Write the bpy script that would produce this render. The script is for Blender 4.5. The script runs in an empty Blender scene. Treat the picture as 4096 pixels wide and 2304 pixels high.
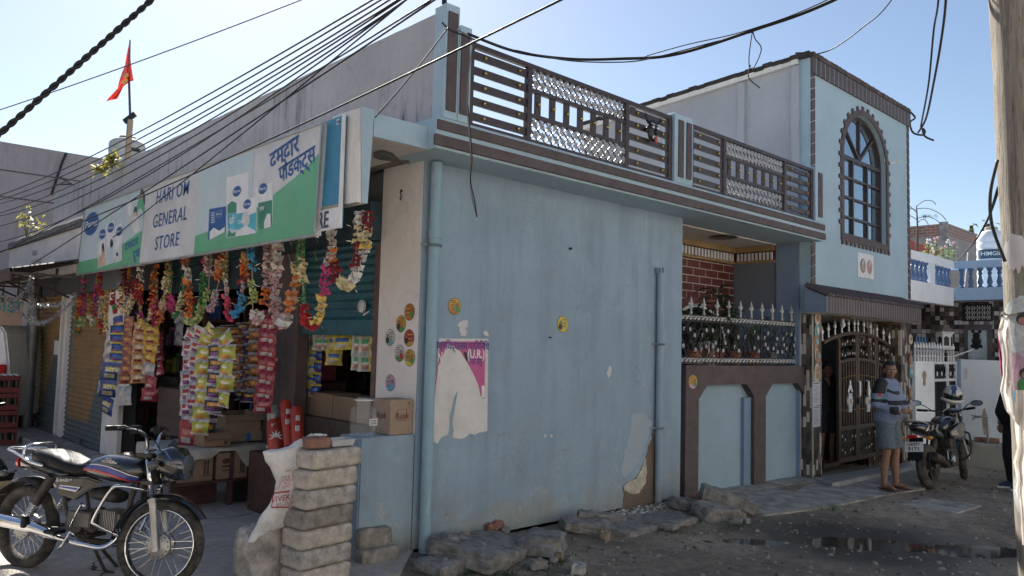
import bpy,bmesh,math,random
from mathutils import Vector,Matrix,Euler,noise
import numpy as np
R=math.radians
S=bpy.context.scene
COL=S.collection
rnd=random.Random(7)
# camera
CAMP=Vector((0,0,1.8));FOC=3110.2
_y,_p,_r=R(46.709),R(4.1256),R(1.4965)
FW=Vector((math.cos(_y)*math.cos(_p),math.sin(_y)*math.cos(_p),math.sin(_p)))
_rt=Vector((math.sin(_y),-math.cos(_y),0));_up=_rt.cross(FW)
RT=_rt*math.cos(_r)+_up*math.sin(_r);UP=-_rt*math.sin(_r)+_up*math.cos(_r)
cam=bpy.data.cameras.new('camera');co=bpy.data.objects.new('camera',cam);COL.objects.link(co)
cam.sensor_width=36;cam.lens=36*FOC/4096;cam.clip_start=0.05;cam.clip_end=2000
M=Matrix((RT,UP,-FW)).transposed().to_4x4();M.translation=CAMP
co.matrix_world=M;S.camera=co
# sky and sun
SUN_AZ,SUN_EL=R(67),R(40)
w=bpy.data.worlds.new('World');S.world=w;w.use_nodes=True
nt=w.node_tree;bg=nt.nodes['Background']
sky=nt.nodes.new('ShaderNodeTexSky');sky.sky_type='NISHITA';sky.sun_disc=False
sky.sun_elevation=SUN_EL;sky.sun_rotation=R(90)-SUN_AZ
sky.air_density=1.0;sky.dust_density=0.7;sky.ozone_density=1.0;sky.altitude=300
nt.links.new(sky.outputs[0],bg.inputs[0]);bg.inputs[1].default_value=0.06
sd=bpy.data.lights.new('sun','SUN');sd.energy=5.0;sd.angle=R(0.53);sd.color=(1,0.94,0.84)
so=bpy.data.objects.new('sun',sd);COL.objects.link(so)
sv=Vector((math.cos(SUN_AZ)*math.cos(SUN_EL),math.sin(SUN_AZ)*math.cos(SUN_EL),math.sin(SUN_EL)))
so.rotation_euler=sv.to_track_quat('Z','Y').to_euler();so.location=(0,0,20)
S.view_settings.view_transform='Standard';S.view_settings.look='None'
S.view_settings.exposure=1.25;S.view_settings.gamma=1.0
S.cycles.use_denoising=True
S.cycles.max_bounces=8;S.cycles.transparent_max_bounces=12
S.cycles.caustics_reflective=False;S.cycles.caustics_refractive=False
# pixel of the photo (4096 wide) -> point on a real plane
def ray(px,py):return FW+RT*((px-2048)/FOC)-UP*((py-1152)/FOC)
def QX(px,py,x):d=ray(px,py);return CAMP+d*((x-CAMP.x)/d.x)
def QY(px,py,y):d=ray(px,py);return CAMP+d*((y-CAMP.y)/d.y)
def QZ(px,py,z=0.0):d=ray(px,py);return CAMP+d*((z-CAMP.z)/d.z)
def QD(px,py,dep):return CAMP+ray(px,py)*dep
# materials
MATS={}
def nd(nt,typ,**kw):
 n=nt.nodes.new(typ)
 for k,v in kw.items():setattr(n,k,v)
 return n
def ramp(nt,fac,stops,interp='LINEAR'):
 r=nd(nt,'ShaderNodeValToRGB');r.color_ramp.interpolation=interp
 while len(r.color_ramp.elements)<len(stops):r.color_ramp.elements.new(0.5)
 for e,(p,c)in zip(r.color_ramp.elements,stops):
  e.position=p;e.color=c if len(c)==4 else(*c,1)
 nt.links.new(fac,r.inputs[0]);return r.outputs[0]
def noi(nt,scale,detail=4,rough=0.55,vec=None,dist=0):
 n=nd(nt,'ShaderNodeTexNoise');n.inputs['Scale'].default_value=scale
 n.inputs['Detail'].default_value=detail;n.inputs['Roughness'].default_value=rough
 n.inputs['Distortion'].default_value=dist
 if vec is not None:nt.links.new(vec,n.inputs['Vector'])
 return n.outputs['Fac']
def mixc(nt,fac,a,b,mode='MIX'):
 m=nd(nt,'ShaderNodeMix',data_type='RGBA',blend_type=mode)
 for s,v in((m.inputs[0],fac),(m.inputs[6],a),(m.inputs[7],b)):
  if hasattr(v,'links')or isinstance(v,bpy.types.NodeSocket):nt.links.new(v,s)
  else:s.default_value=v if not isinstance(v,tuple)or len(v)==4 else(*v,1)
 return m.outputs[2]
def mth(nt,op,a,b=0.0,clamp=False):
 m=nd(nt,'ShaderNodeMath',operation=op);m.use_clamp=clamp
 for s,v in((m.inputs[0],a),(m.inputs[1],b)):
  if isinstance(v,bpy.types.NodeSocket):nt.links.new(v,s)
  else:s.default_value=v
 return m.outputs[0]
def coords(nt,world=True,scale=None):
 if world:g=nd(nt,'ShaderNodeNewGeometry').outputs['Position']
 else:g=nd(nt,'ShaderNodeTexCoord').outputs['Object']
 if scale:
  mp=nd(nt,'ShaderNodeMapping');mp.inputs['Scale'].default_value=scale
  nt.links.new(g,mp.inputs['Vector']);g=mp.outputs[0]
 return g
def base(name):
 m=bpy.data.materials.new(name);m.use_nodes=True;MATS[name]=m
 return m,m.node_tree,m.node_tree.nodes['Principled BSDF']
def bump(nt,b,h,strength=0.3,dist=0.02):
 n=nd(nt,'ShaderNodeBump');n.inputs['Strength'].default_value=strength;n.inputs['Distance'].default_value=dist
 nt.links.new(h,n.inputs['Height']);nt.links.new(n.outputs[0],b.inputs['Normal'])
def mat(name,c,rough=0.6,metal=0.0,var=0.25,vs=6.0,bmp=0.0,bs=60.0,spec=None,coat=0.0,trans=0.0,world=False,dirt=None,dirtamt=0.5,sheen=0):
 """plain surface with worn colour variation; dirt = colour of uneven grime"""
 if name in MATS:return MATS[name]
 m,nt,b=base(name)
 v=coords(nt,world)
 f=noi(nt,vs,6,0.6,v)
 a=tuple(max(0,x*(1-var))for x in c);z=tuple(min(1,x*(1+var))for x in c)
 col=ramp(nt,f,[(0.3,a),(0.7,z)])
 if dirt:
  f2=noi(nt,vs*0.6+1.7,8,0.7,v,0.4)
  col=mixc(nt,ramp(nt,f2,[(0.42,(0,0,0)),(0.7,(dirtamt,)*3)]),col,dirt)
 nt.links.new(col,b.inputs['Base Color'])
 b.inputs['Roughness'].default_value=rough;b.inputs['Metallic'].default_value=metal
 rr=ramp(nt,noi(nt,vs*2.3,5,0.6,v),[(0.3,(max(0.03,rough-0.12),)*3),(0.7,(min(1,rough+0.12),)*3)])
 nt.links.new(rr,b.inputs['Roughness'])
 if spec is not None:b.inputs['Specular IOR Level'].default_value=spec
 if coat:b.inputs['Coat Weight'].default_value=coat;b.inputs['Coat Roughness'].default_value=0.08
 if trans:b.inputs['Transmission Weight'].default_value=trans
 if bmp:bump(nt,b,noi(nt,bs,5,0.6,v),bmp,0.01)
 return m
def glass(name,tint=(0.8,0.9,0.95),alpha=0.25,rough=0.05):
 m,nt,b=base(name)
 b.inputs['Base Color'].default_value=(*tint,1);b.inputs['Roughness'].default_value=rough
 b.inputs['Alpha'].default_value=alpha;b.inputs['Specular IOR Level'].default_value=0.8
 return m
 # mesh builder
class MB:
 def __init__(s):s.v=[];s.f=[];s.mi=[];s.M=Matrix();s.m=0
 def add(s,vs,fs,m=None):
  n=len(s.v);s.v+=[s.M@Vector(p)for p in vs]
  s.f+=[tuple(i+n for i in f)for f in fs];s.mi+=[s.m if m is None else m]*len(fs);return s
 def box(s,a,b,m=None):
  x0,y0,z0=(min(a[i],b[i])for i in range(3));x1,y1,z1=(max(a[i],b[i])for i in range(3))
  return s.add([(x0,y0,z0),(x1,y0,z0),(x1,y1,z0),(x0,y1,z0),(x0,y0,z1),(x1,y0,z1),(x1,y1,z1),(x0,y1,z1)],[(0,3,2,1),(4,5,6,7),(0,1,5,4),(1,2,6,5),(2,3,7,6),(3,0,4,7)],m)
 def hexa(s,bot,top,m=None):
  return s.add(list(bot)+list(top),[(0,3,2,1),(4,5,6,7),(0,1,5,4),(1,2,6,5),(2,3,7,6),(3,0,4,7)],m)
 def bar(s,a,b,w,h,m=None,up=(0,0,1)):
  a,b=Vector(a),Vector(b);d=(b-a).normalized();u=Vector(up)
  if abs(d.dot(u))>0.95:u=Vector((1,0,0))
  x=d.cross(u).normalized()*(w/2);z=x.cross(d).normalized()*(h/2)
  q=lambda c:[c-x-z,c+x-z,c+x+z,c-x+z]
  return s.add(q(a)+q(b),[(0,1,2,3),(7,6,5,4),(0,4,5,1),(1,5,6,2),(2,6,7,3),(3,7,4,0)],m)
 def tube(s,pts,r,n=8,m=None,closed=False,caps=True,flat=1.0):
  pts=[Vector(p)for p in pts];k=len(pts)
  rs=r if isinstance(r,(list,tuple))else[r]*k
  vs=[];u=None
  for i,p in enumerate(pts):
   if closed:d=pts[(i+1)%k]-pts[i-1]
   else:d=pts[min(i+1,k-1)]-pts[max(i-1,0)]
   if d.length<1e-9:d=Vector((0,0,1))
   d.normalize()
   if u is None:
    u=d.orthogonal().normalized()
   u=(u-d*u.dot(d))
   u=u.normalized()if u.length>1e-6 else d.orthogonal().normalized()
   w=d.cross(u)
   for j in range(n):
    a=2*math.pi*j/n;vs.append(p+(u*math.cos(a)+w*math.sin(a)*flat)*rs[i])
  fs=[]
  for i in range(k if closed else k-1):
   for j in range(n):
    a,b=i*n+j,i*n+(j+1)%n;c,d_=((i+1)%k)*n+(j+1)%n,((i+1)%k)*n+j
    fs.append((a,b,c,d_))
  if caps and not closed:
   fs.append(tuple(reversed(range(n))));fs.append(tuple(range((k-1)*n,k*n)))
  return s.add(vs,fs,m)
 def lathe(s,prof,c=(0,0,0),n=16,m=None,axis='Z'):
  vs=[]
  for r,h in prof:
   for j in range(n):
    a=2*math.pi*j/n;x,y=r*math.cos(a),r*math.sin(a)
    p={'Z':(x,y,h),'Y':(x,h,y),'X':(h,x,y)}[axis]
    vs.append(Vector(c)+Vector(p))
  fs=[]
  for i in range(len(prof)-1):
   for j in range(n):
    f=(i*n+j,i*n+(j+1)%n,(i+1)*n+(j+1)%n,(i+1)*n+j)
    fs.append(f if axis!='Y' else f[::-1])
  e=len(prof)-1
  fs.append(tuple(reversed(range(n))));fs.append(tuple(range(e*n,e*n+n)))
  return s.add(vs,fs,m)
 def prism(s,pts,t,o=(0,0,0),ux=(1,0,0),uy=(0,0,1),m=None):
  o,ux,uy=Vector(o),Vector(ux),Vector(uy);n=ux.cross(uy).normalized()*(t/2);k=len(pts)
  P=[o+ux*a+uy*b for a,b in pts]
  return s.add([p+n for p in P]+[p-n for p in P],[tuple(range(k)),tuple(reversed(range(k,2*k)))]+[(i,k+i,k+(i+1)%k,(i+1)%k)for i in range(k)],m)
 def quad(s,a,b,c,d,m=None):return s.add([a,b,c,d],[(0,1,2,3)],m)
 def ball(s,c,r,n=10,m=None,sc=(1,1,1)):
  c=Vector(c);k=max(4,n//2);vs=[c+Vector((0,0,-r*sc[2]))]
  for i in range(1,k):
   a=-math.pi/2+math.pi*i/k
   for j in range(n):
    b=2*math.pi*j/n
    vs.append(c+Vector((r*sc[0]*math.cos(a)*math.cos(b),r*sc[1]*math.cos(a)*math.sin(b),r*sc[2]*math.sin(a))))
  vs.append(c+Vector((0,0,r*sc[2])));fs=[]
  for j in range(n):fs.append((0,1+(j+1)%n,1+j))
  for i in range(k-2):
   for j in range(n):
    a,b=1+i*n+j,1+i*n+(j+1)%n;fs.append((a,b,b+n,a+n))
  l=len(vs)-1
  for j in range(n):fs.append((1+(k-2)*n+j,1+(k-2)*n+(j+1)%n,l))
  return s.add(vs,fs,m)
 def grid(s,fn,nu,nv,m=None,closeu=False):
  vs=[fn(i/nu,j/nv)for i in range(nu+1)for j in range(nv+1)]
  fs=[(i*(nv+1)+j,(i+1)*(nv+1)+j,(i+1)*(nv+1)+j+1,i*(nv+1)+j+1)for i in range(nu)for j in range(nv)]
  return s.add(vs,fs,m)
ROOT={}
def tagp(o,label=None,cat=None,group=None,kind=None):
 if label:o['label']=label
 if cat:o['category']=cat
 if group:o['group']=group
 if kind:o['kind']=kind
 return o
def thing(name,label,cat,loc=(0,0,0),rz=0,group=None,local=False):
 o=bpy.data.objects.new(name,None);COL.objects.link(o);o.empty_display_size=0.1
 o.location=loc;o.rotation_euler=(0,0,rz);tagp(o,label,cat,group)
 ROOT[o.name]=None if local else Vector(loc);return o
def put(name,mb,mats,parent=None,smooth=False,bevel=0,seg=1,sub=0,label=None):
 me=bpy.data.meshes.new(name)
 me.from_pydata([tuple(v)for v in mb.v],[],mb.f)
 if not isinstance(mats,(list,tuple)):mats=[mats]
 for m in mats:me.materials.append(m)
 me.polygons.foreach_set('material_index',[min(i,len(mats)-1)for i in mb.mi])
 if smooth is True:me.polygons.foreach_set('use_smooth',[True]*len(me.polygons))
 me.update()
 if smooth=='auto':
  me.polygons.foreach_set('use_smooth',[True]*len(me.polygons))
  try:me.set_sharp_from_angle(angle=R(40))
  except Exception:pass
 if bevel:
  bm=bmesh.new();bm.from_mesh(me)
  bmesh.ops.remove_doubles(bm,verts=bm.verts,dist=1e-5)
  ed=[e for e in bm.edges if len(e.link_faces)==2 and e.calc_face_angle(0)>R(35)]
  try:bmesh.ops.bevel(bm,geom=ed,offset=bevel,segments=seg,affect='EDGES',clamp_overlap=True)
  except Exception:pass
  bm.to_mesh(me);bm.free()
 o=bpy.data.objects.new(name,me);COL.objects.link(o)
 if sub:
  md=o.modifiers.new('sub','SUBSURF');md.levels=sub;md.render_levels=sub
 if parent:
  o.parent=parent
  r=ROOT.get(parent.name)
  if r is not None:o.location=-r
 if label:o['label']=label
 return o
def solo(name,label,cat,mb,mats,group=None,**kw):
 o=put(name,mb,mats,None,**kw)
 me=o.data;n=len(me.vertices);a=np.empty(n*3);me.vertices.foreach_get('co',a);a=a.reshape(-1,3)
 c=(a.min(0)+a.max(0))/2;c[2]=a[:,2].min()
 me.vertices.foreach_set('co',(a-c).ravel());me.update();o.location=c
 return tagp(o,label,cat,group)
def struct(name,mb,mats,**kw):
 o=put(name,mb,mats,None,**kw);o['kind']='structure';return o
def stone(c,sx,sy,sz,seed,n=14,box=0.0,rz=0.0,amp=0.12,frac=2.0,mb=None):
 """rounded irregular lump; box>0 squares it off"""
 mb=mb or MB();off=Vector((seed*7.3,seed*3.1,seed*1.7));k=n//2
 rot=Matrix.Rotation(rz,3,'Z')
 def pt(u,v):
  a,b=-math.pi/2+math.pi*v,2*math.pi*u
  d=Vector((math.cos(a)*math.cos(b),math.cos(a)*math.sin(b),math.sin(a)))
  if box:
   p=1-box*0.8
   d=Vector([math.copysign(abs(x)**p,x)for x in d])
   mx=max(abs(x)for x in d)
   d=d/mx*(1-0.0)if box>0.7 else d
  dd=d*(1+amp*noise.noise(d*frac+off)*2)+d*amp*0.35*noise.noise(d*7+off)
  return Vector(c)+rot@Vector((dd.x*sx/2,dd.y*sy/2,dd.z*sz/2))
 def ff(i,j):return i*(k-1)+j
 vs=[pt(0,0)]+[pt(i/n,j/k)for i in range(n)for j in range(1,k)]+[pt(0,1)]
 fs=[];L=len(vs)-1
 for i in range(n):
  i2=(i+1)%n
  fs.append((0,1+i2*(k-1),1+i*(k-1)))
  for j in range(k-2):fs.append((1+i*(k-1)+j,1+i2*(k-1)+j,1+i2*(k-1)+j+1,1+i*(k-1)+j+1))
  fs.append((1+i*(k-1)+k-2,1+i2*(k-1)+k-2,L))
 return mb.add(vs,fs)
def block(c,sx,sy,sz,seed,rz=0.0,r=0.03,amp=0.012,mb=None,n=7,tilt=(0,0),lo=1.0):
 """rough cuboid with rounded edges and a chipped surface"""
 mb=mb or MB();off=Vector((seed*5.1,seed*2.7,seed*9.1));vs=[];idx={};fs=[]
 rot=Euler((tilt[0],tilt[1],rz)).to_matrix();h=Vector((sx/2,sy/2,sz/2))
 def key(p):return(round(p[0],4),round(p[1],4),round(p[2],4))
 def vert(p):
  kq=key(p)
  if kq in idx:return idx[kq]
  q=Vector((p[0]*h.x,p[1]*h.y,p[2]*h.z));cl=Vector([max(-h[i]+r,min(h[i]-r,q[i]))for i in range(3)])
  d=q-cl
  if d.length>1e-6:q=cl+d.normalized()*r
  nn=Vector((p[0],p[1],p[2])).normalized()
  q=q+nn*(noise.noise(q*6+off)*amp*lo+noise.noise(q*22+off)*amp*0.6+noise.noise(q*60+off)*amp*0.5)
  idx[kq]=len(vs);vs.append(Vector(c)+rot@q);return idx[kq]
 def spc(i,m):return-1+2*i/m
 for ax in range(3):
  for sg in(-1,1):
   a,b=(ax+1)%3,(ax+2)%3
   for i in range(n):
    for j in range(n):
     q=[]
     for di,dj in((0,0),(1,0),(1,1),(0,1)):
      p=[0,0,0];p[ax]=sg;p[a]=spc(i+di,n);p[b]=spc(j+dj,n);q.append(vert(p))
     fs.append(tuple(q)if sg>0 else tuple(reversed(q)))
 return mb.add(vs,fs)
_tc={}
def text_mesh(body,size=1.0,bold=0.0,shear=0.0,sx=1.0,align='CENTER',spacing=1.0):
 """(verts, faces) of flat lettering, centred, in x/y"""
 key=(body,size,bold,shear,sx,align,spacing)
 if key in _tc:return _tc[key]
 c=bpy.data.curves.new('t','FONT');c.body=body;c.size=size;c.offset=bold;c.shear=shear
 c.align_x=align;c.align_y='CENTER';c.space_character=spacing;c.resolution_u=3
 o=bpy.data.objects.new('t',c);COL.objects.link(o)
 dg=bpy.context.evaluated_depsgraph_get();dg.update()
 me=bpy.data.meshes.new_from_object(o.evaluated_get(dg))
 vs=[(v.co.x*sx,v.co.y)for v in me.vertices];fs=[tuple(p.vertices)for p in me.polygons]
 bpy.data.objects.remove(o);bpy.data.curves.remove(c);bpy.data.meshes.remove(me)
 _tc[key]=(vs,fs);return _tc[key]
def text(mb,body,o,ux,uy,size,m=0,rot=0.0,**kw):
 """lettering laid on a surface: o centre, ux/uy unit axes of the surface"""
 vs,fs=text_mesh(body,1.0,**kw);o,ux,uy=Vector(o),Vector(ux),Vector(uy)
 ca,sa=math.cos(rot),math.sin(rot)
 mb.add([o+ux*((x*ca-y*sa)*size)+uy*((x*sa+y*ca)*size)for x,y in vs],fs,m)
def bez(pts,n=8):
 P=[Vector(p)for p in pts];out=[]
 for i in range(len(P)-1):
  a,b,c,d=P[max(i-1,0)],P[i],P[i+1],P[min(i+2,len(P)-1)]
  for k in range(n):
   t=k/n;out.append(0.5*((2*b)+(c-a)*t+(2*a-5*b+4*c-d)*t*t+(3*b-a-3*c+d)*t**3))
 out.append(P[-1]);return out
def disc(mb,o,ux,uy,r,n=20,m=0,ry=None):
 o,ux,uy=Vector(o),Vector(ux),Vector(uy);ry=ry or r
 mb.add([o+ux*(r*math.cos(2*math.pi*i/n))+uy*(ry*math.sin(2*math.pi*i/n))for i in range(n)],[tuple(range(n))],m)
X,Y,Z=Vector((1,0,0)),Vector((0,1,0)),Vector((0,0,1))
# materials for the place
def wall_mat(name,c,stain=(0.22,0.22,0.2),low=0.0,streak=0.0,patch=0.0,rough=0.75,grime=0.35):
 """painted plaster: uneven paint, faint trowel marks, optional rising damp, run-off streaks, pale scuffs"""
 m,nt,b=base(name);v=coords(nt)
 f=noi(nt,0.9,8,0.62,v,0.3)
 col=ramp(nt,f,[(0.3,tuple(x*0.88 for x in c)),(0.7,tuple(min(1,x*1.1)for x in c))])
 f2=noi(nt,14,6,0.7,v)
 col=mixc(nt,ramp(nt,f2,[(0.45,(0,0,0)),(0.8,(0.25,)*3)]),col,tuple(x*0.7 for x in c))
 if grime:
  g=noi(nt,2.6,9,0.75,v,0.8)
  col=mixc(nt,ramp(nt,g,[(0.52,(0,0,0)),(0.75,(grime,)*3)]),col,stain)
 if low:
  sp=nd(nt,'ShaderNodeSeparateXYZ');nt.links.new(v,sp.inputs[0])
  h=mth(nt,'MULTIPLY_ADD',noi(nt,3.0,8,0.7,v,0.5),1.5);h.node.inputs[2].default_value=-0.35
  hh=mth(nt,'SUBTRACT',h,sp.outputs['Z'])
  col=mixc(nt,ramp(nt,hh,[(0.0,(0,0,0)),(0.35,(low,)*3)]),col,(0.3,0.31,0.27))
  g=noi(nt,5.5,10,0.8,v,1.2)
  k=mth(nt,'MULTIPLY',ramp(nt,g,[(0.56,(0,0,0)),(0.6,(1,1,1))]),ramp(nt,mth(nt,'SUBTRACT',1.25,sp.outputs['Z']),[(0.1,(0,0,0)),(0.9,(0.55,)*3)]))
  col=mixc(nt,k,col,(0.42,0.47,0.46))
 if low:
  vo=nd(nt,'ShaderNodeTexVoronoi',feature='DISTANCE_TO_EDGE');vo.inputs['Scale'].default_value=0.9;nn=nd(nt,'ShaderNodeTexNoise');nn.inputs['Scale'].default_value=2.5;nn.inputs['Detail'].default_value=9;nt.links.new(v,nn.inputs['Vector']);nt.links.new(mixc(nt,1.0,v,nn.outputs['Color'],'ADD'),vo.inputs['Vector'])
  k=mth(nt,'MULTIPLY',mth(nt,'LESS_THAN',vo.outputs['Distance'],0.0022),ramp(nt,noi(nt,1.1,3,0.5,v),[(0.5,(0,0,0)),(0.6,(0.6,)*3)]));col=mixc(nt,k,col,(0.09,0.11,0.12))
  vv=coords(nt,True,(3.0,3.0,0.35));col=mixc(nt,ramp(nt,noi(nt,1.3,8,0.7,vv,0.2),[(0.47,(0,0,0)),(0.68,(0.5,)*3)]),col,tuple(x*0.6 for x in c))
  g=noi(nt,1.5,9,0.72,v,0.8);col=mixc(nt,ramp(nt,g,[(0.54,(0,0,0)),(0.74,(0.3,)*3)]),col,tuple(min(1,x*1.4)for x in c))
 if streak:
  vv=coords(nt,True,(5.0,5.0,0.55))
  g=noi(nt,1.6,8,0.75,vv,0.2)
  col=mixc(nt,mth(nt,'MULTIPLY',ramp(nt,g,[(0.5,(0,0,0)),(0.66,(streak,)*3)]),ramp(nt,noi(nt,0.55,4,0.6,v,0.5),[(0.42,(0.08,)*3),(0.6,(1,1,1))])),col,(0.035,0.035,0.035))
  g2=noi(nt,3,9,0.8,v,0.6)
  col=mixc(nt,ramp(nt,g2,[(0.55,(0,0,0)),(0.75,(streak*0.7,)*3)]),col,(0.06,0.055,0.055))
 if patch:
  g=noi(nt,7,6,0.6,v,0.5)
  col=mixc(nt,ramp(nt,g,[(0.66,(0,0,0)),(0.69,(patch,)*3)]),col,(0.6,0.58,0.53))
 nt.links.new(col,b.inputs['Base Color']);b.inputs['Roughness'].default_value=rough
 bump(nt,b,mth(nt,'ADD',noi(nt,5,8,0.7,v),mth(nt,'MULTIPLY',noi(nt,70,4,0.6,v),0.25)),0.35,0.02)
 return m
BLUE=wall_mat('blue_plaster',(0.28,0.375,0.455),low=0.85,grime=0.3)
BLUEL=wall_mat('pale_blue_plaster',(0.385,0.51,0.585),grime=0.1)
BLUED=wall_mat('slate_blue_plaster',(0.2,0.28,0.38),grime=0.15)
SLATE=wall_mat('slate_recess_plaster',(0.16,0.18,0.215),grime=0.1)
GREYW=wall_mat('stained_grey_plaster',(0.43,0.415,0.425),streak=0.85,grime=0.3)
LILAC=wall_mat('lilac_grey_plaster',(0.44,0.45,0.49),grime=0.2)
WHITEW=wall_mat('whitewashed_plaster',(0.78,0.74,0.71),grime=0.35,stain=(0.3,0.27,0.24))
CEIL=wall_mat('cream_soffit_plaster',(0.66,0.62,0.58),grime=0.3)
NWHITE=wall_mat('neighbour_white_plaster',(0.86,0.9,0.92),grime=0.15,stain=(0.33,0.31,0.27))
NBLUE=wall_mat('neighbour_blue_plaster',(0.36,0.5,0.68),grime=0.1)
FARW=wall_mat('far_mauve_plaster',(0.40,0.355,0.365),streak=0.3,grime=0.25)
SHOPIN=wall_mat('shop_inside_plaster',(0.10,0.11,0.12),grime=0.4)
BROWN=mat('brown_band_paint',(0.085,0.06,0.06),0.65,var=0.2,vs=5,bmp=0.15,world=True,dirt=(0.16,0.14,0.14),dirtamt=0.3)
BROWNM=mat('brown_metal_paint',(0.055,0.037,0.035),0.42,var=0.2,vs=9,world=True)
BRONZE=mat('bronze_gate_paint',(0.085,0.06,0.045),0.38,0.35,var=0.25,vs=12,world=True)
DARKM=mat('black_iron',(0.02,0.02,0.022),0.45,0.3,world=True)
GOLD=mat('brass_knob',(0.5,0.36,0.12),0.3,0.9,world=True)
SILVER=mat('silver_paint',(0.62,0.63,0.65),0.35,0.35,var=0.15,vs=20,world=True)
SILVD=mat('dull_silver_casting',(0.4,0.4,0.41),0.45,0.3,var=0.3,vs=30,world=True)
WHITEP=mat('white_paint',(0.72,0.72,0.72),0.5,var=0.1,vs=10,world=True)
CONC=mat('old_concrete',(0.36,0.34,0.315),0.9,var=0.35,vs=5,bmp=0.6,bs=45,world=True,dirt=(0.10,0.095,0.085),dirtamt=0.7)
CONCD=mat('dark_rough_concrete',(0.2,0.19,0.18),0.92,var=0.4,vs=9,bmp=0.9,bs=60,world=True,dirt=(0.08,0.075,0.07),dirtamt=0.7)
BRICKRED=mat('worn_brick',(0.28,0.13,0.09),0.9,var=0.4,vs=14,bmp=0.6,bs=70,dirt=(0.2,0.18,0.16),dirtamt=0.7)
def tiles_mat(name,kind):
 m,nt,b=base(name);v=coords(nt)
 sp=nd(nt,'ShaderNodeSeparateXYZ');nt.links.new(v,sp.inputs[0])
 cb=nd(nt,'ShaderNodeCombineXYZ')
 nt.links.new(mth(nt,'ADD',sp.outputs['X'],sp.outputs['Y']),cb.inputs[0]);nt.links.new(sp.outputs['Z'],cb.inputs[1])
 if kind=='brick':
  t=nd(nt,'ShaderNodeTexBrick');t.offset=0.5
  t.inputs['Scale'].default_value=1.0;t.inputs['Brick Width'].default_value=0.33;t.inputs['Row Height'].default_value=0.115
  t.inputs['Mortar Size'].default_value=0.006;t.inputs['Mortar Smooth'].default_value=0.1
  t.inputs['Color1'].default_value=(0.105,0.022,0.018,1);t.inputs['Color2'].default_value=(0.135,0.034,0.028,1)
  t.inputs['Mortar'].default_value=(0.5,0.42,0.38,1);nt.links.new(cb.outputs[0],t.inputs['Vector'])
  nt.links.new(t.outputs['Color'],b.inputs['Base Color']);b.inputs['Roughness'].default_value=0.55
  bump(nt,b,t.outputs['Fac'],-0.4,0.01)
 else:
  sx,sy={'mosaic':(0.09,0.09),'strip':(0.05,0.15)}[kind]
  mp=nd(nt,'ShaderNodeMapping');mp.inputs['Scale'].default_value=(1/sx,1/sy,1);nt.links.new(cb.outputs[0],mp.inputs[0])
  if kind=='strip':
   s2=nd(nt,'ShaderNodeSeparateXYZ');nt.links.new(mp.outputs[0],s2.inputs[0])
   fl=mth(nt,'FLOOR',s2.outputs[0]);wn=nd(nt,'ShaderNodeTexWhiteNoise',noise_dimensions='1D');nt.links.new(fl,wn.inputs['W'])
   cb2=nd(nt,'ShaderNodeCombineXYZ');nt.links.new(s2.outputs[0],cb2.inputs[0]);nt.links.new(mth(nt,'ADD',s2.outputs[1],wn.outputs['Value']),cb2.inputs[1])
   vec=cb2.outputs[0]
  else:vec=mp.outputs[0]
  fl=nd(nt,'ShaderNodeVectorMath',operation='FLOOR');nt.links.new(vec,fl.inputs[0])
  wn=nd(nt,'ShaderNodeTexWhiteNoise',noise_dimensions='2D');nt.links.new(fl.outputs[0],wn.inputs['Vector'])
  if kind=='mosaic':st=[(0.0,(0.03,0.025,0.025)),(0.28,(0.10,0.075,0.065)),(0.5,(0.17,0.15,0.15)),(0.62,(0.42,0.38,0.39)),(0.82,(0.6,0.58,0.62))]
  else:st=[(0.0,(0.035,0.028,0.022)),(0.25,(0.09,0.065,0.05)),(0.55,(0.15,0.115,0.09)),(0.75,(0.20,0.18,0.15)),(0.82,(0.55,0.5,0.44))]
  col=ramp(nt,wn.outputs['Value'],st,'CONSTANT')
  fr=nd(nt,'ShaderNodeVectorMath',operation='FRACTION');nt.links.new(vec,fr.inputs[0])
  s3=nd(nt,'ShaderNodeSeparateXYZ');nt.links.new(fr.outputs[0],s3.inputs[0])
  e=mth(nt,'MINIMUM',mth(nt,'MINIMUM',s3.outputs[0],mth(nt,'SUBTRACT',1,s3.outputs[0])),mth(nt,'MULTIPLY',mth(nt,'MINIMUM',s3.outputs[1],mth(nt,'SUBTRACT',1,s3.outputs[1])),sy/sx))
  g=mth(nt,'LESS_THAN',e,0.045)
  nt.links.new(mixc(nt,g,mixc(nt,0.3,col,noi(nt,30,4,0.6,v),'OVERLAY'),(0.05,0.045,0.04)),b.inputs['Base Color'])
  b.inputs['Roughness'].default_value=0.35
 return m
REDBRICK=tiles_mat('red_painted_brick','brick')
MOSAIC=tiles_mat('chequered_wall_tile','mosaic')
STRIP=tiles_mat('stone_strip_tile','strip')
def groove_mat(name,c,line,step,axis='X',width=0.08,rough=0.6):
 """surface crossed by narrow pale joints every `step` metres"""
 m,nt,b=base(name);v=coords(nt);sp=nd(nt,'ShaderNodeSeparateXYZ');nt.links.new(v,sp.inputs[0])
 fr=mth(nt,'FRACT',mth(nt,'DIVIDE',sp.outputs[axis],step))
 k=mth(nt,'LESS_THAN',fr,width)
 f=noi(nt,6,6,0.7,v)
 col=ramp(nt,f,[(0.3,tuple(x*0.7 for x in c)),(0.7,tuple(x*1.3 for x in c))])
 nt.links.new(mixc(nt,k,col,line),b.inputs['Base Color']);b.inputs['Roughness'].default_value=rough
 return m
BROWNT=groove_mat('brown_edge_tile',(0.085,0.06,0.06),(0.36,0.42,0.45),0.095,'X',0.09)
BROWNTR=groove_mat('brown_tower_edge_tile',(0.085,0.06,0.06),(0.3,0.36,0.4),0.15,'X',0.09)
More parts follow.
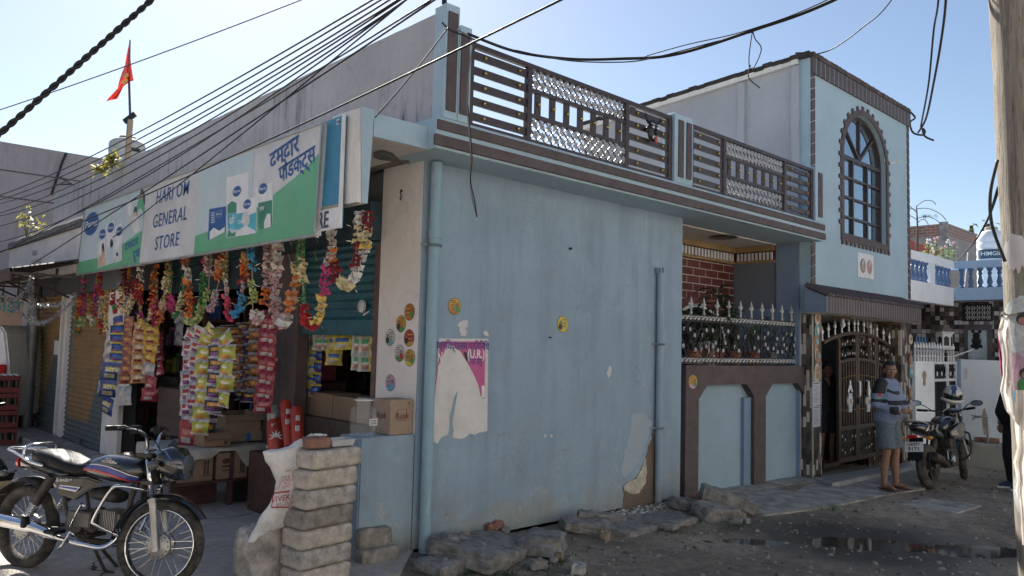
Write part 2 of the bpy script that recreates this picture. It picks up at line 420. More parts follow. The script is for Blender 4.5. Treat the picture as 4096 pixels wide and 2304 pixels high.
# ground
def gh(x,y):
 """height of the lane: falls gently away past the gate, hollows at the puddle"""
 z=-0.045*max(0,x-11.2)+0.012*noise.noise(Vector((x*1.3,y*1.3,0)))+0.010*noise.noise(Vector((x*4,y*4,3)))
 if 3<x<14 and-2<y<6:z+=0.006*noise.noise(Vector((x*11,y*11,5)))
 if y<5.2:z-=0.03*min(1,(5.2-y)/0.5)
 for cx,cy,a,bb,dd,ang in((7.95,3.15,1.0,0.34,0.056,-0.93),(8.6,2.3,0.5,0.26,0.056,-0.8),(7.0,3.95,0.6,0.18,0.045,-0.8)):
  u=(x-cx)*math.cos(ang)+(y-cy)*math.sin(ang);v=-(x-cx)*math.sin(ang)+(y-cy)*math.cos(ang)
  r=(u/a)**2+(v/bb)**2
  if r<4:z-=dd*math.exp(-r*1.3)*(1+0.9*noise.noise(Vector((x*2.3,y*2.3,8))))-0.010*math.exp(-r)*(noise.noise(Vector((x*7,y*7,1)))+0.6*noise.noise(Vector((x*19,y*19,1))))
 return z
def axis_pts(lo,hi,step,far):
 a=list(np.arange(lo,hi+1e-6,step));o=[];d=step
 x=lo
 while x>-far:d*=1.35;x-=d;o.append(x)
 o=o[::-1]+a;d=step;x=hi
 while x<far:d*=1.35;x+=d;o.append(x)
 return o
gx=axis_pts(-1,16,0.07,260);gy=axis_pts(-0.5,9,0.07,260)
g=MB();nx,ny=len(gx),len(gy)
g.v=[Vector((x,y,gh(x,y)))for x in gx for y in gy]
g.f=[(i*ny+j,(i+1)*ny+j,(i+1)*ny+j+1,i*ny+j+1)for i in range(nx-1)for j in range(ny-1)];g.mi=[0]*len(g.f)
m,nt,b=base('packed_dirt');v=coords(nt)
f1=noi(nt,0.7,8,0.65,v,0.5);f2=noi(nt,9,9,0.75,v,0.3)
c1=ramp(nt,f1,[(0.32,(0.18,0.148,0.115)),(0.5,(0.33,0.27,0.21)),(0.68,(0.5,0.41,0.32))])
c2=ramp(nt,f2,[(0.35,(0.55,0.55,0.55)),(0.6,(1,1,1)),(0.75,(1.5,1.45,1.4))])
col=mixc(nt,1.0,c1,c2,'MULTIPLY')
vo=nd(nt,'ShaderNodeTexVoronoi');vo.inputs['Scale'].default_value=34;nt.links.new(v,vo.inputs['Vector'])
vn=nd(nt,'ShaderNodeSeparateColor');nt.links.new(vo.outputs['Color'],vn.inputs[0])
peb=mth(nt,'MULTIPLY',mth(nt,'LESS_THAN',vo.outputs['Distance'],0.33),mth(nt,'GREATER_THAN',vn.outputs[0],0.72))
col=mixc(nt,mth(nt,'MULTIPLY',peb,0.8),col,ramp(nt,vn.outputs[1],[(0,(0.10,0.09,0.08)),(1,(0.27,0.24,0.21))]))
nt.links.new(col,b.inputs['Base Color'])
sp=nd(nt,'ShaderNodeSeparateXYZ');nt.links.new(v,sp.inputs[0])
cmb=nd(nt,'ShaderNodeVectorMath',operation='SUBTRACT');nt.links.new(v,cmb.inputs[0]);cmb.inputs[1].default_value=(7.9,3.1,0)
ln=nd(nt,'ShaderNodeVectorMath',operation='LENGTH');nt.links.new(cmb.outputs[0],ln.inputs[0])
wet=ramp(nt,mth(nt,'ADD',mth(nt,'MULTIPLY',ln.outputs['Value'],0.45),mth(nt,'MULTIPLY',f1,0.5)),[(0.55,(0,0,0)),(0.95,(1,1,1))])
nt.links.new(ramp(nt,wet,[(0,(0.32,)*3),(1,(0.93,)*3)]),b.inputs['Roughness'])
nt.links.new(mixc(nt,mth(nt,'SUBTRACT',1,wet,True),col,(0.06,0.05,0.04)),b.inputs['Base Color'])
bump(nt,b,mth(nt,'ADD',mth(nt,'ADD',f2,mth(nt,'MULTIPLY',peb,0.6)),mth(nt,'MULTIPLY',noi(nt,60,6,0.7,v),0.5)),0.9,0.03)
struct('ground',g,m,smooth=True)
wm,nt,b=base('puddle_water');b.inputs['Base Color'].default_value=(0.075,0.065,0.052,1);b.inputs['Roughness'].default_value=0.05
b.inputs['Specular IOR Level'].default_value=0.6;b.inputs['Alpha'].default_value=0.9
bump(nt,b,noi(nt,5,3,0.5,coords(nt)),0.03,0.01)
g=MB();g.quad((6.2,1.2,-0.061),(10.2,1.2,-0.061),(10.2,5.0,-0.061),(6.2,5.0,-0.061))
struct('puddle_water',g,wm)
g=MB()
def slab_poly(px,z,t,mb,rough=0.0):
 P=[QZ(a,c,z)for a,c in px];k=len(P)
 mb.add([p for p in P]+[p-Vector((0,0,t))for p in P],[tuple(range(k))if(P[1]-P[0]).cross(P[2]-P[1]).z>0 else tuple(reversed(range(k)))]+[(i,(i+1)%k,k+(i+1)%k,k+i)for i in range(k)])
slab_poly([(3052,2056),(3323,2022),(3178,1968),(3085,1948),(2790,1985),(2850,2040)],-0.002,0.2,g)
slab_poly([(3327,2021),(3474,1990),(3316,1935),(3270,1925),(3184,1966)],-0.006,0.2,g)
slab_poly([(3478,1989),(3700,1950),(3700,1860),(3335,1932),(3322,1936)],-0.012,0.2,g)
slab_poly([(2790,1984),(3085,1947),(3270,1922),(3272,1895),(3040,1925),(2770,1960)],0.012,0.2,g)
struct('concrete_apron',g,CONC,bevel=0.012)
g=MB();slab_poly([(3290,1905),(3632,1848),(3690,1858),(3330,1932),(3262,1912)],0.045,0.15,g)
mt,nt,b=base('marble_step');v=coords(nt)
nt.links.new(ramp(nt,noi(nt,3,8,0.7,v,2.0),[(0.35,(0.24,0.25,0.25)),(0.6,(0.38,0.385,0.38))]),b.inputs['Base Color']);b.inputs['Roughness'].default_value=0.35
struct('gate_step',g,mt,bevel=0.006)
g=MB();slab_poly([(3595,2013),(3690,1990),(3926,2020),(3832,2050)],-0.012,0.06,g)
struct('drain_slab',g,CONC,bevel=0.008)
g=MB();P=[(-3,5.6),(2.3,5.0),(3.6,5.0),(4.1,5.5),(8,5.5),(8,14),(4,19),(-3,22)]
g.add([(x,y,0.022)for x,y in P]+[(x,y,-0.1)for x,y in P],[tuple(range(8))]+[(i,8+i,8+(i+1)%8,(i+1)%8)for i in range(8)])
ym,nt,b=base('yard_concrete');v=coords(nt)
f1=noi(nt,0.8,8,0.7,v,0.6);f2=noi(nt,12,8,0.75,v)
c1=ramp(nt,f1,[(0.3,(0.34,0.30,0.265)),(0.7,(0.6,0.535,0.475))])
col=mixc(nt,1.0,c1,ramp(nt,f2,[(0.3,(0.7,)*3),(0.7,(1.2,)*3)]),'MULTIPLY')
vo=nd(nt,'ShaderNodeTexVoronoi',feature='DISTANCE_TO_EDGE');vo.inputs['Scale'].default_value=0.34;nn=nd(nt,'ShaderNodeTexNoise');nn.inputs['Scale'].default_value=1.4;nn.inputs['Detail'].default_value=8;nt.links.new(v,nn.inputs['Vector']);nt.links.new(mixc(nt,1.0,v,nn.outputs['Color'],'ADD'),vo.inputs['Vector'])
cr=mth(nt,'LESS_THAN',vo.outputs['Distance'],0.0028)
nt.links.new(mixc(nt,cr,col,(0.03,0.028,0.025)),b.inputs['Base Color']);b.inputs['Roughness'].default_value=0.85
bump(nt,b,mth(nt,'SUBTRACT',f2,cr),0.5,0.02)
struct('shop_yard_concrete',g,ym)
# corner house
H=thing('corner_house','blue one-storey house with brown balcony bands and a tall tower over its gate','house',(7,5.5,0))
WY=5.5;PX=4.08;TX=10.84;TY=5.2
g=MB()
g.box((PX,WY,-0.3),(8.05,WY+0.23,3.42));put('side_wall',g,BLUE,H)
g=MB();g.box((3.53,WY+0.001,-0.3),(PX-0.002,WY+0.34,1.0));put('low_wall',g,BLUE,H,bevel=0.012,seg=2)
g=MB();g.box((PX-0.002,WY+0.012,1.0),(PX+0.2,6.14,3.42));g.box((PX-0.001,WY+0.342,-0.2),(PX+0.2,6.14,0.998));put('shop_pier',g,WHITEW,H)
g=MB();g.box((PX+0.02,6.06,0),(PX+0.12,6.135,2.8));
g.box((PX-0.02,6.142,0.9),(PX+0.10,6.20,2.7));put('shutter_channel',g,mat('rust_brown_channel',(0.12,0.07,0.065),0.6,world=True,var=0.3),H)
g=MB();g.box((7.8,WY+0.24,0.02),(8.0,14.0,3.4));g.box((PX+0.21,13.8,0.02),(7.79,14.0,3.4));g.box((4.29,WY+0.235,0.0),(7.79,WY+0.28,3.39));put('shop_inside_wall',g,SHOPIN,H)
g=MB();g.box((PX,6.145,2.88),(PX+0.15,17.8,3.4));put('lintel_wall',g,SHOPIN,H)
g=MB();g.box((4.0,WY+0.235,3.43),(TX-0.01,17.8,3.60));put('roof',g,CONC,H)
def top_noise(mb,y0,y1,x0,x1,z0,z1,n,amp,seed):
 for i in range(n):
  a,c=y0+(y1-y0)*i/n,y0+(y1-y0)*(i+1)/n
  za=z1+amp*noise.noise(Vector((a*1.7,seed,0)))+amp*0.4*noise.noise(Vector((a*9,seed,0)));zc=z1+amp*noise.noise(Vector((c*1.7,seed,0)))+amp*0.4*noise.noise(Vector((c*9,seed,0)))
  mb.add([(x0,a,z0),(x1,a,z0),(x1,c,z0),(x0,c,z0),(x0,a,za),(x1,a,za),(x1,c,zc),(x0,c,zc)],[(4,5,6,7),(1,2,6,5),(3,0,4,7)]+([(0,1,5,4)]if i==0 else[])+([(2,3,7,6)]if i==n-1 else[]))
g=MB();pts_=[QX(a,c,3.93)for a,c in((1763,46),(1300,265),(900,455),(506,640),(169,801))]
def parz(y):
 if y<=pts_[0].y:return pts_[0].z
 for a,c in zip(pts_,pts_[1:]):
  if y<=c.y:return a.z+(c.z-a.z)*(y-a.y)/(c.y-a.y)
 return pts_[-1].z
for i in range(70):
 a,c=5.085+12.7*i/70,5.085+12.7*(i+1)/70;za,zc=[parz(y)+.012*noise.noise(Vector((y*1.7,2,0)))+.008*noise.noise(Vector((y*9,2,0)))for y in(a,c)]
 g.add([(3.93,a,3.615),(4.07,a,3.615),(4.07,c,3.615),(3.93,c,3.615),(3.93,a,za),(4.07,a,za),(4.07,c,zc),(3.93,c,zc)],[(4,5,6,7),(1,2,6,5),(3,0,4,7)]+([(0,1,5,4)]if i==0 else[])+([(2,3,7,6)]if i==69 else[]))
put('parapet_wall',g,GREYW,H)
g=MB();g.box((3.86,5.06,3.405),(10.96,WY+0.234,3.675));put('balcony_slab',g,BLUEL,H,bevel=0.008)
g=MB()
g.hexa([(3.86,5.04,3.562),(10.965,5.04,3.562),(10.965,5.059,3.562),(3.86,5.059,3.562)],[(3.86,5.04,3.645),(10.965,5.04,3.645),(10.965,5.059,3.645),(3.86,5.059,3.645)])
g.hexa([(3.83,5.03,3.425),(10.965,5.03,3.425),(10.965,5.059,3.425),(3.83,5.059,3.425)],[(3.83,5.03,3.515),(10.965,5.03,3.515),(10.965,5.059,3.515),(3.83,5.059,3.515)])
put('brown_band',g,BROWN,H,bevel=0.004)
g=MB();g.box((3.30,5.20,3.41),(3.927,17.8,3.60));put('canopy_slab',g,CEIL,H)
g=MB();top_noise(g,5.19,5.62,3.21,3.299,2.87,3.62,4,0.015,5);put('canopy_fascia',g,WHITEW,H)
g=MB();g.hexa([(3.25,5.178,2.87),(3.30,5.178,2.87),(3.30,5.188,2.87),(3.25,5.188,2.87)],[(3.205,5.178,3.625),(3.33,5.178,3.625),(3.33,5.188,3.625),(3.205,5.188,3.625)])
g.box((3.331,5.178,3.412),(3.858,5.199,3.60));put('canopy_end',g,BLUEL,H)
g=MB();g.box((3.205,5.25,2.95),(3.212,5.52,3.52));put('fascia_panel',g,WHITEW,H)
g=MB();top_noise(g,5.625,12.6,3.22,3.299,2.9,3.58,8,0.01,6);put('canopy_fascia',g,WHITEW,H)
g=MB();top_noise(g,12.61,17.5,3.17,3.299,2.72,3.45,20,0.03,9);fw=put('canopy_fascia',g,WHITEW,H)
g=MB();top_noise(g,12.61,17.5,3.13,3.169,3.36,3.47,20,0.03,9);put('fascia_coping',g,CONCD,H)
tm=mat('faded_lettering',(0.42,0.42,0.42),0.8,world=True)
g=MB()
for t,(px,py)in(('PARAS',(140,1012)),('& GENERAL',(145,1047))):
 text(g,t,QX(px,py,3.166),(0,-1,0),Z,0.14,bold=0.01)
g.M=Matrix();put('faded_sign_lettering',g,tm,H)
g=MB();pts=[QZ(a,c,3.404)for a,c in((1495,610),(1530,600),(1570,612),(1600,640),(1635,640),(1640,652),(1600,658),(1560,645),(1520,640),(1495,632))]
g.add(pts,[tuple(range(len(pts)))]);put('soffit_patch',g,CONCD,H)
# parapet pillars at the balcony corner and between the railings
def pillar(x0,x1,ztop,panels):
 p=MB();p.box((x0,5.06,3.676),(x1,5.22,ztop));q=put('balcony_pillar',p,BLUEL,H,bevel=0.006)
 p=MB()
 for a,c in panels:p.box((a,5.045,3.74),(c,5.0595,ztop-0.07))
 put('brown_panel',p,BROWN,q,bevel=0.004)
pillar(3.925,4.075,4.665,[(3.945,4.05)])
pillar(4.08,4.215,4.52,[(4.092,4.185)])
pillar(7.235,7.60,4.47,[(7.30,7.40),(7.46,7.56)])
pillar(10.70,10.93,4.46,[(10.78,10.9)])
# balcony railings
def flower(mb,c,r,m,ax=X,az=Z,n=5,rot=0):
 for k in range(n):
  a=2*math.pi*k/n+rot;o=Vector(c)+ax*(math.cos(a)*r*0.62)+az*(math.sin(a)*r*0.62)
  mb.ball(o,r*0.42,6,m,(1,0.35,1))
 mb.ball(Vector(c)-Y*0.004,r*0.3,6,m,(1,0.6,1))
def balcony(x0,xa,xb,x1,label):
 y=5.12;T=thing('balcony_railing',label,'railing',((x0+x1)/2,y,3.68),group='balcony railings')
 zt,zb=4.43,3.70
 f=MB();f.box((x0,y-0.025,zt-0.045),(x1,y+0.025,zt))
 f.box((x0,y-0.02,zb-0.02),(x1,y+0.02,zb+0.015))
 for x in(xa,xb):f.box((x-0.03,y-0.028,zb-0.018),(x+0.03,y+0.028,zt-0.046))
 for x in(x0+0.03,x1-0.03):f.box((x-0.03,y-0.028,zb-0.018),(x+0.03,y+0.028,zt-0.046))
 h=(zt-zb)
 z1,z2=zb+h*0.66,zb+h*0.33
 for z in(z1,z2):f.box((xa+0.031,y-0.02,z-0.02),(xb-0.031,y+0.02,z+0.02))
 put('frame',f,BROWNM,T,bevel=0.003)
 for a,c in((x0+0.061,xa-0.031),(xb+0.031,x1-0.061)):
  nb=5
  for k in range(nb):
   z=zb+0.075+(h-0.12)*k/(nb-0.55)
   s=MB();s.box((a,y-0.012,z-0.036),(c,y+0.012,z+0.036));sl=put('slat',s,BROWNM,T,bevel=0.003)
   for fx in(0.2,0.84):kn=MB();kn.ball((a+(c-a)*fx,y-0.022,z),0.017,8);put('knob',kn,GOLD,sl,smooth=True)
 n=7
 for k in range(n):
  x=xa+(xb-xa)*(k+0.62)/(n+0.25)
  s=MB();s.box((x-0.035,y-0.012,z2+0.021),(x+0.035,y+0.012,z1-0.021));sl=put('upright_slat',s,BROWNM,T)
  kn=MB();kn.ball((x,y-0.022,(z1+z2)/2),0.021,8);put('knob',kn,GOLD,sl,smooth=True)
 for lo,hi in((z1+0.02,zt-0.046),(zb+0.016,z2-0.02)):
  L=MB();hh=hi-lo;stp=hh/2.0;a,c=xa+0.03,xb-0.03
  k=a-hh
  while k<c:
   for sgn in(1,-1):
    p0,p1=(k,lo),(k+hh,hi)
    if sgn<0:p0,p1=(k,hi),(k+hh,lo)
    t0=max(0,(a-p0[0])/hh);t1=min(1,(c-p0[0])/hh)
    if t1>t0:L.bar((p0[0]+hh*t0,y+0.004*sgn,p0[1]+(p1[1]-p0[1])*t0),(p0[0]+hh*t1,y+0.004*sgn,p0[1]+(p1[1]-p0[1])*t1),0.012,0.012)
   k+=stp
  la=put('lattice',L,BROWNM,T)
  F=MB();j=0;k=a+stp*0.5
  while k<c-0.02:
   for zz in(lo+hh*0.27,lo+hh*0.75):flower(F,(k+(stp*0.12 if zz<lo+hh*0.5 else 0),y-0.016,zz),0.04,0,rot=j*0.7);j+=1
   k+=stp*0.92
  put('flower_rosettes',F,SILVD,la,smooth=True)
 return T
balcony(4.218,QY(2115,300,5.12).x,QY(2503,500,5.12).x,7.232,'long brown balcony railing with silver flower lattice beside the corner pillar')
balcony(7.603,QY(2893,600,5.12).x,QY(3135,700,5.12).x,10.70,'farther brown balcony railing with silver flower lattice ending at the tower')
# veranda
ZC=3.40
g=MB();g.box((8.051,6.45,0.0),(TX-0.001,6.6,ZC));put('veranda_brick_wall',g,REDBRICK,H)
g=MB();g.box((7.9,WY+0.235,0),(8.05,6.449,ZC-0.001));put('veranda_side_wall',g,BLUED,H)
g=MB();g.box((8.051,WY+0.24,3.385),(TX-0.001,6.449,3.404));put('veranda_ceiling',g,CEIL,H)
g=MB();g.box((8.051,6.37,3.30),(TX-0.03,6.448,3.383));g.box((8.051,6.41,3.13),(TX-0.03,6.448,3.165));g.box((TX-0.08,5.75,3.30),(TX-0.002,6.448,3.383));g.box((TX-0.04,5.75,3.13),(TX-0.002,6.448,3.165))
cn=put('cornice',g,mat('ochre_cornice',(0.33,0.22,0.1),0.5,world=True),H)
g=MB();g2=MB();x=8.08
g.box((8.051,6.43,3.166),(TX-0.03,6.448,3.299));g.box((TX-0.02,5.75,3.166),(TX-0.002,6.448,3.299))
while x<TX-0.1:g2.box((x,6.40,3.17),(x+0.04,6.429,3.285));x+=0.085
y=5.78
while y<6.38:g2.box((TX-0.045,y,3.17),(TX-0.021,y+0.03,3.285));y+=0.062
put('frieze',g,mat('maroon_paint',(0.13,0.02,0.02),0.5,world=True),cn);put('dentils',g2,WHITEP,cn)
lamp=MB();q=QZ(2892,946,3.385);lamp.lathe([(0.02,0),(0.19,0),(0.2,-0.015),(0.13,-0.03),(0.10,-0.028),(0.02,-0.028)],(q.x,min(q.y,6.1),3.383),20)
put('ceiling_medallion',lamp,mat('dark_bronze_disc',(0.12,0.09,0.06),0.35,0.5,world=True),H,smooth='auto')
A=MB();c0=QY(2790,1330,6.42);cx=c0.x;rr=0.75;zc=1.9
A.grid(lambda u,v:Vector((cx+math.cos(math.pi*u)*(rr+0.12*v),6.43-0.03,zc+math.sin(math.pi*u)*(rr*0.75+0.1*v))),24,1);
A.grid(lambda u,v:Vector((cx+math.cos(math.pi*u)*(rr+0.12),6.40+0.05*v,zc+math.sin(math.pi*u)*(rr*0.75+0.1))),24,1)
wn=put('veranda_window',A,mat('maroon_arch',(0.14,0.04,0.035),0.5,world=True),H)
A=MB();A.grid(lambda u,v:Vector((cx+math.cos(math.pi*u)*(rr-0.05+0.05*v),6.41,zc+math.sin(math.pi*u)*(rr*0.75-0.05+0.05*v))),24,1);put('arch_lining',A,WHITEP,wn)
A=MB();A.add([(cx+math.cos(math.pi*i/24)*(rr-0.05),6.425,zc+math.sin(math.pi*i/24)*(rr*0.75-0.05))for i in range(25)]+[(cx-rr+0.05,6.425,0.9),(cx+rr-0.05,6.425,0.9)],[tuple(range(27))])
put('pane',A,mat('dark_window',(0.02,0.022,0.025),0.15,world=True),wn)
g=MB();g.box((QY(2960,1400,6.4).x,6.43,0.1),(TX-0.15,6.449,2.2));put('veranda_door',g,mat('dark_doorway',(0.012,0.013,0.016),0.6,world=True),H)
# tower
TXR=14.66
zt=6.18
yb=QX(2336,517,TX).y
g=MB();g.box((TX+0.001,TY+0.16,0),(TX+0.15,7.2,3.39));g.hexa([(TX+.001,TY+.16,3.391),(TX+.15,TY+.16,3.391),(TX+.15,yb,3.391),(TX+.001,yb,3.391)],[(TX+.001,TY+.16,zt-.04),(TX+.15,TY+.16,zt-.04),(TX+.15,yb,zt-.26),(TX+.001,yb,zt-.26)])
put('tower_side_wall',g,LILAC,H)
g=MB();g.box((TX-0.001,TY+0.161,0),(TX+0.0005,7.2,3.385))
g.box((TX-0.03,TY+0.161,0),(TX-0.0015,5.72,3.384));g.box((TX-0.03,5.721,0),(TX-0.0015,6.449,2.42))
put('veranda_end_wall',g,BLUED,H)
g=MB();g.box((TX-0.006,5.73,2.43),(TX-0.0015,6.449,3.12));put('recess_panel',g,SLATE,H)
g=MB()
for a,c in(((3172,500),(3236,500)),((2958,500),(2984,500))):
 y1,y0=QX(a[0],a[1],TX).y,QX(c[0],c[1],TX).y
 g.box((TX-0.06,max(y0,TY+0.162),3.68),(TX-0.001,y1,zt-.12-.22*(y1-TY)/(yb-TY)))
put('pilaster',g,LILAC,H)
P=lambda px,py:QY(px,py,TY)
wx0,wx1,wzb,wzs=11.93,13.60,3.64,4.92;wr=(wx1-wx0)/2;wcx=(wx0+wx1)/2;wrz=0.74
def arch(n=24,dx=0.0):return[(wcx+(wr+dx)*math.cos(math.pi*i/n),wzs+(wrz+dx)*math.sin(math.pi*i/n))for i in range(n+1)]
g=MB();zlo=2.36
g.box((TX,TY,zlo),(wx0,TY+0.16,zt));g.box((wx1,TY,zlo),(TXR,TY+0.16,zt));g.box((wx0,TY,zlo),(wx1,TY+0.16,wzb))
ar=arch()
for i in range(24):
 (xa_,za_),(xb_,zb_)=ar[i+1],ar[i]
 g.hexa([(xa_,TY,za_),(xb_,TY,zb_),(xb_,TY+0.16,zb_),(xa_,TY+0.16,za_)],[(xa_,TY,zt),(xb_,TY,zt),(xb_,TY+0.16,zt),(xa_,TY+0.16,zt)])
put('tower_front_wall',g,BLUEL,H)
g=MB();g.box((TXR-0.16,TY+0.161,2.36),(TXR,yb,6.1));g.box((TX+0.16,yb-0.15,3.4),(TXR-0.17,yb,5.98));put('tower_back_wall',g,LILAC,H)
g=MB();g.box((TX+0.151,TY+0.3,3.2),(TXR-0.165,yb-0.16,3.35));put('tower_floor',g,CEIL,H)
g=MB()
for i in range(30):
 u0,u1=i/30,(i+1)/30;ya,yc=TY-0.03+(yb-TY)*u0,TY-0.03+(yb-TY)*u1
 za,zc_=zt-0.22*u0+0.03*noise.noise(Vector((i*0.9,0,0))),zt-0.22*u1+0.03*noise.noise(Vector((i*0.9,0,0)))
 g.hexa([(TX-0.1,ya,za-0.03),(TXR+0.03,ya,za-0.03),(TXR+0.03,yc,zc_-0.03),(TX-0.1,yc,zc_-0.03)],[(TX-0.12,ya,za+0.03),(TXR+0.03,ya,za+0.03),(TXR+0.03,yc,zc_+0.03),(TX-0.12,yc,zc_+0.03)])
put('tower_roof',g,mat('dark_roof_tile',(0.035,0.03,0.03),0.8,world=True,var=0.4,vs=8,bmp=0.5),H)
g=MB();g.hexa([(TX-0.07,TY+0.17,zt-0.10),(TX-0.012,TY+0.17,zt-0.10),(TX-0.012,yb,zt-0.32),(TX-0.07,yb,zt-0.32)],[(TX-0.09,TY+0.17,zt-0.035),(TX-0.012,TY+0.17,zt-0.035),(TX-0.012,yb,zt-0.255),(TX-0.09,yb,zt-0.255)]);put('eave_board',g,WHITEP,H)
g=MB();z=2.7;i=0
while z<5.86:
 g.hexa([(TX-0.004,TY-0.012,z),(TX+0.125,TY-0.012,z+0.05),(TX+0.125,TY-0.001,z+0.05),(TX-0.004,TY-0.001,z)],[(TX-0.004,TY-0.012,z+0.15),(TX+0.125,TY-0.012,z+0.2),(TX+0.125,TY-0.001,z+0.2),(TX-0.004,TY-0.001,z+0.15)])
 z+=0.165
put('tower_edge_tiles',g,BROWN,H)
g=MB();z=2.62
while z<5.95:g.hexa([(TXR-0.09,TY-0.012,z+0.03),(TXR+0.006,TY-0.012,z),(TXR+0.006,TY-0.001,z),(TXR-0.09,TY-0.001,z+0.03)],[(TXR-0.09,TY-0.012,z+0.15),(TXR+0.006,TY-0.012,z+0.12),(TXR+0.006,TY-0.001,z+0.12),(TXR-0.09,TY-0.001,z+0.15)]);z+=0.145
g.box((TXR+0.001,TY,2.5),(TXR+0.012,TY+0.1,zt-0.02))
put('tower_edge_tiles',g,BROWN,H)
g=MB();g.box((TX-0.01,TY-0.035,zt-0.27),(TXR+0.02,TY-0.013,zt-0.03));put('tower_top_tiles',g,BROWNTR,H)
g=MB()
for i in range(60):
 x=TX+(TXR-TX)*i/60;dz=0.02*noise.noise(Vector((i*1.3,4,0)))
 g.box((x,TY-0.05,zt-0.028),(x+(TXR-TX)/60+0.001*(i%2),TY+0.17,zt+0.045+dz))
put('tower_ridge_tiles',g,mat('mossy_ridge_tile',(0.07,0.045,0.042),0.9,world=True,var=0.5,vs=10,bmp=0.6,dirt=(0.3,0.28,0.26),dirtamt=0.35),H)
g=MB();N=40
out=[(wx0-0.0,wzb)]+[(wx0,wzb+(wzs-wzb)*i/8)for i in range(1,8)]
path=[(wx1,wzb+(wzs-wzb)*i/9)for i in range(9)]+arch(22)+[(wx0,wzs-(wzs-wzb)*i/9)for i in range(1,10)]
cc=Vector((wcx,0,(wzb+wzs)/2))
def off(p,d):
 x,z=p
 if z>=wzs-1e-4:v_=Vector((x-wcx,0,(z-wzs)*wr/wrz));v_=v_.normalized();return(x+v_.x*d,z+v_.z*d)
 return(x+(d if x>wcx else-d),z)
for i in range(len(path)-1):
 p,q=path[i],path[i+1]
 a,c=off(p,0.10),off(q,0.10)
 g.add([(p[0],TY-0.022,p[1]),(a[0],TY-0.022,a[1]),(c[0],TY-0.022,c[1]),(q[0],TY-0.022,q[1])],[(0,1,2,3)])
 g.add([(a[0],TY-0.022,a[1]),(a[0],TY,a[1]),(c[0],TY,c[1]),(c[0],TY-0.022,c[1])],[(0,1,2,3)])
g.box((wx0-0.1,TY-0.022,wzb-0.10),(wx1+0.1,TY,wzb-0.0005))
L_=[];
fine=[]
for i in range(len(path)-1):
 for k in range(4):fine.append((path[i][0]+(path[i+1][0]-path[i][0])*k/4,path[i][1]+(path[i+1][1]-path[i][1])*k/4))
acc=0;on=0;last=fine[0]
for p in fine:
 acc+=math.hypot(p[0]-last[0],p[1]-last[1]);last=p
 if acc>0.155:
  acc=0;a,c=off(p,0.098),off(p,0.165);d=Vector((c[0]-a[0],0,c[1]-a[1])).normalized();t=Vector((-d.z,0,d.x))*0.038
  A0,A1=Vector((a[0],0,a[1])),Vector((c[0],0,c[1]))
  V4=[A0-t,A0+t,A1+t*0.8,A1-t*0.8]
  g.hexa([(q.x,TY-0.021,q.z)for q in V4],[(q.x,TY-0.001,q.z)for q in V4])
x=wx0-0.08
while x<wx1+0.08:g.box((x,TY-0.021,wzb-0.165),(x+0.075,TY-0.001,wzb-0.099));x+=0.15
W=put('tower_window',g,BROWN,H)
g=MB();fy=TY+0.10
g.box((wx0,fy-0.03,wzb),(wx0+0.05,fy+0.03,wzs));g.box((wx1-0.05,fy-0.03,wzb),(wx1,fy+0.03,wzs));g.box((wx0+0.051,fy-0.03,wzb),(wx1-0.051,fy+0.03,wzb+0.05))
for i in range(24):
 p,q=ar[i],ar[i+1];p2,q2=(wcx+(p[0]-wcx)*0.94,wzs+(p[1]-wzs)*0.94),(wcx+(q[0]-wcx)*0.94,wzs+(q[1]-wzs)*0.94)
 g.add([(p[0],fy-0.03,p[1]),(q[0],fy-0.03,q[1]),(q2[0],fy-0.03,q2[1]),(p2[0],fy-0.03,p2[1])],[(0,1,2,3)])
 g.add([(q2[0],fy-0.03,q2[1]),(p2[0],fy-0.03,p2[1]),(p2[0],fy+0.03,p2[1]),(q2[0],fy+0.03,q2[1])],[(0,1,2,3)])
g.box((wx0+0.051,fy-0.03,wzs-0.03),(wx1-0.051,fy+0.03,wzs+0.03))
for k in(1,2):
 x=wx0+(wx1-wx0)*k/3;g.box((x-0.022,fy-0.025,wzb+0.051),(x+0.022,fy+0.025,wzs-0.031))
for k in(1,2,3):
 z=wzb+(wzs-wzb)*k/4;g.box((wx0+0.052,fy-0.022,z-0.017),(wx1-0.052,fy+0.022,z+0.017))
for k in(1,2,3):
 a=math.pi*k/4;g.bar((wcx,fy,wzs+0.03),(wcx+wr*0.93*math.cos(a),fy,wzs+wrz*0.93*math.sin(a)),0.04,0.035,up=(0,1,0))
put('frame',g,BROWNM,W)
g=MB();g.add([(x,fy+0.012,z)for x,z in ar]+[(wx0,fy+0.012,wzb),(wx1,fy+0.012,wzb)],[tuple(range(27))])
pm,nt,b=base('window_mirror_glass');b.inputs['Base Color'].default_value=(0.42,0.48,0.54,1);b.inputs['Metallic'].default_value=0.9;b.inputs['Roughness'].default_value=0.03
b.inputs['Specular IOR Level'].default_value=1.0;b.inputs['IOR'].default_value=2.4
bump(nt,b,noi(nt,2.2,2,0.5,coords(nt)),0.06,0.05)
put('pane',g,pm,W)
pt,pb=P(3428,1008),P(3492,1118);g=MB();g.box((pt.x,TY-0.014,pb.z),(pb.x,TY-0.001,pt.z));pl=put('tile_plaque',g,WHITEP,H,bevel=0.003)
g=MB();pw=pb.x-pt.x;ph=pt.z-pb.z
for k,cm in((0.3,0),(0.72,1)):
 cxp=pt.x+pw*k
 disc(g,(cxp,TY-0.0165,pb.z+ph*0.48),X,Z,pw*0.17,14,2 if k<0.5 else 1,ry=ph*0.30)
 disc(g,(cxp,TY-0.0185,pb.z+ph*0.44),X,Z,pw*0.11,12,cm,ry=ph*0.2)
 disc(g,(cxp,TY-0.0205,pb.z+ph*0.62),X,Z,pw*0.06,10,3)
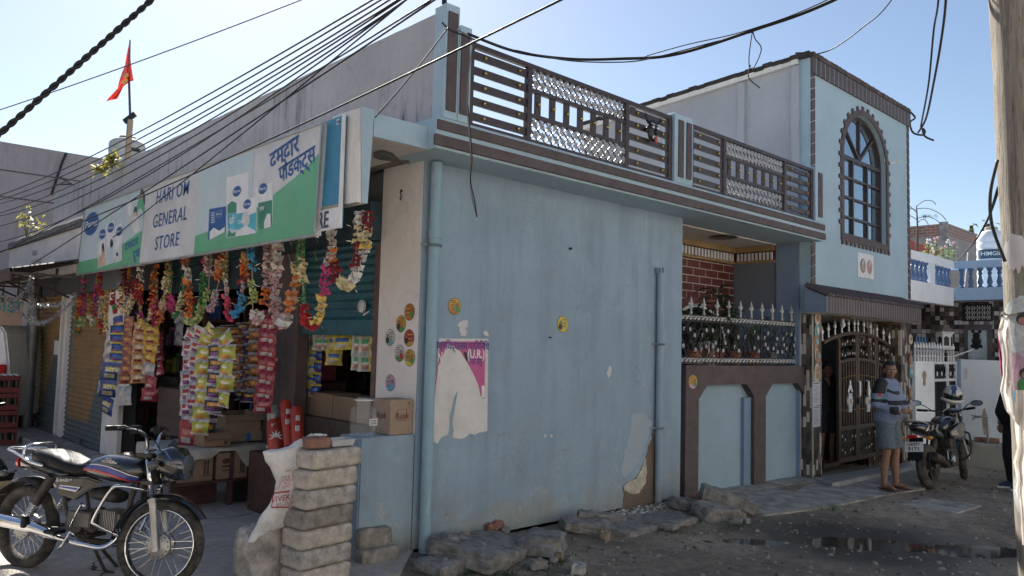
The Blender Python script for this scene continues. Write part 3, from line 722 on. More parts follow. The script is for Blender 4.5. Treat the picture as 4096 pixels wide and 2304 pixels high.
put('plaque_picture',g,[mat('plaque_ochre',(0.5,0.33,0.2),0.4,world=True),mat('plaque_pink',(0.5,0.26,0.22),0.4,world=True),mat('plaque_slate',(0.12,0.15,0.25),0.4,world=True),mat('plaque_cream',(0.6,0.5,0.38),0.4,world=True)],pl)
g=MB();cp=[(3535,640),(3550,652),(3562,648),(3570,655),(3585,644),(3590,652),(3604,652)]
for a,c in zip(cp,cp[1:]):A_,B_=P(*a),P(*c);g.bar((A_.x,TY-0.002,A_.z),(B_.x,TY-0.002,B_.z),0.004,0.03)
put('plaster_crack',g,mat('crack_filler',(0.6,0.58,0.5),0.9,world=True),H)
CY=4.86
q0,q1=QY(3312,1252,CY),QY(3686,1292,CY);q0.x=max(q0.x,TX-0.6)
cz0,cz1=QY(3312,1252,CY).z,QY(3312,1182,CY).z;cx0,cx1=q0.x,q1.x
g=MB();g.box((cx0,CY,cz0),(cx1,CY+0.03,cz1));cn=put('gate_canopy',g,BROWNT,H,bevel=0.004)
g=MB();g.hexa([(cx0,CY+0.031,cz0+0.02),(cx1,CY+0.031,cz0+0.02),(cx1,TY-0.001,cz0+0.02),(cx0,TY-0.001,cz0+0.02)],[(cx0,CY+0.031,cz1-0.01),(cx1,CY+0.031,cz1-0.01),(cx1,TY-0.001,cz1+0.13),(cx0,TY-0.001,cz1+0.13)]);put('canopy_core',g,BLUED,cn)
g=MB();n=34
for i in range(n):
 x=cx0-0.03+(cx1-cx0+0.06)*i/n;wv=(cx1-cx0+0.06)/n
 g.hexa([(x,CY-0.03,cz1-0.015),(x+wv*0.55,CY-0.03,cz1+0.012),(x+wv*0.55,TY-0.014,cz1+0.165),(x,TY-0.014,cz1+0.14)],[(x,CY-0.03,cz1+0.005),(x+wv*0.55,CY-0.03,cz1+0.045),(x+wv*0.55,TY-0.014,cz1+0.20),(x,TY-0.014,cz1+0.16)])
 g.hexa([(x+wv*0.55,CY-0.03,cz1+0.012),(x+wv,CY-0.03,cz1-0.015),(x+wv,TY-0.014,cz1+0.14),(x+wv*0.55,TY-0.014,cz1+0.165)],[(x+wv*0.55,CY-0.03,cz1+0.045),(x+wv,CY-0.03,cz1+0.005),(x+wv,TY-0.014,cz1+0.16),(x+wv*0.55,TY-0.014,cz1+0.20)])
put('canopy_tiles',g,BROWN,cn)
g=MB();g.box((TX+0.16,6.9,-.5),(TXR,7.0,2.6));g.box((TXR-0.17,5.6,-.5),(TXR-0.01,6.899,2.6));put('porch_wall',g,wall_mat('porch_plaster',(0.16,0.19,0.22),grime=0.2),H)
g=MB();g.box((TX+0.16,TY+0.17,2.36),(TXR-0.18,6.89,2.45));g.box((cx0+0.05,CY+0.035,cz0+0.0),(cx1-0.05,TY-0.002,cz0+0.018));put('porch_ceiling',g,CEIL,H)
for i,(px,py)in enumerate(((3372,1265),(3560,1288))):
 q=QZ(px,py,2.358);lm=MB();lm.lathe([(0.0,0),(0.16,0),(0.17,-0.012),(0.10,-0.028),(0.04,-0.03)],(q.x,max(q.y,TY-0.3),cz0-0.002),18)
 mm=put('ceiling_medallion',lm,mat('ochre_disc',(0.35,0.22,0.08),0.4,0.2,world=True),H,smooth='auto')
 if i==0:
  lm=MB();lm.lathe([(0.02,0),(0.02,-0.04),(0.035,-0.075),(0.037,-0.1),(0.02,-0.13),(0.003,-0.138)],(q.x,max(q.y,TY-0.3),cz0-0.03),12);put('light_bulb',lm,WHITEP,mm,smooth=True)
def QW(px,py,A,B):
 A,B=Vector((*A,0)),Vector((*B,0));n=(B-A).cross(Z);d=ray(px,py);return CAMP+d*((A-CAMP).dot(n)/d.dot(n))
gp0x=P(3247,1260).x;gp1x=P(3285,1260).x
g=MB();g.box((gp0x,TY-0.001,-0.1),(gp1x,5.58,2.34));gl=put('gate_pillar',g,STRIP,H)
gr0,gr1=P(3602,1290).x,14.70
g=MB();g.box((gr0,TY-0.002,-0.25),(gr1,5.58,2.35));gr_=put('gate_pillar',g,STRIP,H)
g=MB();g.box((gr0-0.5,5.56,-0.2),(gr0-0.001,5.75,2.35));put('gate_reveal',g,STRIP,H)
cr=mat('cream_corner_strip',(0.42,0.4,0.34),0.5,world=True)
g=MB();g.box((gp0x-0.004,TY-0.012,-0.05),(gp0x+0.025,TY-0.0015,2.34));put('corner_strip',g,cr,gl)
pm_=[mat('motif_cream',(0.55,0.5,0.4),0.5,world=True),mat('motif_orange',(0.45,0.2,0.1),0.5,world=True),mat('motif_teal',(0.15,0.4,0.45),0.5,world=True)]
g=MB()
for i,(px,py,k)in enumerate(((3266,1275,0),(3265,1325,2),(3262,1367,1),(3265,1420,0),(3268,1425,1),(3264,1480,0),(3262,1505,0))):
 q=P(px,py);disc(g,(q.x,TY-0.013-0.001*i,q.z),X,Z,0.085,9,k,ry=0.1);disc(g,(q.x+0.01,TY-0.022-0.001*i,q.z+0.01),X,Z,0.045,7,(k+1)%3,ry=0.05)
put('painted_motifs',g,pm_,gl)
g=MB()
for i,(px,py,k)in enumerate(((3640,1358,0),(3641,1440,1),(3641,1490,2),(3641,1570,1),(3641,1620,0))):
 q=P(px,py);disc(g,(q.x,TY-0.014-0.001*i,q.z),X,Z,0.10,9,k,ry=0.09);disc(g,(q.x+0.01,TY-0.022-0.001*i,q.z+0.01),X,Z,0.05,7,(k+1)%3,ry=0.04)
put('painted_motifs',g,pm_,gr_)
# boundary wall with its grille
BA,BB=(8.06,5.50),(gp0x+0.005,5.31)
bd=(Vector((*BB,0))-Vector((*BA,0)));BL=bd.length;bu=bd.normalized();bn=Vector((bu.y,-bu.x,0))
BW=thing('boundary_wall','low blue boundary wall with brown arched frames under the veranda grille','wall',(*BA,0))
def along(px,py=1500):return(QW(px,py,BA,BB)-Vector((*BA,0))).dot(bu)
def bp(s,d,z):return Vector((*BA,0))+bu*s+bn*d+Z*z
def bbox(mb,s0,s1,d0,d1,z0,z1,m=None):mb.hexa([bp(s0,d0,z0),bp(s1,d0,z0),bp(s1,d1,z0),bp(s0,d1,z0)][::-1],[bp(s0,d0,z1),bp(s1,d0,z1),bp(s1,d1,z1),bp(s0,d1,z1)][::-1],m)
wtop=QW(2760,1462,BA,BB).z
g=MB();bbox(g,0.0,BL,-0.25,-0.10,-0.4,wtop-0.01);put('blue_panel',g,wall_mat('panel_blue_plaster',(0.3,0.41,0.48),grime=0.25),BW)
s1,s2,s3,s4=along(2744),along(2797),along(3018),along(3064)
sR=BL
zb=QW(2850,1540,BA,BB).z
g=MB()
def frame(a,c,sa,sb):
 bbox(g,a,c,-0.0995,0.0,-0.4,wtop)
g2=MB()
bbox(g,max(0.0,s1),s2,-0.0995,0,-0.4,wtop);bbox(g,s3,s4,-0.0995,0,-0.4,wtop);bbox(g,s2,s3,-0.0995,0,zb,wtop);bbox(g,s4,sR,-0.0995,0,zb,wtop)
for a,sg in((s2,1),(s3,-1),(s4,1),(sR,-1)):
 t=0.17
 q=[bp(a,-0.0995,zb),bp(a+sg*t,-0.0995,zb),bp(a,-0.0995,zb-0.17)];q2=[bp(a,0,zb),bp(a+sg*t,0,zb),bp(a,0,zb-0.17)]
 g.add(q+q2,[(0,1,2),(5,4,3),(0,3,4,1),(1,4,5,2)])
put('brown_frame',g,BROWN,BW)
g=MB();bbox(g,s3-0.16,s3-0.001,-0.099,-0.05,-0.4,zb-0.18);put('blue_return',g,BLUED,BW)
GR=thing('veranda_grille','black scrollwork grille with white leaf borders and fleur spikes over the boundary wall','grille',(*BA,1.6))
z0=QW(2760,1440,BA,BB).z;z1=QW(2740,1270,BA,BB).z
g=MB();dd=-0.12
for z in(z0-0.045,z0+0.03,z1-0.03,z1+0.045):g.bar(bp(0.02,dd,z),bp(BL-0.02,dd,z),0.014,0.014)
for s in(0.03,BL/3,2*BL/3,BL-0.03):g.bar(bp(s,dd,z0-0.05),bp(s,dd,z1+0.05),0.016,0.016)
put('rails',g,DARKM,GR)
for zc_ in(z0-0.008,z1+0.008):
 g=MB();s=0.05
 while s<BL-0.04:
  pts=[bp(s+0.035*math.cos(a),dd-0.0,zc_+0.026*math.sin(a))for a in[R(t)for t in range(-40,230,30)]]
  g.tube(pts,0.0105,5,caps=True);g.ball(bp(s,dd+0.008,zc_-0.012),0.016,6);g.tube([bp(s+0.035,dd,zc_-0.02),bp(s+0.06,dd,zc_+0.02)],0.01,5)
  s+=0.082
 put('leaf_border',g,MATS.get('aged_white_casting')or mat('aged_white_casting',(0.48,0.47,0.45),0.55,var=0.3,vs=25,world=True),GR,smooth=True)
def spiral(c,r,ang,turns=1.2,sg=1,n=16):
 out=[]
 for i in range(n+1):
  t=i/n;rr_=r*(1-0.75*t);a=ang+sg*2*math.pi*turns*t
  out.append((c[0]+rr_*math.cos(a),c[1]+rr_*math.sin(a)))
 return out
g=MB();fl=MB();zm=(z0+z1)/2;hh=(z1-z0)-0.08
rn=random.Random(3);nm=6
for k in range(nm):
 c=BL*(k+0.5)/nm;w2=BL/nm/2
 for sg in(-1,1):
  for(cx_,cz_,r_,a0,tg)in((0.30,0.30,0.27,-1.6,1),(0.68,0.62,0.24,3.2,-1),(0.28,0.78,0.2,1.4,1),(0.75,0.2,0.22,0,1),(0.55,0.42,0.16,2,-1)):
   cs=c+sg*w2*cx_;cz=z0+0.04+hh*cz_;rr_=r_*hh
   pts=spiral((0,0),rr_,a0,1.15,tg)
   g.tube([bp(cs+sg*p[0]*0.8,dd,cz+p[1])for p in pts],0.0065,4)
   if rn.random()<0.8:
    q=bp(cs,dd+0.012,cz)
    if rn.random()<0.5:fl.ball(q,0.019,6,0,(0.6,0.4,1.4));fl.ball(q+Z*0.02+bu*0.01,0.012,5)
    else:flower(fl,q,0.03,0)
 g.tube([bp(c,dd,z0+0.03),bp(c-w2*0.2,dd,z0+hh*0.4),bp(c-w2*0.75,dd,z1-0.05)],0.007,4);g.tube([bp(c,dd,z0+0.03),bp(c+w2*0.2,dd,z0+hh*0.4),bp(c+w2*0.75,dd,z1-0.05)],0.007,4)
put('scrollwork',g,DARKM,GR);put('white_rosettes',fl,MATS['aged_white_casting'],GR,smooth=True)
def fleur(mb,o,h,ux=X):
 o=Vector(o);mb.lathe([(0.012,0),(0.02,h*0.12),(0.009,h*0.2),(0.018,h*0.3),(0.008,h*0.38),(0.022,h*0.55),(0.014,h*0.78),(0.001,h)],o,6)
 for sg in(-1,1):mb.tube([o+Z*h*0.4,o+ux*sg*0.03+Z*h*0.55,o+ux*sg*0.045+Z*h*0.62,o+ux*sg*0.05+Z*h*0.52],[0.008,0.01,0.009,0.004],5)
px_sp=[2742,2795,2846,2900,2947,2993,3036,3079,3120,3158,3196]
for q in px_sp:
 s=along(q,1250);g=MB();fleur(g,bp(s,dd,z1+0.05),0.24,bu);put('fleur_spike',g,MATS['aged_white_casting'],GR,smooth=True)
 # the gate
GY=5.36
G=thing('iron_gate','bronze-brown double iron gate with arched top, silver spikes and two medallions, left side standing open','gate',(12.5,GY,0))
ggz=lambda px,py:QY(px,py,GY)
x0g,xA,xB,xC,xD=ggz(3290,1500).x,ggz(3350,1500).x,ggz(3424,1500).x,ggz(3500,1500).x,ggz(3583,1500).x
zbg=0.09;apx=(xB+ggz(3432,1500).x)/2
zA=ggz(3425,1333).z;zE=ggz(3583,1405).z;zS=ggz(3289,1370).z
def ztop(x):
 if x<apx:t=(apx-x)/(apx-x0g);return zA+(zS-zA)*t*t
 t=(x-apx)/(xD-apx);return zA+(zE-zA)*t*t
def arcbar(mb,xa,xb,dz,w=0.045,d=0.05,n=10):
 for i in range(n):
  a,c=xa+(xb-xa)*i/n,xa+(xb-xa)*(i+1)/n
  mb.bar((a,GY,ztop(a)+dz),(c+0.002,GY,ztop(c)+dz),d,w)
g=MB();arcbar(g,x0g,xD,0,0.05,0.055,30);g.box((x0g,GY-0.02,zbg-0.03),(xA,GY+0.02,zbg+0.03));put('arch_frame',g,BRONZE,G)
def leaf(name,xa,xb,knobs=True):
 g=MB()
 for x in(xa+0.03,xb-0.03):g.box((x-0.028,GY-0.025,zbg),(x+0.028,GY+0.025,ztop(x)-0.03))
 zm1=0.62;g.box((xa+0.059,GY-0.02,zbg),(xb-0.059,GY+0.02,zbg+0.08));g.box((xa+0.059,GY-0.02,zm1-0.03),(xb-0.059,GY+0.02,zm1+0.03))
 arcbar(g,xa+0.058,xb-0.058,-0.42,0.05,0.045,8)
 L=put(name,g,BRONZE,G,bevel=0.003)
 b_=MB();n=max(5,int((xb-xa-0.14)/0.085))
 for i in range(n):
  x=xa+0.1+(xb-xa-0.2)*i/(n-1);b_.box((x-0.017,GY-0.014,zm1+0.031),(x+0.017,GY+0.014,ztop(x)-0.45))
 put('bars',b_,BRONZE,L)
 bk=MB();bk.box((xa+0.06,GY+0.017,zbg+0.081),(xb-0.06,GY+0.021,zm1-0.031));bk.box((xa+0.06,GY+0.017,zm1+0.031),(xb-0.06,GY+0.021,ztop(xb)-0.47));put('back_sheet',bk,DARKM,L)
 kn=MB();
 for i in range(n):
  x=xa+0.1+(xb-xa-0.2)*i/(n-1)
  for z in(zm1+0.28,ztop(x)-0.68):kn.ball((x,GY-0.022,z),0.013,7)
 put('gold_studs',kn,GOLD,L,smooth=True)
 sc=MB();wl=MB()
 for zlo_,zhi_ in((zbg+0.08,zm1-0.03),(None,None)):
  k=3
  for i in range(k):
   cx_=xa+0.06+(xb-xa-0.12)*(i+0.5)/k;a_,c_=(zlo_,zhi_)if zlo_ else(ztop(cx_)-0.39,ztop(cx_)-0.04)
   h_=c_-a_;w_=(xb-xa-0.12)/k/2
   for sg in(-1,1):
    for cz_,r_ in((0.25,0.2),(0.72,0.22)):
     sc.tube([(cx_+sg*(w_*0.5+p[0]*0.9),GY-0.016,a_+h_*cz_+p[1])for p in spiral((0,0),r_*h_,2.0,1.1,1,10)],0.006,4)
     if rn.random()<0.6:wl.ball((cx_+sg*w_*0.5+rn.uniform(-.02,.02),GY-0.03,a_+h_*cz_+rn.uniform(-.03,.03)),0.017,6,0,(0.6,0.5,1.5))
 put('scrollwork',sc,BRONZE,L);put('silver_leaves',wl,SILVER,L,smooth=True)
 return L
for a,c in((xA,xB),(xB+0.012,xC),(xC+0.012,xD)):leaf('gate_leaf',a,c)
for px in(3289,3314,3340,3367,3395,3418,3432,3456,3483,3508,3534,3558,3580):
 x=ggz(px,1400).x;g=MB();fleur(g,(x,GY,ztop(x)+0.02),0.24);put('silver_spike',g,SILVER,G,smooth=True)
for px in(3393,3466):
 q=ggz(px,1605);g=MB();zc_=q.z;y=GY-0.035
 g.lathe([(0.095,0),(0.1,0.015),(0.07,0.025),(0.0,0.03)],(q.x,y,zc_),16,axis='Y')
 g.M=Matrix();g.box((q.x-0.06,y,zc_-0.17),(q.x+0.06,y+0.02,zc_-0.12));g.prism([(-0.05,-0.13),(0.05,-0.13),(0.09,0),(0.05,0.13),(-0.05,0.13),(-0.09,0)],0.02,(q.x,y+0.005,zc_))
 for k in range(5):g.ball((q.x+(k-2)*0.03,y,zc_+0.16+0.05*(2-abs(k-2))),0.03,6,0,(0.8,0.4,1.6))
 g.ball((q.x,y,zc_+0.28),0.03,6,0,(0.7,0.4,2))
 md=put('medallion',g,SILVER,G,smooth='auto')
 g=MB();e=0.034;t=0.009
 g.M=Matrix.Translation((q.x,y-0.008,zc_))
 g.box((-t/2,-0.003,-e),(t/2,0.003,e));g.box((-e,-0.0035,-t/2),(e,0.0035,t/2))
 for dx,dz,ux_,uz_ in((0,e,1,0),(e,0,0,-1),(0,-e,-1,0),(-e,0,0,1)):
  g.box((dx-t/2 if ux_>=0 else dx+t/2,-0.0025,dz-t/2 if uz_>=0 else dz+t/2),(dx+ux_*e+(t/2 if ux_>=0 else-t/2),0.0025,dz+uz_*e+(t/2 if uz_>=0 else-t/2)))
 put('emblem',g,GOLD,md)
for px in(3424,3459):
 a,c=ggz(px,1523),ggz(px,1585);g=MB();zz=[a.z+(c.z-a.z)*i/16 for i in range(17)]
 g.tube([(a.x,GY-0.06,z)for z in zz],[0.026 if i%2 else 0.018 for i in range(17)],8);g.bar((a.x,GY-0.06,c.z),(a.x,GY-0.01,c.z),0.02,0.02);g.bar((a.x,GY-0.06,a.z),(a.x,GY-0.01,a.z),0.02,0.02)
 put('pull_handle',g,SILVER,G,smooth=True)
g=MB();a=ggz(3424,1600);g.box((a.x-0.035,GY-0.06,a.z-0.06),(a.x+0.06,GY-0.03,a.z+0.03));g.bar((a.x-0.3,GY-0.04,a.z+0.13),(a.x+0.45,GY-0.04,a.z+0.13),0.012,0.012);put('latch',g,DARKM,G)
# houses across the lane (behind the camera, seen in the tower window, lighting the lane)
OPW=wall_mat('opposite_cream_plaster',(0.72,0.66,0.58),grime=0.15)
OPB=wall_mat('opposite_white_plaster',(0.74,0.74,0.72),grime=0.15)
def opposite(x0,x1,y,h,m,lab):
 T=thing('opposite_house',lab,'house',((x0+x1)/2,y-3,0))
 g=MB();g.box((x0,y-6,-0.5),(x1,y,h));put('wall',g,m,T)
 g=MB();g.box((x0-0.1,y+0.001,3.1),(x1+0.1,y+0.9,3.25));g.box((x0-0.1,y+0.001,h-0.1),(x1+0.1,y+0.5,h+0.05));put('slab',g,OPB,T)
 g=MB();x=x0
 g.box((x0,y+0.83,4.05),(x1,y+0.89,4.12))
 while x<x1:g.box((x,y+0.84,3.26),(x+0.1,y+0.88,4.04));x+=0.28
 put('balustrade',g,NBLUE,T)
 x=x0+1.2
 while x<x1-1.5:
  for z in(1.0,4.2):
   g=MB();g.box((x,y+0.001,z),(x+1.1,y+0.05,z+1.3));wd=put('window',g,BROWNM,T)
   g=MB();g.box((x+0.08,y+0.051,z+0.08),(x+1.02,y+0.06,z+1.22));put('pane',g,mat('dark_window',(0.02,0.022,0.025),0.15,world=True),wd)
  x+=3.1
opposite(-9,3.5,-4.4,5.6,OPW,'cream two-storey house facing the shop from across the lane')
opposite(3.7,12.5,-4.0,6.2,OPB,'white two-storey house with blue balustrade across from the tower')
opposite(12.8,24,-4.4,5.2,OPW,'cream house at the far end across the lane')
opposite(-26,-13,-4.2,5.5,OPB,'white house further left across the lane')
for i in(0,1):opposite(-15,-3,14+i*13,6,OPW,['cream house standing across the street to the west','farther cream house across the street to the west'][i]);T=bpy.data.objects[['opposite_house.004','opposite_house.005'][i]];T.rotation_euler.z=R(-90);T.location.x=-13
# neighbour house on the right
NX=17.0
N=thing('neighbour_house','white and blue house with blue balusters and chequered tile wall right of the tower','house',(19,5.5,-0.3))
NP=lambda px,py:QX(px,py,NX)
NF=lambda px,py:QY(px,py,TY+0.02)
zt_=NP(3900,1042).z;zb1=NP(3900,1072).z;zb2=NP(3900,1150).z;zb3=NP(3900,1200).z
yc=NP(3815,1100).y
g=MB()
g.box((NX,1.0,zb3),(NX+0.14,yc+0.2,zb2));g.box((NX-0.02,1.0,zb1),(NX+0.18,yc+0.2,zt_));put('balcony_front',g,NBLUE,N)
zl3=NF(3700,1248).z;zl2=NF(3700,1140).z;zl1=NF(3700,1040).z;zl0=NF(3700,1008).z
zl3,zl2,zl1,zl0=2.78,zb2+0.0,zb1,zt_+0.002
g=MB();g.box((TXR+0.02,yc,zl3),(NX-0.021,yc+0.14,zl2));g.box((TXR+0.02,yc-0.02,zl1),(NX-0.021,yc+0.16,zl0))
g.box((15.75,yc+0.001,zl2),(15.95,yc+0.139,zl1));put('balcony_side',g,NWHITE,N)
def baluster(mb,x,y,z0,z1):
 h=z1-z0;mb.lathe([(0.055,0),(0.055,0.06*h),(0.03,0.1*h),(0.055,0.28*h),(0.045,0.36*h),(0.025,0.62*h),(0.045,0.72*h),(0.028,0.8*h),(0.055,0.92*h),(0.055,h)],(x,y,z0),8)
BP_=mat('baluster_blue_paint',(0.07,0.13,0.26),0.5,world=True,var=0.2)
y=yc-0.12
while y>2.2:
 g=MB();baluster(g,NX+0.07,y,zb2,zb1);put('baluster',g,BP_,N,smooth='auto');y-=0.165
x=TXR+0.12
while x<NX-0.1:
 if not 15.68<x<16.02:g=MB();baluster(g,x,yc+0.07,zl2,zl1);put('baluster',g,BP_,N,smooth='auto')
 x+=0.21
g=MB();g.box((NX+0.5,0.5,-0.6),(NX+0.7,6.6,zb3));g.box((TXR+0.02,6.4,0.3),(NX+0.499,6.6,3.6));put('tiled_wall',g,MOSAIC,N)
g=MB();g.box((NX+0.145,1.0,zb3+0.02),(NX+4,9,zb2-0.05));g.box((TXR+0.03,yc+0.145,zl3+0.05),(NX+0.14,9,zl2-0.05));put('floor_slab',g,NBLUE,N)
g=MB();g.box((TXR+0.02,5.9,0.2),(15.6,6.39,2.9));put('porch_pier',g,NWHITE,N)
dx=NX+0.5
D=lambda px,py:QX(px,py,dx)
a,c=D(3858,1298),D(3972,1450)
g=MB();g.box((dx-0.05,c.y,0.0),(dx-0.001,a.y,a.z));dr=put('door',g,mat('grey_brown_door_frame',(0.10,0.085,0.09),0.5,world=True),N)
a,c=D(3875,1322),D(3952,1450)
g=MB();g.box((dx-0.06,c.y,0.05),(dx-0.051,a.y,a.z));dl=put('door_panel',g,mat('pale_door_paint',(0.42,0.5,0.53),0.5,world=True,dirt=(0.2,0.22,0.22)),dr)
q=D(3910,1365);g=MB()
for dy,dz,r in((0,0,0.09),(0,0.11,0.07),(-0.06,0.19,0.035),(0.06,0.19,0.035),(-0.07,-0.1,0.04),(0.07,-0.1,0.04),(0,-0.12,0.05)):g.lathe([(r,0),(r*0.7,-0.012)],(dx-0.062,q.y+dy,q.z+dz),10,axis='X')
put('door_ornament',g,DARKM,dr)
a,c=D(3850,1217),D(3971,1285);g=MB();g.box((dx-0.03,c.y,c.z),(dx-0.001,a.y,a.z));vt=put('ventilator',g,DARKM,N)
g=MB()
for i in range(5):
 for j in range(3):flower(g,(dx-0.04,a.y+(c.y-a.y)*(0.2+0.17*i),c.z+(a.z-c.z)*(0.22+0.27*j)),0.055,0,ax=Y)
put('vent_rosettes',g,SILVER,vt,smooth=True)
CWt=NP(3930,1440).z
W2=thing('compound_wall','white stained compound wall with a tap pipe in front of the chequered house','wall',(NX,4,-0.3))
g=MB();top_noise(g,1.0,NP(3846,1600).y,NX,NX+0.18,-0.9,CWt,10,0.01,3)
W_=put('white_face',g,NWHITE,W2)
g=MB();y0_=NP(3846,1600).y;g.box((NX-0.03,y0_+0.001,-0.9),(NX+0.2,NP(3812,1600).y,CWt+0.01));put('blue_pier',g,wall_mat('powder_blue_plaster',(0.3,0.4,0.5),grime=0.2),W2)
g=MB();g.box((NX-0.012,NP(3872,1480).y,1.35),(NX-0.001,NP(3858,1480).y,1.57));put('switch_plate',g,WHITEP,W2)
g=MB();pts=[NP(x_,y_)for x_,y_ in((3932,1640),(3938,1630),(3946,1650),(3950,1690),(3944,1740),(3936,1740),(3930,1700),(3928,1670))]
g.add([p-X*0.004 for p in pts],[tuple(reversed(range(8)))]);put('peeled_patch',g,mat('peeled_ochre',(0.42,0.34,0.26),0.9,world=True,var=0.4),W2)
g=MB();a,c=NP(3855,1758),NP(3998,1850);g.box((NX-0.5,2.6,-0.9),(NX-0.002,a.y-0.05,QX(3900,1770,NX-0.5).z))
put('wash_plinth',g,wall_mat('mossy_plinth',(0.36,0.35,0.3),stain=(0.04,0.04,0.02),grime=0.9),W2,bevel=0.03)
PIPEM=mat('galvanised_pipe',(0.38,0.4,0.4),0.45,0.5,world=True)
tp=thing('water_tap','galvanised water tap pipe rising in front of the white compound wall','tap',QX(3950,1850,NX-0.35))
q0,q1,q2=QX(3952,1845,NX-0.4),QX(3951,1672,NX-0.4),QX(3895,1668,NX-0.4)
g=MB();g.tube([q0,q1,q1+Z*0.03,q2],0.022,8);put('pipe',g,PIPEM,tp,smooth=True);g=MB();g.tube([q2,q2-Z*0.06],0.025,8);g.box(q2+Vector((-0.01,-0.05,0.02)),q2+Vector((0.01,0.05,0.035)));put('tap_head',g,PIPEM,tp)
pz=QX(3900,1770,NX-0.5).z
for i,(px,w_)in enumerate(((3935,0.3),(3965,0.26))):
 q=QZ(px,1757,pz+0.05);solo('loose_brick',['dark loose brick lying on the mossy plinth left of the tap','reddish loose brick lying on the mossy plinth right of the tap'][i],'brick',block((NX-0.25,QX(px,1757,NX-0.25).y,pz+0.045),0.12,w_,0.09,i+3,rz=0.2*i),BRICKRED,smooth=True)
G2=thing('white_gate','white framed double gate with dark bars and silver spikes beside the compound wall','gate',(16,yc,-0.2))
gy=yc-0.02;F2=lambda px,py:QY(px,py,gy)
xa,xm,xb=F2(3732,1600).x,F2(3783,1600).x,F2(3812,1600).x
xb=min(F2(3840,1600).x,NX-0.04)
z_t,z_m,z_b=F2(3740,1446).z,F2(3740,1520).z,-0.35
g=MB()
xm=xa+(xb-xa)*0.58
for x_ in(xa,xm-0.04,xm+0.045,xb-0.04):g.box((x_,gy-0.02,z_b),(x_+0.045,gy+0.02,z_t))
for z_ in(z_b+0.02,z_m-0.03,z_t-0.05):g.box((xa+0.046,gy-0.018,z_),(xb-0.041,gy+0.018,z_+0.05))
put('gate_frame',g,WHITEP,G2)
g=MB();x_=xa+0.08
while x_<xb-0.06:g.box((x_-0.012,gy-0.01,z_b+0.06),(x_+0.012,gy+0.01,z_m-0.035));x_+=0.075
for k in range(8):
 c_=xa+0.1+(xb-xa-0.2)*k/7;g.tube([(c_+p[0],gy,(z_m+z_t)/2+p[1])for p in spiral((0,0),0.13,k,1.2)],0.01,4)
g.box((xa+0.05,gy+0.03,z_b),(xb-0.05,gy+0.035,z_t-0.02));put('gate_bars',g,DARKM,G2)
g=MB()
for k in range(5):
 for z_ in(1.45,0.62):g.ball((xa+0.15+(xb-xa-0.3)*k/4,gy-0.03,z_),0.035,7,0,(0.8,0.4,1.4))
put('gate_studs',g,WHITEP,G2,smooth=True)
g=MB();g.box((TXR+0.1,gy-0.02,-0.5),(xa-0.01,gy+0.25,z_t));g2p=put('gate_post',g,NWHITE,G2)
q=F2(3691,1502);g=MB();g.lathe([(0.09,0),(0.07,0.015)],(q.x,gy-0.034,q.z),7,axis='Y');g.M=Matrix();g.lathe([(0.06,0),(0.05,0.015)],(q.x,gy-0.034,q.z-0.13),6,axis='Y');put('plaque',g,mat('tan_relief',(0.38,0.27,0.16),0.7,world=True),g2p)
x_=TXR+0.15
while x_<xb:
 g=MB();g.lathe([(0.02,0),(0.02,0.16),(0.032,0.19),(0.012,0.22),(0.03,0.26),(0.001,0.36)],(x_,gy,z_t+0.002),6);put('silver_spike',g,SILVER,G2,smooth='auto');x_+=0.145
g=MB();g.bar((TXR+0.1,gy,z_t+0.1),(xb,gy,z_t+0.1),0.02,0.02);g.bar((xb-0.1,gy,z_t+0.1),(xb+0.05,gy-0.3,z_t+0.25),0.015,0.015);put('spike_rail',g,SILVER,G2)
g=MB();a,c=QY(3655,1346,5.9),QY(3762,1384,5.9);g.box((a.x,5.86,c.z),(c.x,5.89,a.z));solo('striped_awning','blue awning with white stripes behind the silver spikes of the white gate','awning',g,groove_mat('blue_stripe_tin',(0.03,0.13,0.3),(0.6,0.65,0.68),0.17,'X',0.14))
q=NP(3781,1402);q=Vector((xb-0.25,gy+0.12,z_t))
q=F2(3781,1400);LZ=q.z
L=thing('lantern','white lantern with dark arched panes standing on the neighbour gate post','lantern',(q.x,gy,LZ))
g=MB();g.lathe([(0.12,0),(0.15,0.03),(0.13,0.05),(0.13,0.3),(0.16,0.33),(0.17,0.35)],(q.x,gy,LZ),6);put('body',g,WHITEP,L)
g=MB();g.lathe([(0.18,0.351),(0.15,0.38),(0.08,0.44),(0.03,0.47),(0.02,0.5),(0.035,0.53),(0.001,0.6)],(q.x,gy,LZ),6);put('cap',g,mat('lantern_cap_copper',(0.3,0.2,0.16),0.4,0.4,world=True),L)
g=MB()
for k in range(6):
 a=math.pi/6+k*math.pi/3;n_=Vector((math.cos(a),math.sin(a),0));t_=Vector((-n_.y,n_.x,0));o=Vector((q.x,gy,LZ+0.17))+n_*0.116
 g.add([o-t_*0.045-Z*0.09,o+t_*0.045-Z*0.09,o+t_*0.045+Z*0.06,o+Z*0.1,o-t_*0.045+Z*0.06],[(0,1,2,3,4)])
put('pane',g,DARKM,L)
g=MB();g.box((q.x-0.02,gy-0.02,z_t+0.0),(q.x+0.02,gy+0.02,LZ));put('post',g,DARKM,L)
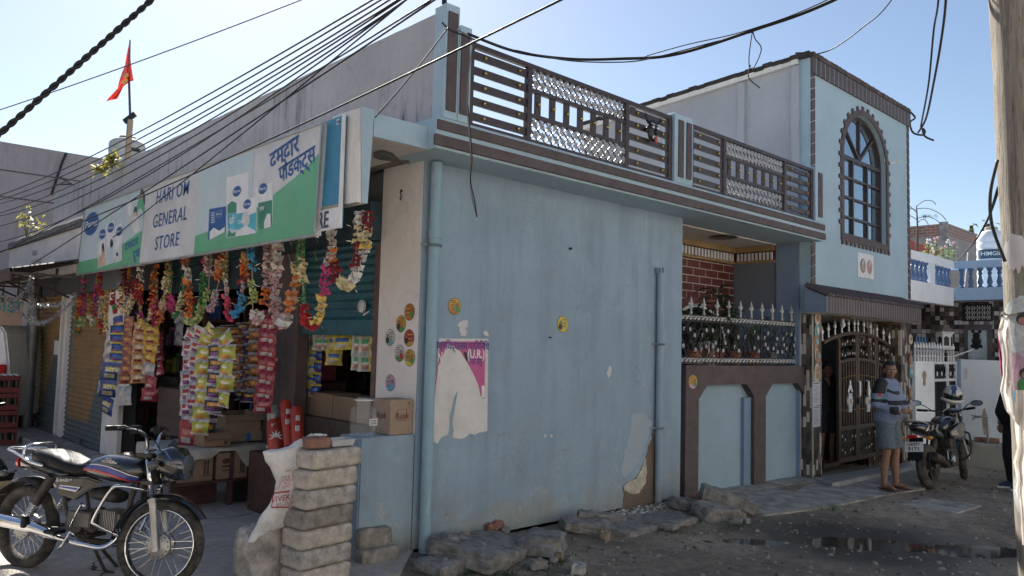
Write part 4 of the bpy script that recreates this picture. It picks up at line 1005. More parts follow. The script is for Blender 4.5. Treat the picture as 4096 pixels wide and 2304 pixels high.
def tank(name,lab,c,r,h,m,txt=None,face=None,ribs=True):
 T=thing(name,lab,'water tank',c);g=MB();pr=[(r*0.97,0)]
 n=7
 for i in range(n):
  z0=h*0.78*i/n;pr+=[(r,z0+0.03*h),(r,z0+h*0.07),(r*0.965,z0+h*0.085),(r*0.965,z0+h*0.1)]
 pr+=[(r,h*0.79),(r*0.97,h*0.86),(r*0.8,h*0.92),(r*0.42,h*0.945),(r*0.42,h*0.96)]
 g.lathe(pr,c,28);put('body',g,m,T,smooth='auto')
 g=MB();g.lathe([(r*0.46,h*0.961),(r*0.46,h*0.99),(r*0.40,h*1.0),(0.01,h*1.0)],c,20);put('lid',g,mat('tank_lid_tan',(0.35,0.3,0.24),0.6,world=True),T,smooth='auto')
 return T
WTK=mat('white_tank_plastic',(0.72,0.74,0.75),0.4,var=0.05,world=True)
q=QX(3950,1150,18.9);tb=zb2-0.05;rt_=(QX(3890,1050,18.9)-QX(4010,1050,18.9)).length/2*0.98
tz=QX(3950,908,18.9).z
T=tank('water_tank','white ribbed water tank standing behind the blue balusters of the neighbour balcony',(18.9+rt_*0.3,QX(3962,1050,18.9).y,tb+0.12),rt_,tz-tb-0.12,WTK)
g=MB();g.box((18.9+rt_*0.3-rt_,QX(3962,1050,18.9).y-rt_,tb-0.02),(18.9+rt_*1.3,QX(3962,1050,18.9).y+rt_,tb+0.119));put('base',g,CONCD,T)
cx_,cy_=18.9+rt_*0.3,QX(3962,1050,18.9).y
def curved(mb,w_,h_,z_,ang,m=0,r=None,n=8):
 r=r or rt_+0.006
 mb.grid(lambda u,v:Vector((cx_+r*math.cos(ang+(u-0.5)*w_/r),cy_+r*math.sin(ang+(u-0.5)*w_/r),z_+(v-0.5)*h_)),n,1,m)
az=math.atan2(-cy_,-cx_)+0.05
lz=QX(3950,1000,18.0).z
g=MB();curved(g,0.62,0.2,lz,az,r=rt_+0.01);put('name_plate',g,mat('tank_label_navy',(0.03,0.07,0.12),0.5,world=True),T)
g=MB();tdir=Vector((math.sin(az),-math.cos(az),0));o=Vector((cx_+math.cos(az)*(rt_+0.045),cy_+math.sin(az)*(rt_+0.045),lz))
text(g,'HIMGIRI',o,-tdir if False else Vector((-math.sin(az),math.cos(az),0)),Z,0.12,bold=0.01);put('tank_lettering',g,WHITEP,T)
BH=thing('brick_house','unfinished grey concrete house with raw brick parapet beyond the neighbour roof','house',(25,9,0))
hx,hy=24.0,QX(3790,900,24.0).y
ztp=QX(3788,893,hx).z;zmid=QX(3788,940,hx).z
RAWB,nt,b=base('raw_brick');v=coords(nt);sp=nd(nt,'ShaderNodeSeparateXYZ');nt.links.new(v,sp.inputs[0]);cb=nd(nt,'ShaderNodeCombineXYZ');nt.links.new(mth(nt,'ADD',sp.outputs[0],sp.outputs[1]),cb.inputs[0]);nt.links.new(sp.outputs[2],cb.inputs[1])
t=nd(nt,'ShaderNodeTexBrick');t.inputs['Scale'].default_value=1;t.inputs['Brick Width'].default_value=0.24;t.inputs['Row Height'].default_value=0.085;t.inputs['Mortar Size'].default_value=0.012
t.inputs['Color1'].default_value=(0.3,0.12,0.08,1);t.inputs['Color2'].default_value=(0.2,0.08,0.06,1);t.inputs['Mortar'].default_value=(0.3,0.27,0.25,1);nt.links.new(cb.outputs[0],t.inputs['Vector']);nt.links.new(t.outputs['Color'],b.inputs['Base Color'])
g=MB();g.box((hx,hy,zmid+0.001),(hx+9,hy+9,ztp));put('brick_parapet',g,RAWB,BH)
g=MB();g.box((hx,hy,-1),(hx+9,hy+9,zmid));put('concrete_wall',g,wall_mat('raw_cement_wall',(0.34,0.32,0.32),streak=0.4,grime=0.4),BH)
g=MB()
for yy in(hy-0.02,hy+2.9):g.box((hx-0.03,yy,zmid),(hx-0.001,yy+0.22,ztp+0.05))
for xx in(hx+3,hx+6):g.box((xx,hy-0.03,zmid),(xx+.22,hy-0.001,ztp+0.15))
g.box((hx-0.02,hy-.02,zmid-0.15),(hx-0.001,hy+9,zmid-0.05));put('column',g,CONC,BH)
a=QX(3640,960,20.5);c=QX(3752,1000,20.5)
g=MB();g.hexa([(20.5,a.y,3.6),(20.7,a.y,3.6),(20.7,c.y,3.6),(20.5,c.y,3.6)],[(20.5,a.y,a.z-0.25),(20.7,a.y,a.z-0.25),(20.7,c.y,c.z-0.12),(20.5,c.y,c.z-0.12)])
rb=thing('roof_shed','cream rooftop shed wall with a sloping red beam behind the neighbour balcony','shed',(20.6,a.y,3.6));put('wall',g,wall_mat('cream_shed',(0.6,0.52,0.42)),rb)
g=MB();g.hexa([(20.45,a.y,a.z-0.25),(20.75,a.y,a.z-0.25),(20.75,c.y,c.z-0.12),(20.45,c.y,c.z-0.12)],[(20.45,a.y,a.z),(20.75,a.y,a.z),(20.75,c.y,c.z),(20.45,c.y,c.z)]);put('red_beam',g,mat('red_beam_paint',(0.35,0.07,0.05),0.6,world=True),rb)
# leafy things
def leafmat(name,c1,c2,trans=0.25):
 m,nt,b=base(name);oi=nd(nt,'ShaderNodeNewGeometry')
 f=nd(nt,'ShaderNodeTexNoise');f.inputs['Scale'].default_value=7;nt.links.new(oi.outputs['Position'],f.inputs['Vector'])
 nt.links.new(ramp(nt,f.outputs['Fac'],[(0.3,c1),(0.7,c2)]),b.inputs['Base Color']);b.inputs['Roughness'].default_value=0.5
 tr=nd(nt,'ShaderNodeBsdfTranslucent');nt.links.new(ramp(nt,f.outputs['Fac'],[(0.3,c1),(0.7,tuple(min(1,x*1.6)for x in c2))]),tr.inputs['Color'])
 mx=nd(nt,'ShaderNodeMixShader');mx.inputs[0].default_value=trans;nt.links.new(b.outputs[0],mx.inputs[1]);nt.links.new(tr.outputs[0],mx.inputs[2])
 nt.links.new(mx.outputs[0],nt.nodes['Material Output'].inputs['Surface']);return m
LEAF=leafmat('leaf_green',(0.025,0.06,0.018),(0.07,0.14,0.04))
LEAFY=leafmat('leaf_yellow',(0.28,0.26,0.05),(0.45,0.42,0.1),0.3)
LEAFD=leafmat('leaf_dark',(0.02,0.045,0.02),(0.045,0.09,0.035))
STEM=mat('plant_stem',(0.09,0.07,0.045),0.8,world=True)
def leaf_(mb,p,d,L,w,m=0,droop=0.3):
 d=Vector(d).normalized();s=d.cross(Z);s=s.normalized()if s.length>1e-3 else X.copy();up=s.cross(d)
 q=[Vector(p),Vector(p)+d*L*0.45+s*w/2+up*0.02*L,Vector(p)+d*L-Z*droop*L,Vector(p)+d*L*0.45-s*w/2+up*0.02*L]
 mid=Vector(p)+d*L*0.5-Z*droop*L*0.25
 mb.add(q+[mid],[(0,1,4),(1,2,4),(2,3,4),(3,0,4)],m)
def bush(name,lab,c,r,h,n,ll,m,seed,cat='plant',group=None,trunk=0.02,parts=True):
 rn=random.Random(seed);T=thing(name,lab,cat,c,group=group);s=MB();f=MB();c=Vector(c)
 for k in range(max(5,n//14)):
  a,e=rn.uniform(0,6.28),rn.uniform(0.3,1.4);d=Vector((math.cos(a)*math.cos(e),math.sin(a)*math.cos(e),math.sin(e)))
  tip=c+Vector((d.x*r,d.y*r,d.z*h));mid=(c+tip)/2+Z*h*0.1
  pts=bez([c,mid,tip],4);s.tube(pts,[trunk*(1-0.8*i/len(pts))for i in range(len(pts))],5)
  for j in range(14):
   t=rn.uniform(0.35,1);p=c+(tip-c)*t+Vector((rn.uniform(-1,1),rn.uniform(-1,1),rn.uniform(-1,1)))*r*0.22
   leaf_(f,p,(rn.uniform(-1,1),rn.uniform(-1,1),rn.uniform(-0.4,1)),ll*rn.uniform(0.6,1.2),ll*0.42,0,rn.uniform(0,0.5))
 put('stem' if cat!='tree' else 'trunk',s,STEM,T);put('foliage' if cat!='tree' else 'crown',f,m,T);return T
q=QX(3950,1000,34);bush('leafy_tree','green tree top showing above the white water tank beside the pole',(34,q.y,0.0),2.6,QX(3950,885,34).z,900,0.42,LEAF,5,'tree',trunk=0.2)
q=QY(3668,1010,7.0);DP=thing('dry_plant','bare dry plant stalk with curled twigs standing behind the tower edge','plant',q)
g=MB();top=QY(3666,822,7.0);g.tube(bez([q,q+(top-q)*0.5+X*0.05,top],6),[0.035,0.03,0.035,0.03,0.035,0.03,0.025,0.02,0.02,0.018,0.015,0.012,0.01],7)
for k,(t,l,a)in enumerate(((0.98,0.5,0.3),(0.93,0.75,-0.25),(0.9,0.55,3.3),(0.72,0.6,-0.1),(0.7,0.5,3.0),(0.85,0.5,2.7),(0.6,0.3,0.3))):
 p=q+(top-q)*t;d=RT*math.cos(a)+Z*math.sin(a);g.tube(bez([p,p+d*l*0.4+Z*0.08,p+d*l*0.8+Z*0.02,p+d*l-Z*0.10],4),[0.009]*13,5)
put('stalk',g,STEM,DP);f=MB();p=q+(top-q)*0.8
for k in range(14):leaf_(f,p+RT*(0.1+0.03*k)+Z*0.02,(rnd.uniform(-.3,.3),rnd.uniform(-1,1),-0.8),0.13,0.03,0,0.2)
put('foliage',f,LEAFD,DP)
fl_m=[mat('flower_white',(0.7,0.65,0.65),0.6,world=True),mat('flower_pink',(0.6,0.3,0.35),0.6,world=True)]
for i,(px,py,ty)in enumerate(((3710,1010,965),(3742,1030,958),(3735,1028,1000),(3768,1035,990),(3790,1045,965),(3812,1045,975))):
 q=QY(px,py,yc+0.3);q.z=min(q.z,zl0);tp_=QY(px+4,ty,yc+0.3);T=thing('coping_flower',['pink-white flowering sprig nearest the tower on the neighbour balcony','second flowering sprig, tallest of the left clump behind the white coping','small flowering sprig low on the neighbour coping','middle sprig with yellow-green leaves on the neighbour coping','leaning sprig left of the balcony corner','sprig right above the balcony corner of the neighbour house'][i],'plant',q,group='flowering sprigs on the neighbour coping')
 g=MB();g.tube([q,(q+tp_)/2+X*0.03,tp_],[0.012,0.01,0.006],5);put('stem',g,STEM,T)
 f=MB()
 for k in range(16):
  p=q+(tp_-q)*rnd.uniform(0.3,1)+RT*rnd.uniform(-.06,.06);leaf_(f,p,(rnd.uniform(-1,1),rnd.uniform(-1,1),0.3),0.12,0.06)
 put('foliage',f,leafmat('leaf_lime',(0.12,0.2,0.03),(0.25,0.35,0.08))if i==0 else MATS['leaf_lime'],T)
 f=MB()
 for k in range(4):f.ball(tp_+RT*rnd.uniform(-.05,.05)+Z*rnd.uniform(-.08,.04),0.028,6)
 put('flowers',f,fl_m[i%2],T)
 # left background
FB=thing('far_building','plain mauve building wall with dark runs rising behind the shop roof at left','building',(0,23,0))
g=MB();a=QY(0,565,22);c=QY(420,633,22);g.hexa([(a.x-14,22,-0.5),(c.x+8,22,-0.5),(c.x+8,28,-0.5),(a.x-14,28,-0.5)],[(a.x-14,22,a.z),(c.x+8,22,a.z),(c.x+8,28,a.z),(a.x-14,28,a.z)]);put('wall',g,FARW,FB)
g=MB();
for z_ in(a.z-0.7,a.z-1.35):g.box((a.x-14,21.985,z_),(c.x+8,21.999,z_+0.03))
put('groove_line',g,mat('dark_line',(0.12,0.1,0.1),0.9,world=True),FB)
g=MB();pts=[QY(x_,y_,21.9)for x_,y_ in((265,612),(245,660),(222,730),(205,780))];g.tube(pts,0.03,6);g.tube([QY(225,738,21.9),QY(290,736,21.9)],0.015,5);g.tube([QY(238,708,21.9),QY(285,735,21.9)],0.012,5)
solo('wall_bracket','bent dark iron bracket pipe on the mauve building behind the wires','bracket',g,DARKM)
q=QD(506,640,17.5);r_=(QD(437,600,17.5)-QD(572,600,17.5)).length/2
T=tank('water_tank','pale grey water tank on the shop roof behind the flag pole',(q.x,q.y,QD(506,545,17.5).z-1.2),r_,1.2,mat('grey_tank_plastic',(0.5,0.5,0.48),0.5,world=True));g=MB();g.box((q.x-r_,q.y-r_,3.6),(q.x+r_,q.y+r_,QD(506,545,17.5).z-1.201));put('stand',g,CONCD,T)
g=MB();cx_,cy_=q.x,q.y;curved(g,0.22,0.08,QD(540,600,17.3).z,math.atan2(-q.y,-q.x)+0.45,r=r_+0.01);put('name_plate',g,DARKM,T)
PX_=lambda px,py:QD(px,py,14.5)
b0,b1,b2=PX_(508,632),PX_(521,480),PX_(523,462)
FP=thing('flag_pole','wooden post with a short crossbar and a thin bamboo rod rising from the shop roof','flag pole',(b0.x,b0.y,3.6))
g=MB();g.bar((b0.x,b0.y,3.6),b1,0.085,0.085);put('post',g,mat('weathered_post',(0.36,0.28,0.2),0.85,world=True),FP)
g=MB();g.bar(PX_(497,488),PX_(541,455),0.05,0.09);put('crossbar',g,DARKM,FP)
g=MB();g.tube([b1,PX_(516,320),PX_(520,160)],[0.022,0.02,0.012],6);put('rod',g,STEM,FP)
fg=MB();
rows=[(520,158,519,160),(506,220,521,225),(500,262,526,270),(488,290,534,322),(478,320,520,326),(470,355,494,345),(440,385,478,378),(424,405,470,395)]
def flagpt(u,v):
 k=u*(len(rows)-1);i=min(int(k),len(rows)-2);t=k-i;r0,r1=rows[i],rows[i+1]
 x0_,y0_,x1_,y1_=[r0[j]+(r1[j]-r0[j])*t for j in range(4)]
 return QD(x0_+(x1_-x0_)*v,y0_+(y1_-y0_)*v,14.45+0.14*math.sin(v*7+u*5))
fg.grid(flagpt,21,8);FLG=thing('temple_flag','red triangular temple flag hanging in folds from the rod above the roof','flag',PX_(519,325))
fm=leafmat('red_cloth',(0.45,0.03,0.02),(0.6,0.06,0.04),0.35);put('cloth',fg,fm,FLG,smooth=True)
g=MB()
for(x_,y_)in((500,305),(508,300),(495,330),(503,322)):disc(g,QD(x_,y_,14.28),RT,UP,0.035,8)
put('flag_print',g,mat('flag_gold_print',(0.6,0.4,0.12),0.6,world=True),FLG)
for i,(px,py,r_,h_)in enumerate(((448,662,0.14,0.26),(405,682,0.2,0.14))):
 q=QD(px,py,12.6);bush('roof_plant',['tall yellow-leaved plant on the parapet left of the grey tank','low yellow-leaved plant spreading left along the parapet top'][i],(q.x,q.y,q.z-0.05),r_*0.6,h_*0.9,34,0.15,LEAFY,20+i,trunk=0.012)
q=QX(135,930,3.15);bush('wall_weed','thin yellow-green weed growing from the white fascia coping at far left',(3.15,q.y+0.5,3.45),0.35,0.5,30,0.12,LEAFY,31,trunk=0.008)
SX=3.5
SH=thing('shuttered_shop','closed shop with two grimy roller shutters crossed by a diagonal ochre band','shop',(SX,14,0))
def sy(px,py=1500):return QX(px,py,SX).y
ys=[sy(95),sy(240),sy(268),sy(430),sy(500)];sz=2.42
smt,nt,b=base('shutter_paint');v=coords(nt);sp=nd(nt,'ShaderNodeSeparateXYZ');nt.links.new(v,sp.inputs[0])
d1=mth(nt,'SUBTRACT',sp.outputs['Y'],14.3)
per=mth(nt,'ADD',mth(nt,'MULTIPLY',mth(nt,'SUBTRACT',sp.outputs['Y'],11.35),1.0),0)
f_=mth(nt,'ADD',mth(nt,'MODULO',mth(nt,'SUBTRACT',sp.outputs['Y'],11.3),2.75),mth(nt,'MULTIPLY',sp.outputs['Z'],0.62))
och=mth(nt,'GREATER_THAN',f_,1.95);low=mth(nt,'GREATER_THAN',sp.outputs['Z'],0.45)
colr=mixc(nt,mth(nt,'MULTIPLY',och,low),(0.1,0.14,0.15),(0.32,0.195,0.075))
g_=noi(nt,3,9,0.75,v,0.3);colr=mixc(nt,ramp(nt,g_,[(0.4,(0,0,0)),(0.7,(0.75,)*3)]),colr,(0.12,0.10,0.085))
nt.links.new(colr,b.inputs['Base Color']);b.inputs['Roughness'].default_value=0.6;b.inputs['Metallic'].default_value=0.15
def shutter(name,x,y0,y1,z0,z1,m,parent,pitch=0.055,amp=0.012):
 g=MB();n=int((z1-z0)/pitch)*4;vs=[]
 for i in range(n+1):
  z=z0+(z1-z0)*i/n;o=amp*math.cos(i/4*2*math.pi)
  vs+=[(x-o,y0,z),(x-o,y1,z)]
 g.add(vs,[(2*i,2*i+2,2*i+3,2*i+1)for i in range(n)]);return put(name,g,m,parent,smooth=True)
for a,c in((ys[1],ys[0]),(ys[3],ys[2])):
 s_=shutter('roller_shutter',SX,a+0.02,c-0.02,0.12,sz,smt,SH,0.075)
 g=MB();g.box((SX-0.03,a+0.03,0.05),(SX+0.02,c-0.03,0.119));g.box((SX-0.06,(a+c)/2-0.06,0.11),(SX-0.031,(a+c)/2+0.06,0.2));put('bottom_bar',g,CONCD,s_)
for a,c in(((SX-0.06,ys[2]-0.02,0),(SX+0.1,ys[2]+0.12,sz)),((SX-0.05,ys[1]-0.1,0),(SX+0.1,ys[1],sz)),((SX-0.03,ys[0],0),(SX+0.2,ys[0]+0.3,sz)),((SX-0.04,ys[4]+0.05,0),(SX+0.02,ys[3],sz))):g=MB();g.box(a,c);put('pillar',g,WHITEW,SH)
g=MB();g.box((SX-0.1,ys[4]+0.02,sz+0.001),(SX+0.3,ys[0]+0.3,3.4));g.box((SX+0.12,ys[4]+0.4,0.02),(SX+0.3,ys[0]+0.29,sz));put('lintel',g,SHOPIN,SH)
g=MB();g.box((SX-0.55,ys[4]+0.3,0.02),(SX-0.07,ys[0]-0.2,0.13));put('step',g,CONC,SH,bevel=0.02)
g=MB();a,c=QX(218,1362,SX-0.02),QX(236,1420,SX-0.02);g.box((SX-0.021,c.y,c.z),(SX-0.017,a.y,a.z));solo('paper_notice','small white paper notice stuck on the nearer ochre shutter','notice',g,WHITEP)
q=QX(120,1500,3.3);g=MB();g.tube([(3.3,q.y,0.0),(3.3,q.y,0.6),(3.3,q.y,2.6)],[0.085,0.085,0.08],14);g.tube([(3.3,q.y,0.78),(3.3,q.y,0.84)],0.095,14);solo('pipe_column','grey steel pipe column left of the closed shutters','column',g,mat('grey_pipe_paint',(0.2,0.2,0.2),0.5,0.3,world=True),smooth='auto')
AW=thing('tin_awning','dark tin awning sheet on a rusty steel frame above the closed shutters','awning',(2.7,14,2.6))
za=QX(305,1066,2.3).z
g=MB();ay0,ay1=QX(305,1080,3.1).y,19.0;n=40
g.grid(lambda u,v:Vector((2.3+0.85*u,ay0+(ay1-ay0)*v,2.66+0.2*u+0.02*math.sin(v*240))),1,160);put('sheet',g,mat('dark_tin',(0.05,0.045,0.045),0.5,0.4,world=True,dirt=(0.09,0.07,0.06)),AW,smooth=False)
g=MB()
for x_,z_ in((2.3,2.64),(3.1,2.83),(2.7,2.6)):g.bar((x_,ay0,z_),(x_,ay1,z_),0.05,0.05)
g.box((2.28,ay0,2.5),(2.31,ay1,2.67));y=ay0
while y<ay1:g.bar((2.3,y,2.6),(3.15,y,2.6),0.035,0.035);g.bar((2.3,y,2.62),(3.15,y+0.5,2.32),0.025,0.025);g.bar((3.15,y,2.35),(3.15,y,2.8),0.03,0.03);y+=1.3
put('steel_frame',g,mat('rusty_frame',(0.10,0.075,0.065),0.7,0.3,world=True),AW)
q=lambda px,py:QY(px,py,19.5)
a,c=q(-60,1180),q(122,1330);HB=thing('car_hoarding','pale orange printed hoarding with a white car picture left of the pipe column','hoarding',(a.x,19.5,1))
g=MB();g.box((a.x,19.46,c.z),(c.x,19.5,a.z));put('board',g,mat('hoarding_print_orange',(0.62,0.42,0.3),0.6,world=True,var=0.12),HB)
g=MB();cq=q(78,1312);s_=(c.x-a.x)/6.5
car=[(-1,-0.28),(-1.02,0.05),(-0.6,0.12),(-0.32,0.42),(0.3,0.45),(0.62,0.14),(0.98,0.02),(1.0,-0.28)]
g.prism([(x_*s_,z_*s_)for x_,z_ in car],0.01,(cq.x,19.45,cq.z));put('car_picture',g,WHITEP,HB)
g=MB();g.prism([(x_*s_,z_*s_)for x_,z_ in((-0.45,0.14),(-0.28,0.36),(0.26,0.38),(0.48,0.14))],0.01,(cq.x,19.44,cq.z))
for sx_ in(-0.6,0.6):disc(g,(cq.x+sx_*s_,19.438,cq.z-0.28*s_),X,Z,0.17*s_,12)
put('car_windows',g,DARKM,HB)
g=MB();tq=q(70,1228);text(g,'ब्यूटीफाईंग, स्टाइल',(tq.x,19.45,tq.z),X,Z,0.34,bold=0.01);put('hoarding_lettering',g,mat('teal_print',(0.05,0.35,0.38),0.5,world=True),HB)
a,c=q(-60,1332),q(118,1475);g=MB();g.box((a.x,19.5,c.z),(c.x,19.54,a.z));solo('mauve_panel','plain mauve sheet panel hanging below the car hoarding','panel',g,wall_mat('mauve_sheet',(0.2,0.165,0.2)))
a,c=q(45,1475),q(95,1570);g=MB();g.box((a.x-2,19.6,0),(c.x,19.64,a.z));solo('scrap_boards','leaning cream and red scrap boards under the mauve sheet','boards',g,mat('scrap_board',(0.4,0.25,0.2),0.8,world=True,var=0.7,vs=3))
V=thing('white_van','rear corner of a white van with a red tail lamp at the left frame edge','van',QZ(-60,1600))
q=lambda px,py:QD(px,py,13.0)
g=MB();ax_=(q(20,1500)-q(-160,1500)).normalized();dp=Vector((-ax_.y,ax_.x,0)).normalized();dp=dp if dp.dot(FW)>0 else-dp
o=q(22,1700);o.z=0.35
pr=[(0,0),(0.02,0.55),(-0.03,0.95),(-0.12,1.45),(-0.22,1.55),(-1.5,1.58),(-1.5,0)]
g.prism(pr,3.4,o+dp*1.7,ax_,Z);put('body',g,WHITEP,V,bevel=0.03,seg=2)
g=MB();tl=q(8,1492);g.box(tl-ax_*0.12-Z*0.14-dp*0.04,tl+ax_*0.06+Z*0.14+dp*0.02);g.M=Matrix();put('tail_light',g,mat('red_lamp_plastic',(0.5,0.02,0.02),0.2,world=True),V,bevel=0.02)
for s in(0.6,2.9):g=MB();w_=o+dp*s-ax_*0.2;w_.z=0.32;rot=Matrix((dp,Z,ax_)).transposed().to_4x4();g.M=Matrix.Translation(w_)@rot;g.lathe([(0.2,-0.1),(0.32,-0.1),(0.32,0.1),(0.2,0.1)],(0,0,0),20);put('wheel',g,DARKM,V)
CR=mat('red_crate_plastic',(0.15,0.025,0.025),0.5,world=True,var=0.2)
q=QZ(20,1775,0.03)
for k in range(4):
 zc=0.03+k*0.27;T=thing('bottle_crate',['bottom red crate of the stack behind the scooter wheel','second red crate from the bottom of the stack','third red crate up in the stack at left','top red crate holding white-capped bottles'][k],'crate',(q.x-0.1,q.y,zc),group='stacked red bottle crates')
 cx_,cy_=q.x-0.12,q.y;g=MB();a_=0.24;b_=0.18
 for(u0,u1,w0,w1)in((-a_,a_,-b_,-b_+0.02),(-a_,a_,b_-0.02,b_),(-a_,-a_+0.02,-b_+0.021,b_-0.021),(a_-0.02,a_,-b_+0.021,b_-0.021)):
  g.box((cx_+u0,cy_+w0,zc),(cx_+u1,cy_+w1,zc+0.08));g.box((cx_+u0,cy_+w0,zc+0.19),(cx_+u1,cy_+w1,zc+0.255))
  for t in(0,0.33,0.66,1):
   g.box((cx_+u0+(u1-u0-0.02)*t,cy_+w0+(w1-w0-0.02)*t*(1 if u1-u0<0.1 else 0),zc+0.0801),(cx_+u0+(u1-u0-0.02)*t+0.02,cy_+w0+(w1-w0-0.02)*t*(1 if u1-u0<0.1 else 0)+0.02,zc+0.1899))
 g.box((cx_-a_+0.02,cy_-b_+0.021,zc+0.001),(cx_+a_-0.02,cy_+b_-0.021,zc+0.02));put('shell',g,CR,T)
 bt=MB();cp=MB()
 for i in range(6):
  for j in range(4):
   p=Vector((cx_-0.2+0.08*i,cy_-0.12+0.08*j,zc+0.022));bt.lathe([(0.03,0),(0.03,0.15),(0.012,0.2),(0.012,0.235)],p,7)
   cp.lathe([(0.016,0.236),(0.016,0.262)],p,7)if k==3 else None
 put('bottles',bt,mat('dark_bottle_glass',(0.03,0.04,0.03),0.15,world=True),T,smooth='auto')
 if k==3:put('bottle_caps',cp,WHITEP,T)
 # sign boards over the shop
SGX=3.13
def SG(px,py,d=0.0):return QX(px,py,SGX-d)
def cs(x,y):return(300+x/2.342,650+y/2.342)
SG_=lambda x,y,d=0.0:SG(*cs(x,y),0.0015+d*0.12)
sgm=mat('sign_vinyl_white',(0.62,0.62,0.62),0.45,var=0.08,vs=2,world=True,bmp=0.25,bs=3.5,dirt=(0.42,0.4,0.37),dirtamt=0.5)
sgg=mat('sign_vinyl_green',(0.12,0.40,0.21),0.45,var=0.1,vs=2,world=True,bmp=0.25,bs=3.5,dirt=(0.2,0.36,0.25),dirtamt=0.5)
sgb=mat('sign_print_blue',(0.02,0.09,0.28),0.45,var=0.05,world=True)
sgl=mat('sign_print_pale',(0.5,0.6,0.62),0.45,var=0.05,world=True)
sgt=mat('sign_print_teal',(0.08,0.4,0.5),0.45,world=True);sgk=mat('sign_print_dark',(0.05,0.06,0.07),0.5,world=True)
sgo=mat('sign_print_peach',(0.6,0.4,0.28),0.5,world=True);sgd=mat('sign_print_deep_green',(0.05,0.22,0.14),0.5,world=True)
PAL=[sgm,sgg,sgb,sgl,sgt,sgk,sgo,sgd,WHITEP]
S1=thing('shop_sign','long white and green shop sign reading HARI OM GENERAL STORE above the open shop','sign',SG(800,1000))
TL,TR,BL_,BR=SG(342,836),SG(1292,491),SG(307,1101),SG(1262,941)
g=MB();g.hexa([BL_,BR,BR+X*0.05,BL_+X*0.05],[TL,TR,TR+X*0.05,TL+X*0.05]);put('board',g,sgm,S1)
g=MB();fr=mat('sign_frame_tin',(0.4,0.38,0.36),0.4,0.5,world=True)
for a,c in((TL,TR),(TR,BR),(BR,BL_),(BL_,TL)):g.bar(a-X*0.004,c-X*0.004,0.02,0.02)
put('frame',g,fr,S1)
def flat(mb,pts,d,m):
 P_=[SG_(x,y,d)for x,y in pts];mb.add(P_,[tuple(range(len(P_)))],m)
g=MB()
flat(g,[(100,440),(655,240),(640,630),(430,770),(400,870),(200,900),(30,935)],0.003,3)
flat(g,[(1170,70),(1680,-110),(1640,560),(1235,648),(1125,690)],0.003,3)
flat(g,[(15,1052),(30,935),(205,895),(430,908),(440,768),(632,632),(600,948)],0.006,1)
rgt=[(1113,858),(1125,688),(1235,648),(1420,640),(1640,430),(1860,300),(2060,140),(2200,10),(2290,-95)]
P_=[SG_(x,y,0.006)for x,y in rgt]+[SG(1288,606,0.0022),SG(1262,939,0.0022)];g.add(P_,[tuple(range(len(P_)))],1)
def pouch(x0,y0,x1,y1,lo,m0,m1,d=0.010,dy=-30):
 flat(g,[(x0,y0+20),(x1,y0+dy),(x1,y1+dy),(x0,y1)],d,m0);ym=y0+(y1-y0)*lo
 flat(g,[(x0+4,ym+20),(x0+(x1-x0)*0.3,ym+60),(x0+(x1-x0)*0.7,ym+0),(x1-4,ym+dy+10),(x1-4,y1+dy-4),(x0+4,y1-4)],d+0.002,m1)
for a in((215,735,285,990,0.35,8,6),(290,570,365,965,0.45,8,3),(372,590,438,945,0.5,8,0)):pouch(*a)
for(x_,y_,w_,h_,m_)in((262,800,13,45,5),(262,870,16,70,6),(343,760,15,45,5),(340,840,17,80,3),(395,860,12,18,2)):flat(g,[(x_+w_*math.cos(t),y_+h_*math.sin(t))for t in[R(k*30)for k in range(12)]],0.014,m_)
flat(g,[(1258,435),(1418,410),(1412,640),(1245,730)],0.009,2);flat(g,[(1262,650),(1300,610),(1350,640),(1405,600),(1400,650),(1260,725)],0.011,8)
for k in range(5):flat(g,[(1275,470+k*22),(1308,463+k*22),(1308,473+k*22),(1275,480+k*22)],0.011,3)
pouch(1420,120,1625,705,0.5,8,3,0.010);flat(g,[(1428,400),(1470,360),(1515,380),(1512,470),(1428,480)],0.014,7);flat(g,[(1428,485),(1512,472),(1506,630),(1432,620)],0.014,4);flat(g,[(1440,625),(1470,665),(1505,650),(1500,690),(1425,700)],0.0145,7)
pouch(1690,215,1852,625,0.42,8,1,0.009);flat(g,[(1715,380),(1845,350),(1850,600),(1720,630)],0.0115,7);flat(g,[(1770,560),(1800,480),(1830,480),(1835,600),(1770,620)],0.0135,8)
pouch(1510,350,1700,690,0.4,8,4,0.013);flat(g,[(1515,480),(1600,465),(1600,600),(1505,620)],0.017,4);flat(g,[(1600+38*math.cos(t),530+70*math.sin(t))for t in[R(k*30)for k in range(12)]],0.018,0);flat(g,[(1515,640),(1600,590),(1690,640),(1690,660),(1505,690)],0.018,8)
for(x_,y_,w_,h_,m_)in((630,340,26,95,5),(622,330,14,40,6),(615,450,36,120,1),(612,520,30,90,3),(572,470,24,60,5),(565,490,14,30,6),(570,580,36,80,8),(505,480,30,110,0),(515,440,22,60,8)):flat(g,[(x_+w_*math.cos(t),y_+h_*math.sin(t))for t in[R(k*24)for k in range(15)]],0.008+0.001*(m_%5)+0.0006*y_/100,m_)
put('sign_print',g,PAL,S1)
U_=Vector((0,-1,0))
def sgtext(mb,s,cx,cy,hpx,m,d=0.02,sx=0.8,rot=0.0,wpx=None,**kw):
 c=SG_(cx,cy,d);h=abs(SG_(cx,cy-hpx/2,d).z-SG_(cx,cy+hpx/2,d).z)
 size=h/0.72
 if wpx:
  want=abs(SG_(cx-wpx/2,cy,d).y-SG_(cx+wpx/2,cy,d).y);vs,_=text_mesh(s,1.0,**kw);w0=(max(v[0]for v in vs)-min(v[0]for v in vs))*size;sx=want/w0
 text(mb,s,c,U_,Z,size,m,rot=rot,sx=sx,**kw)
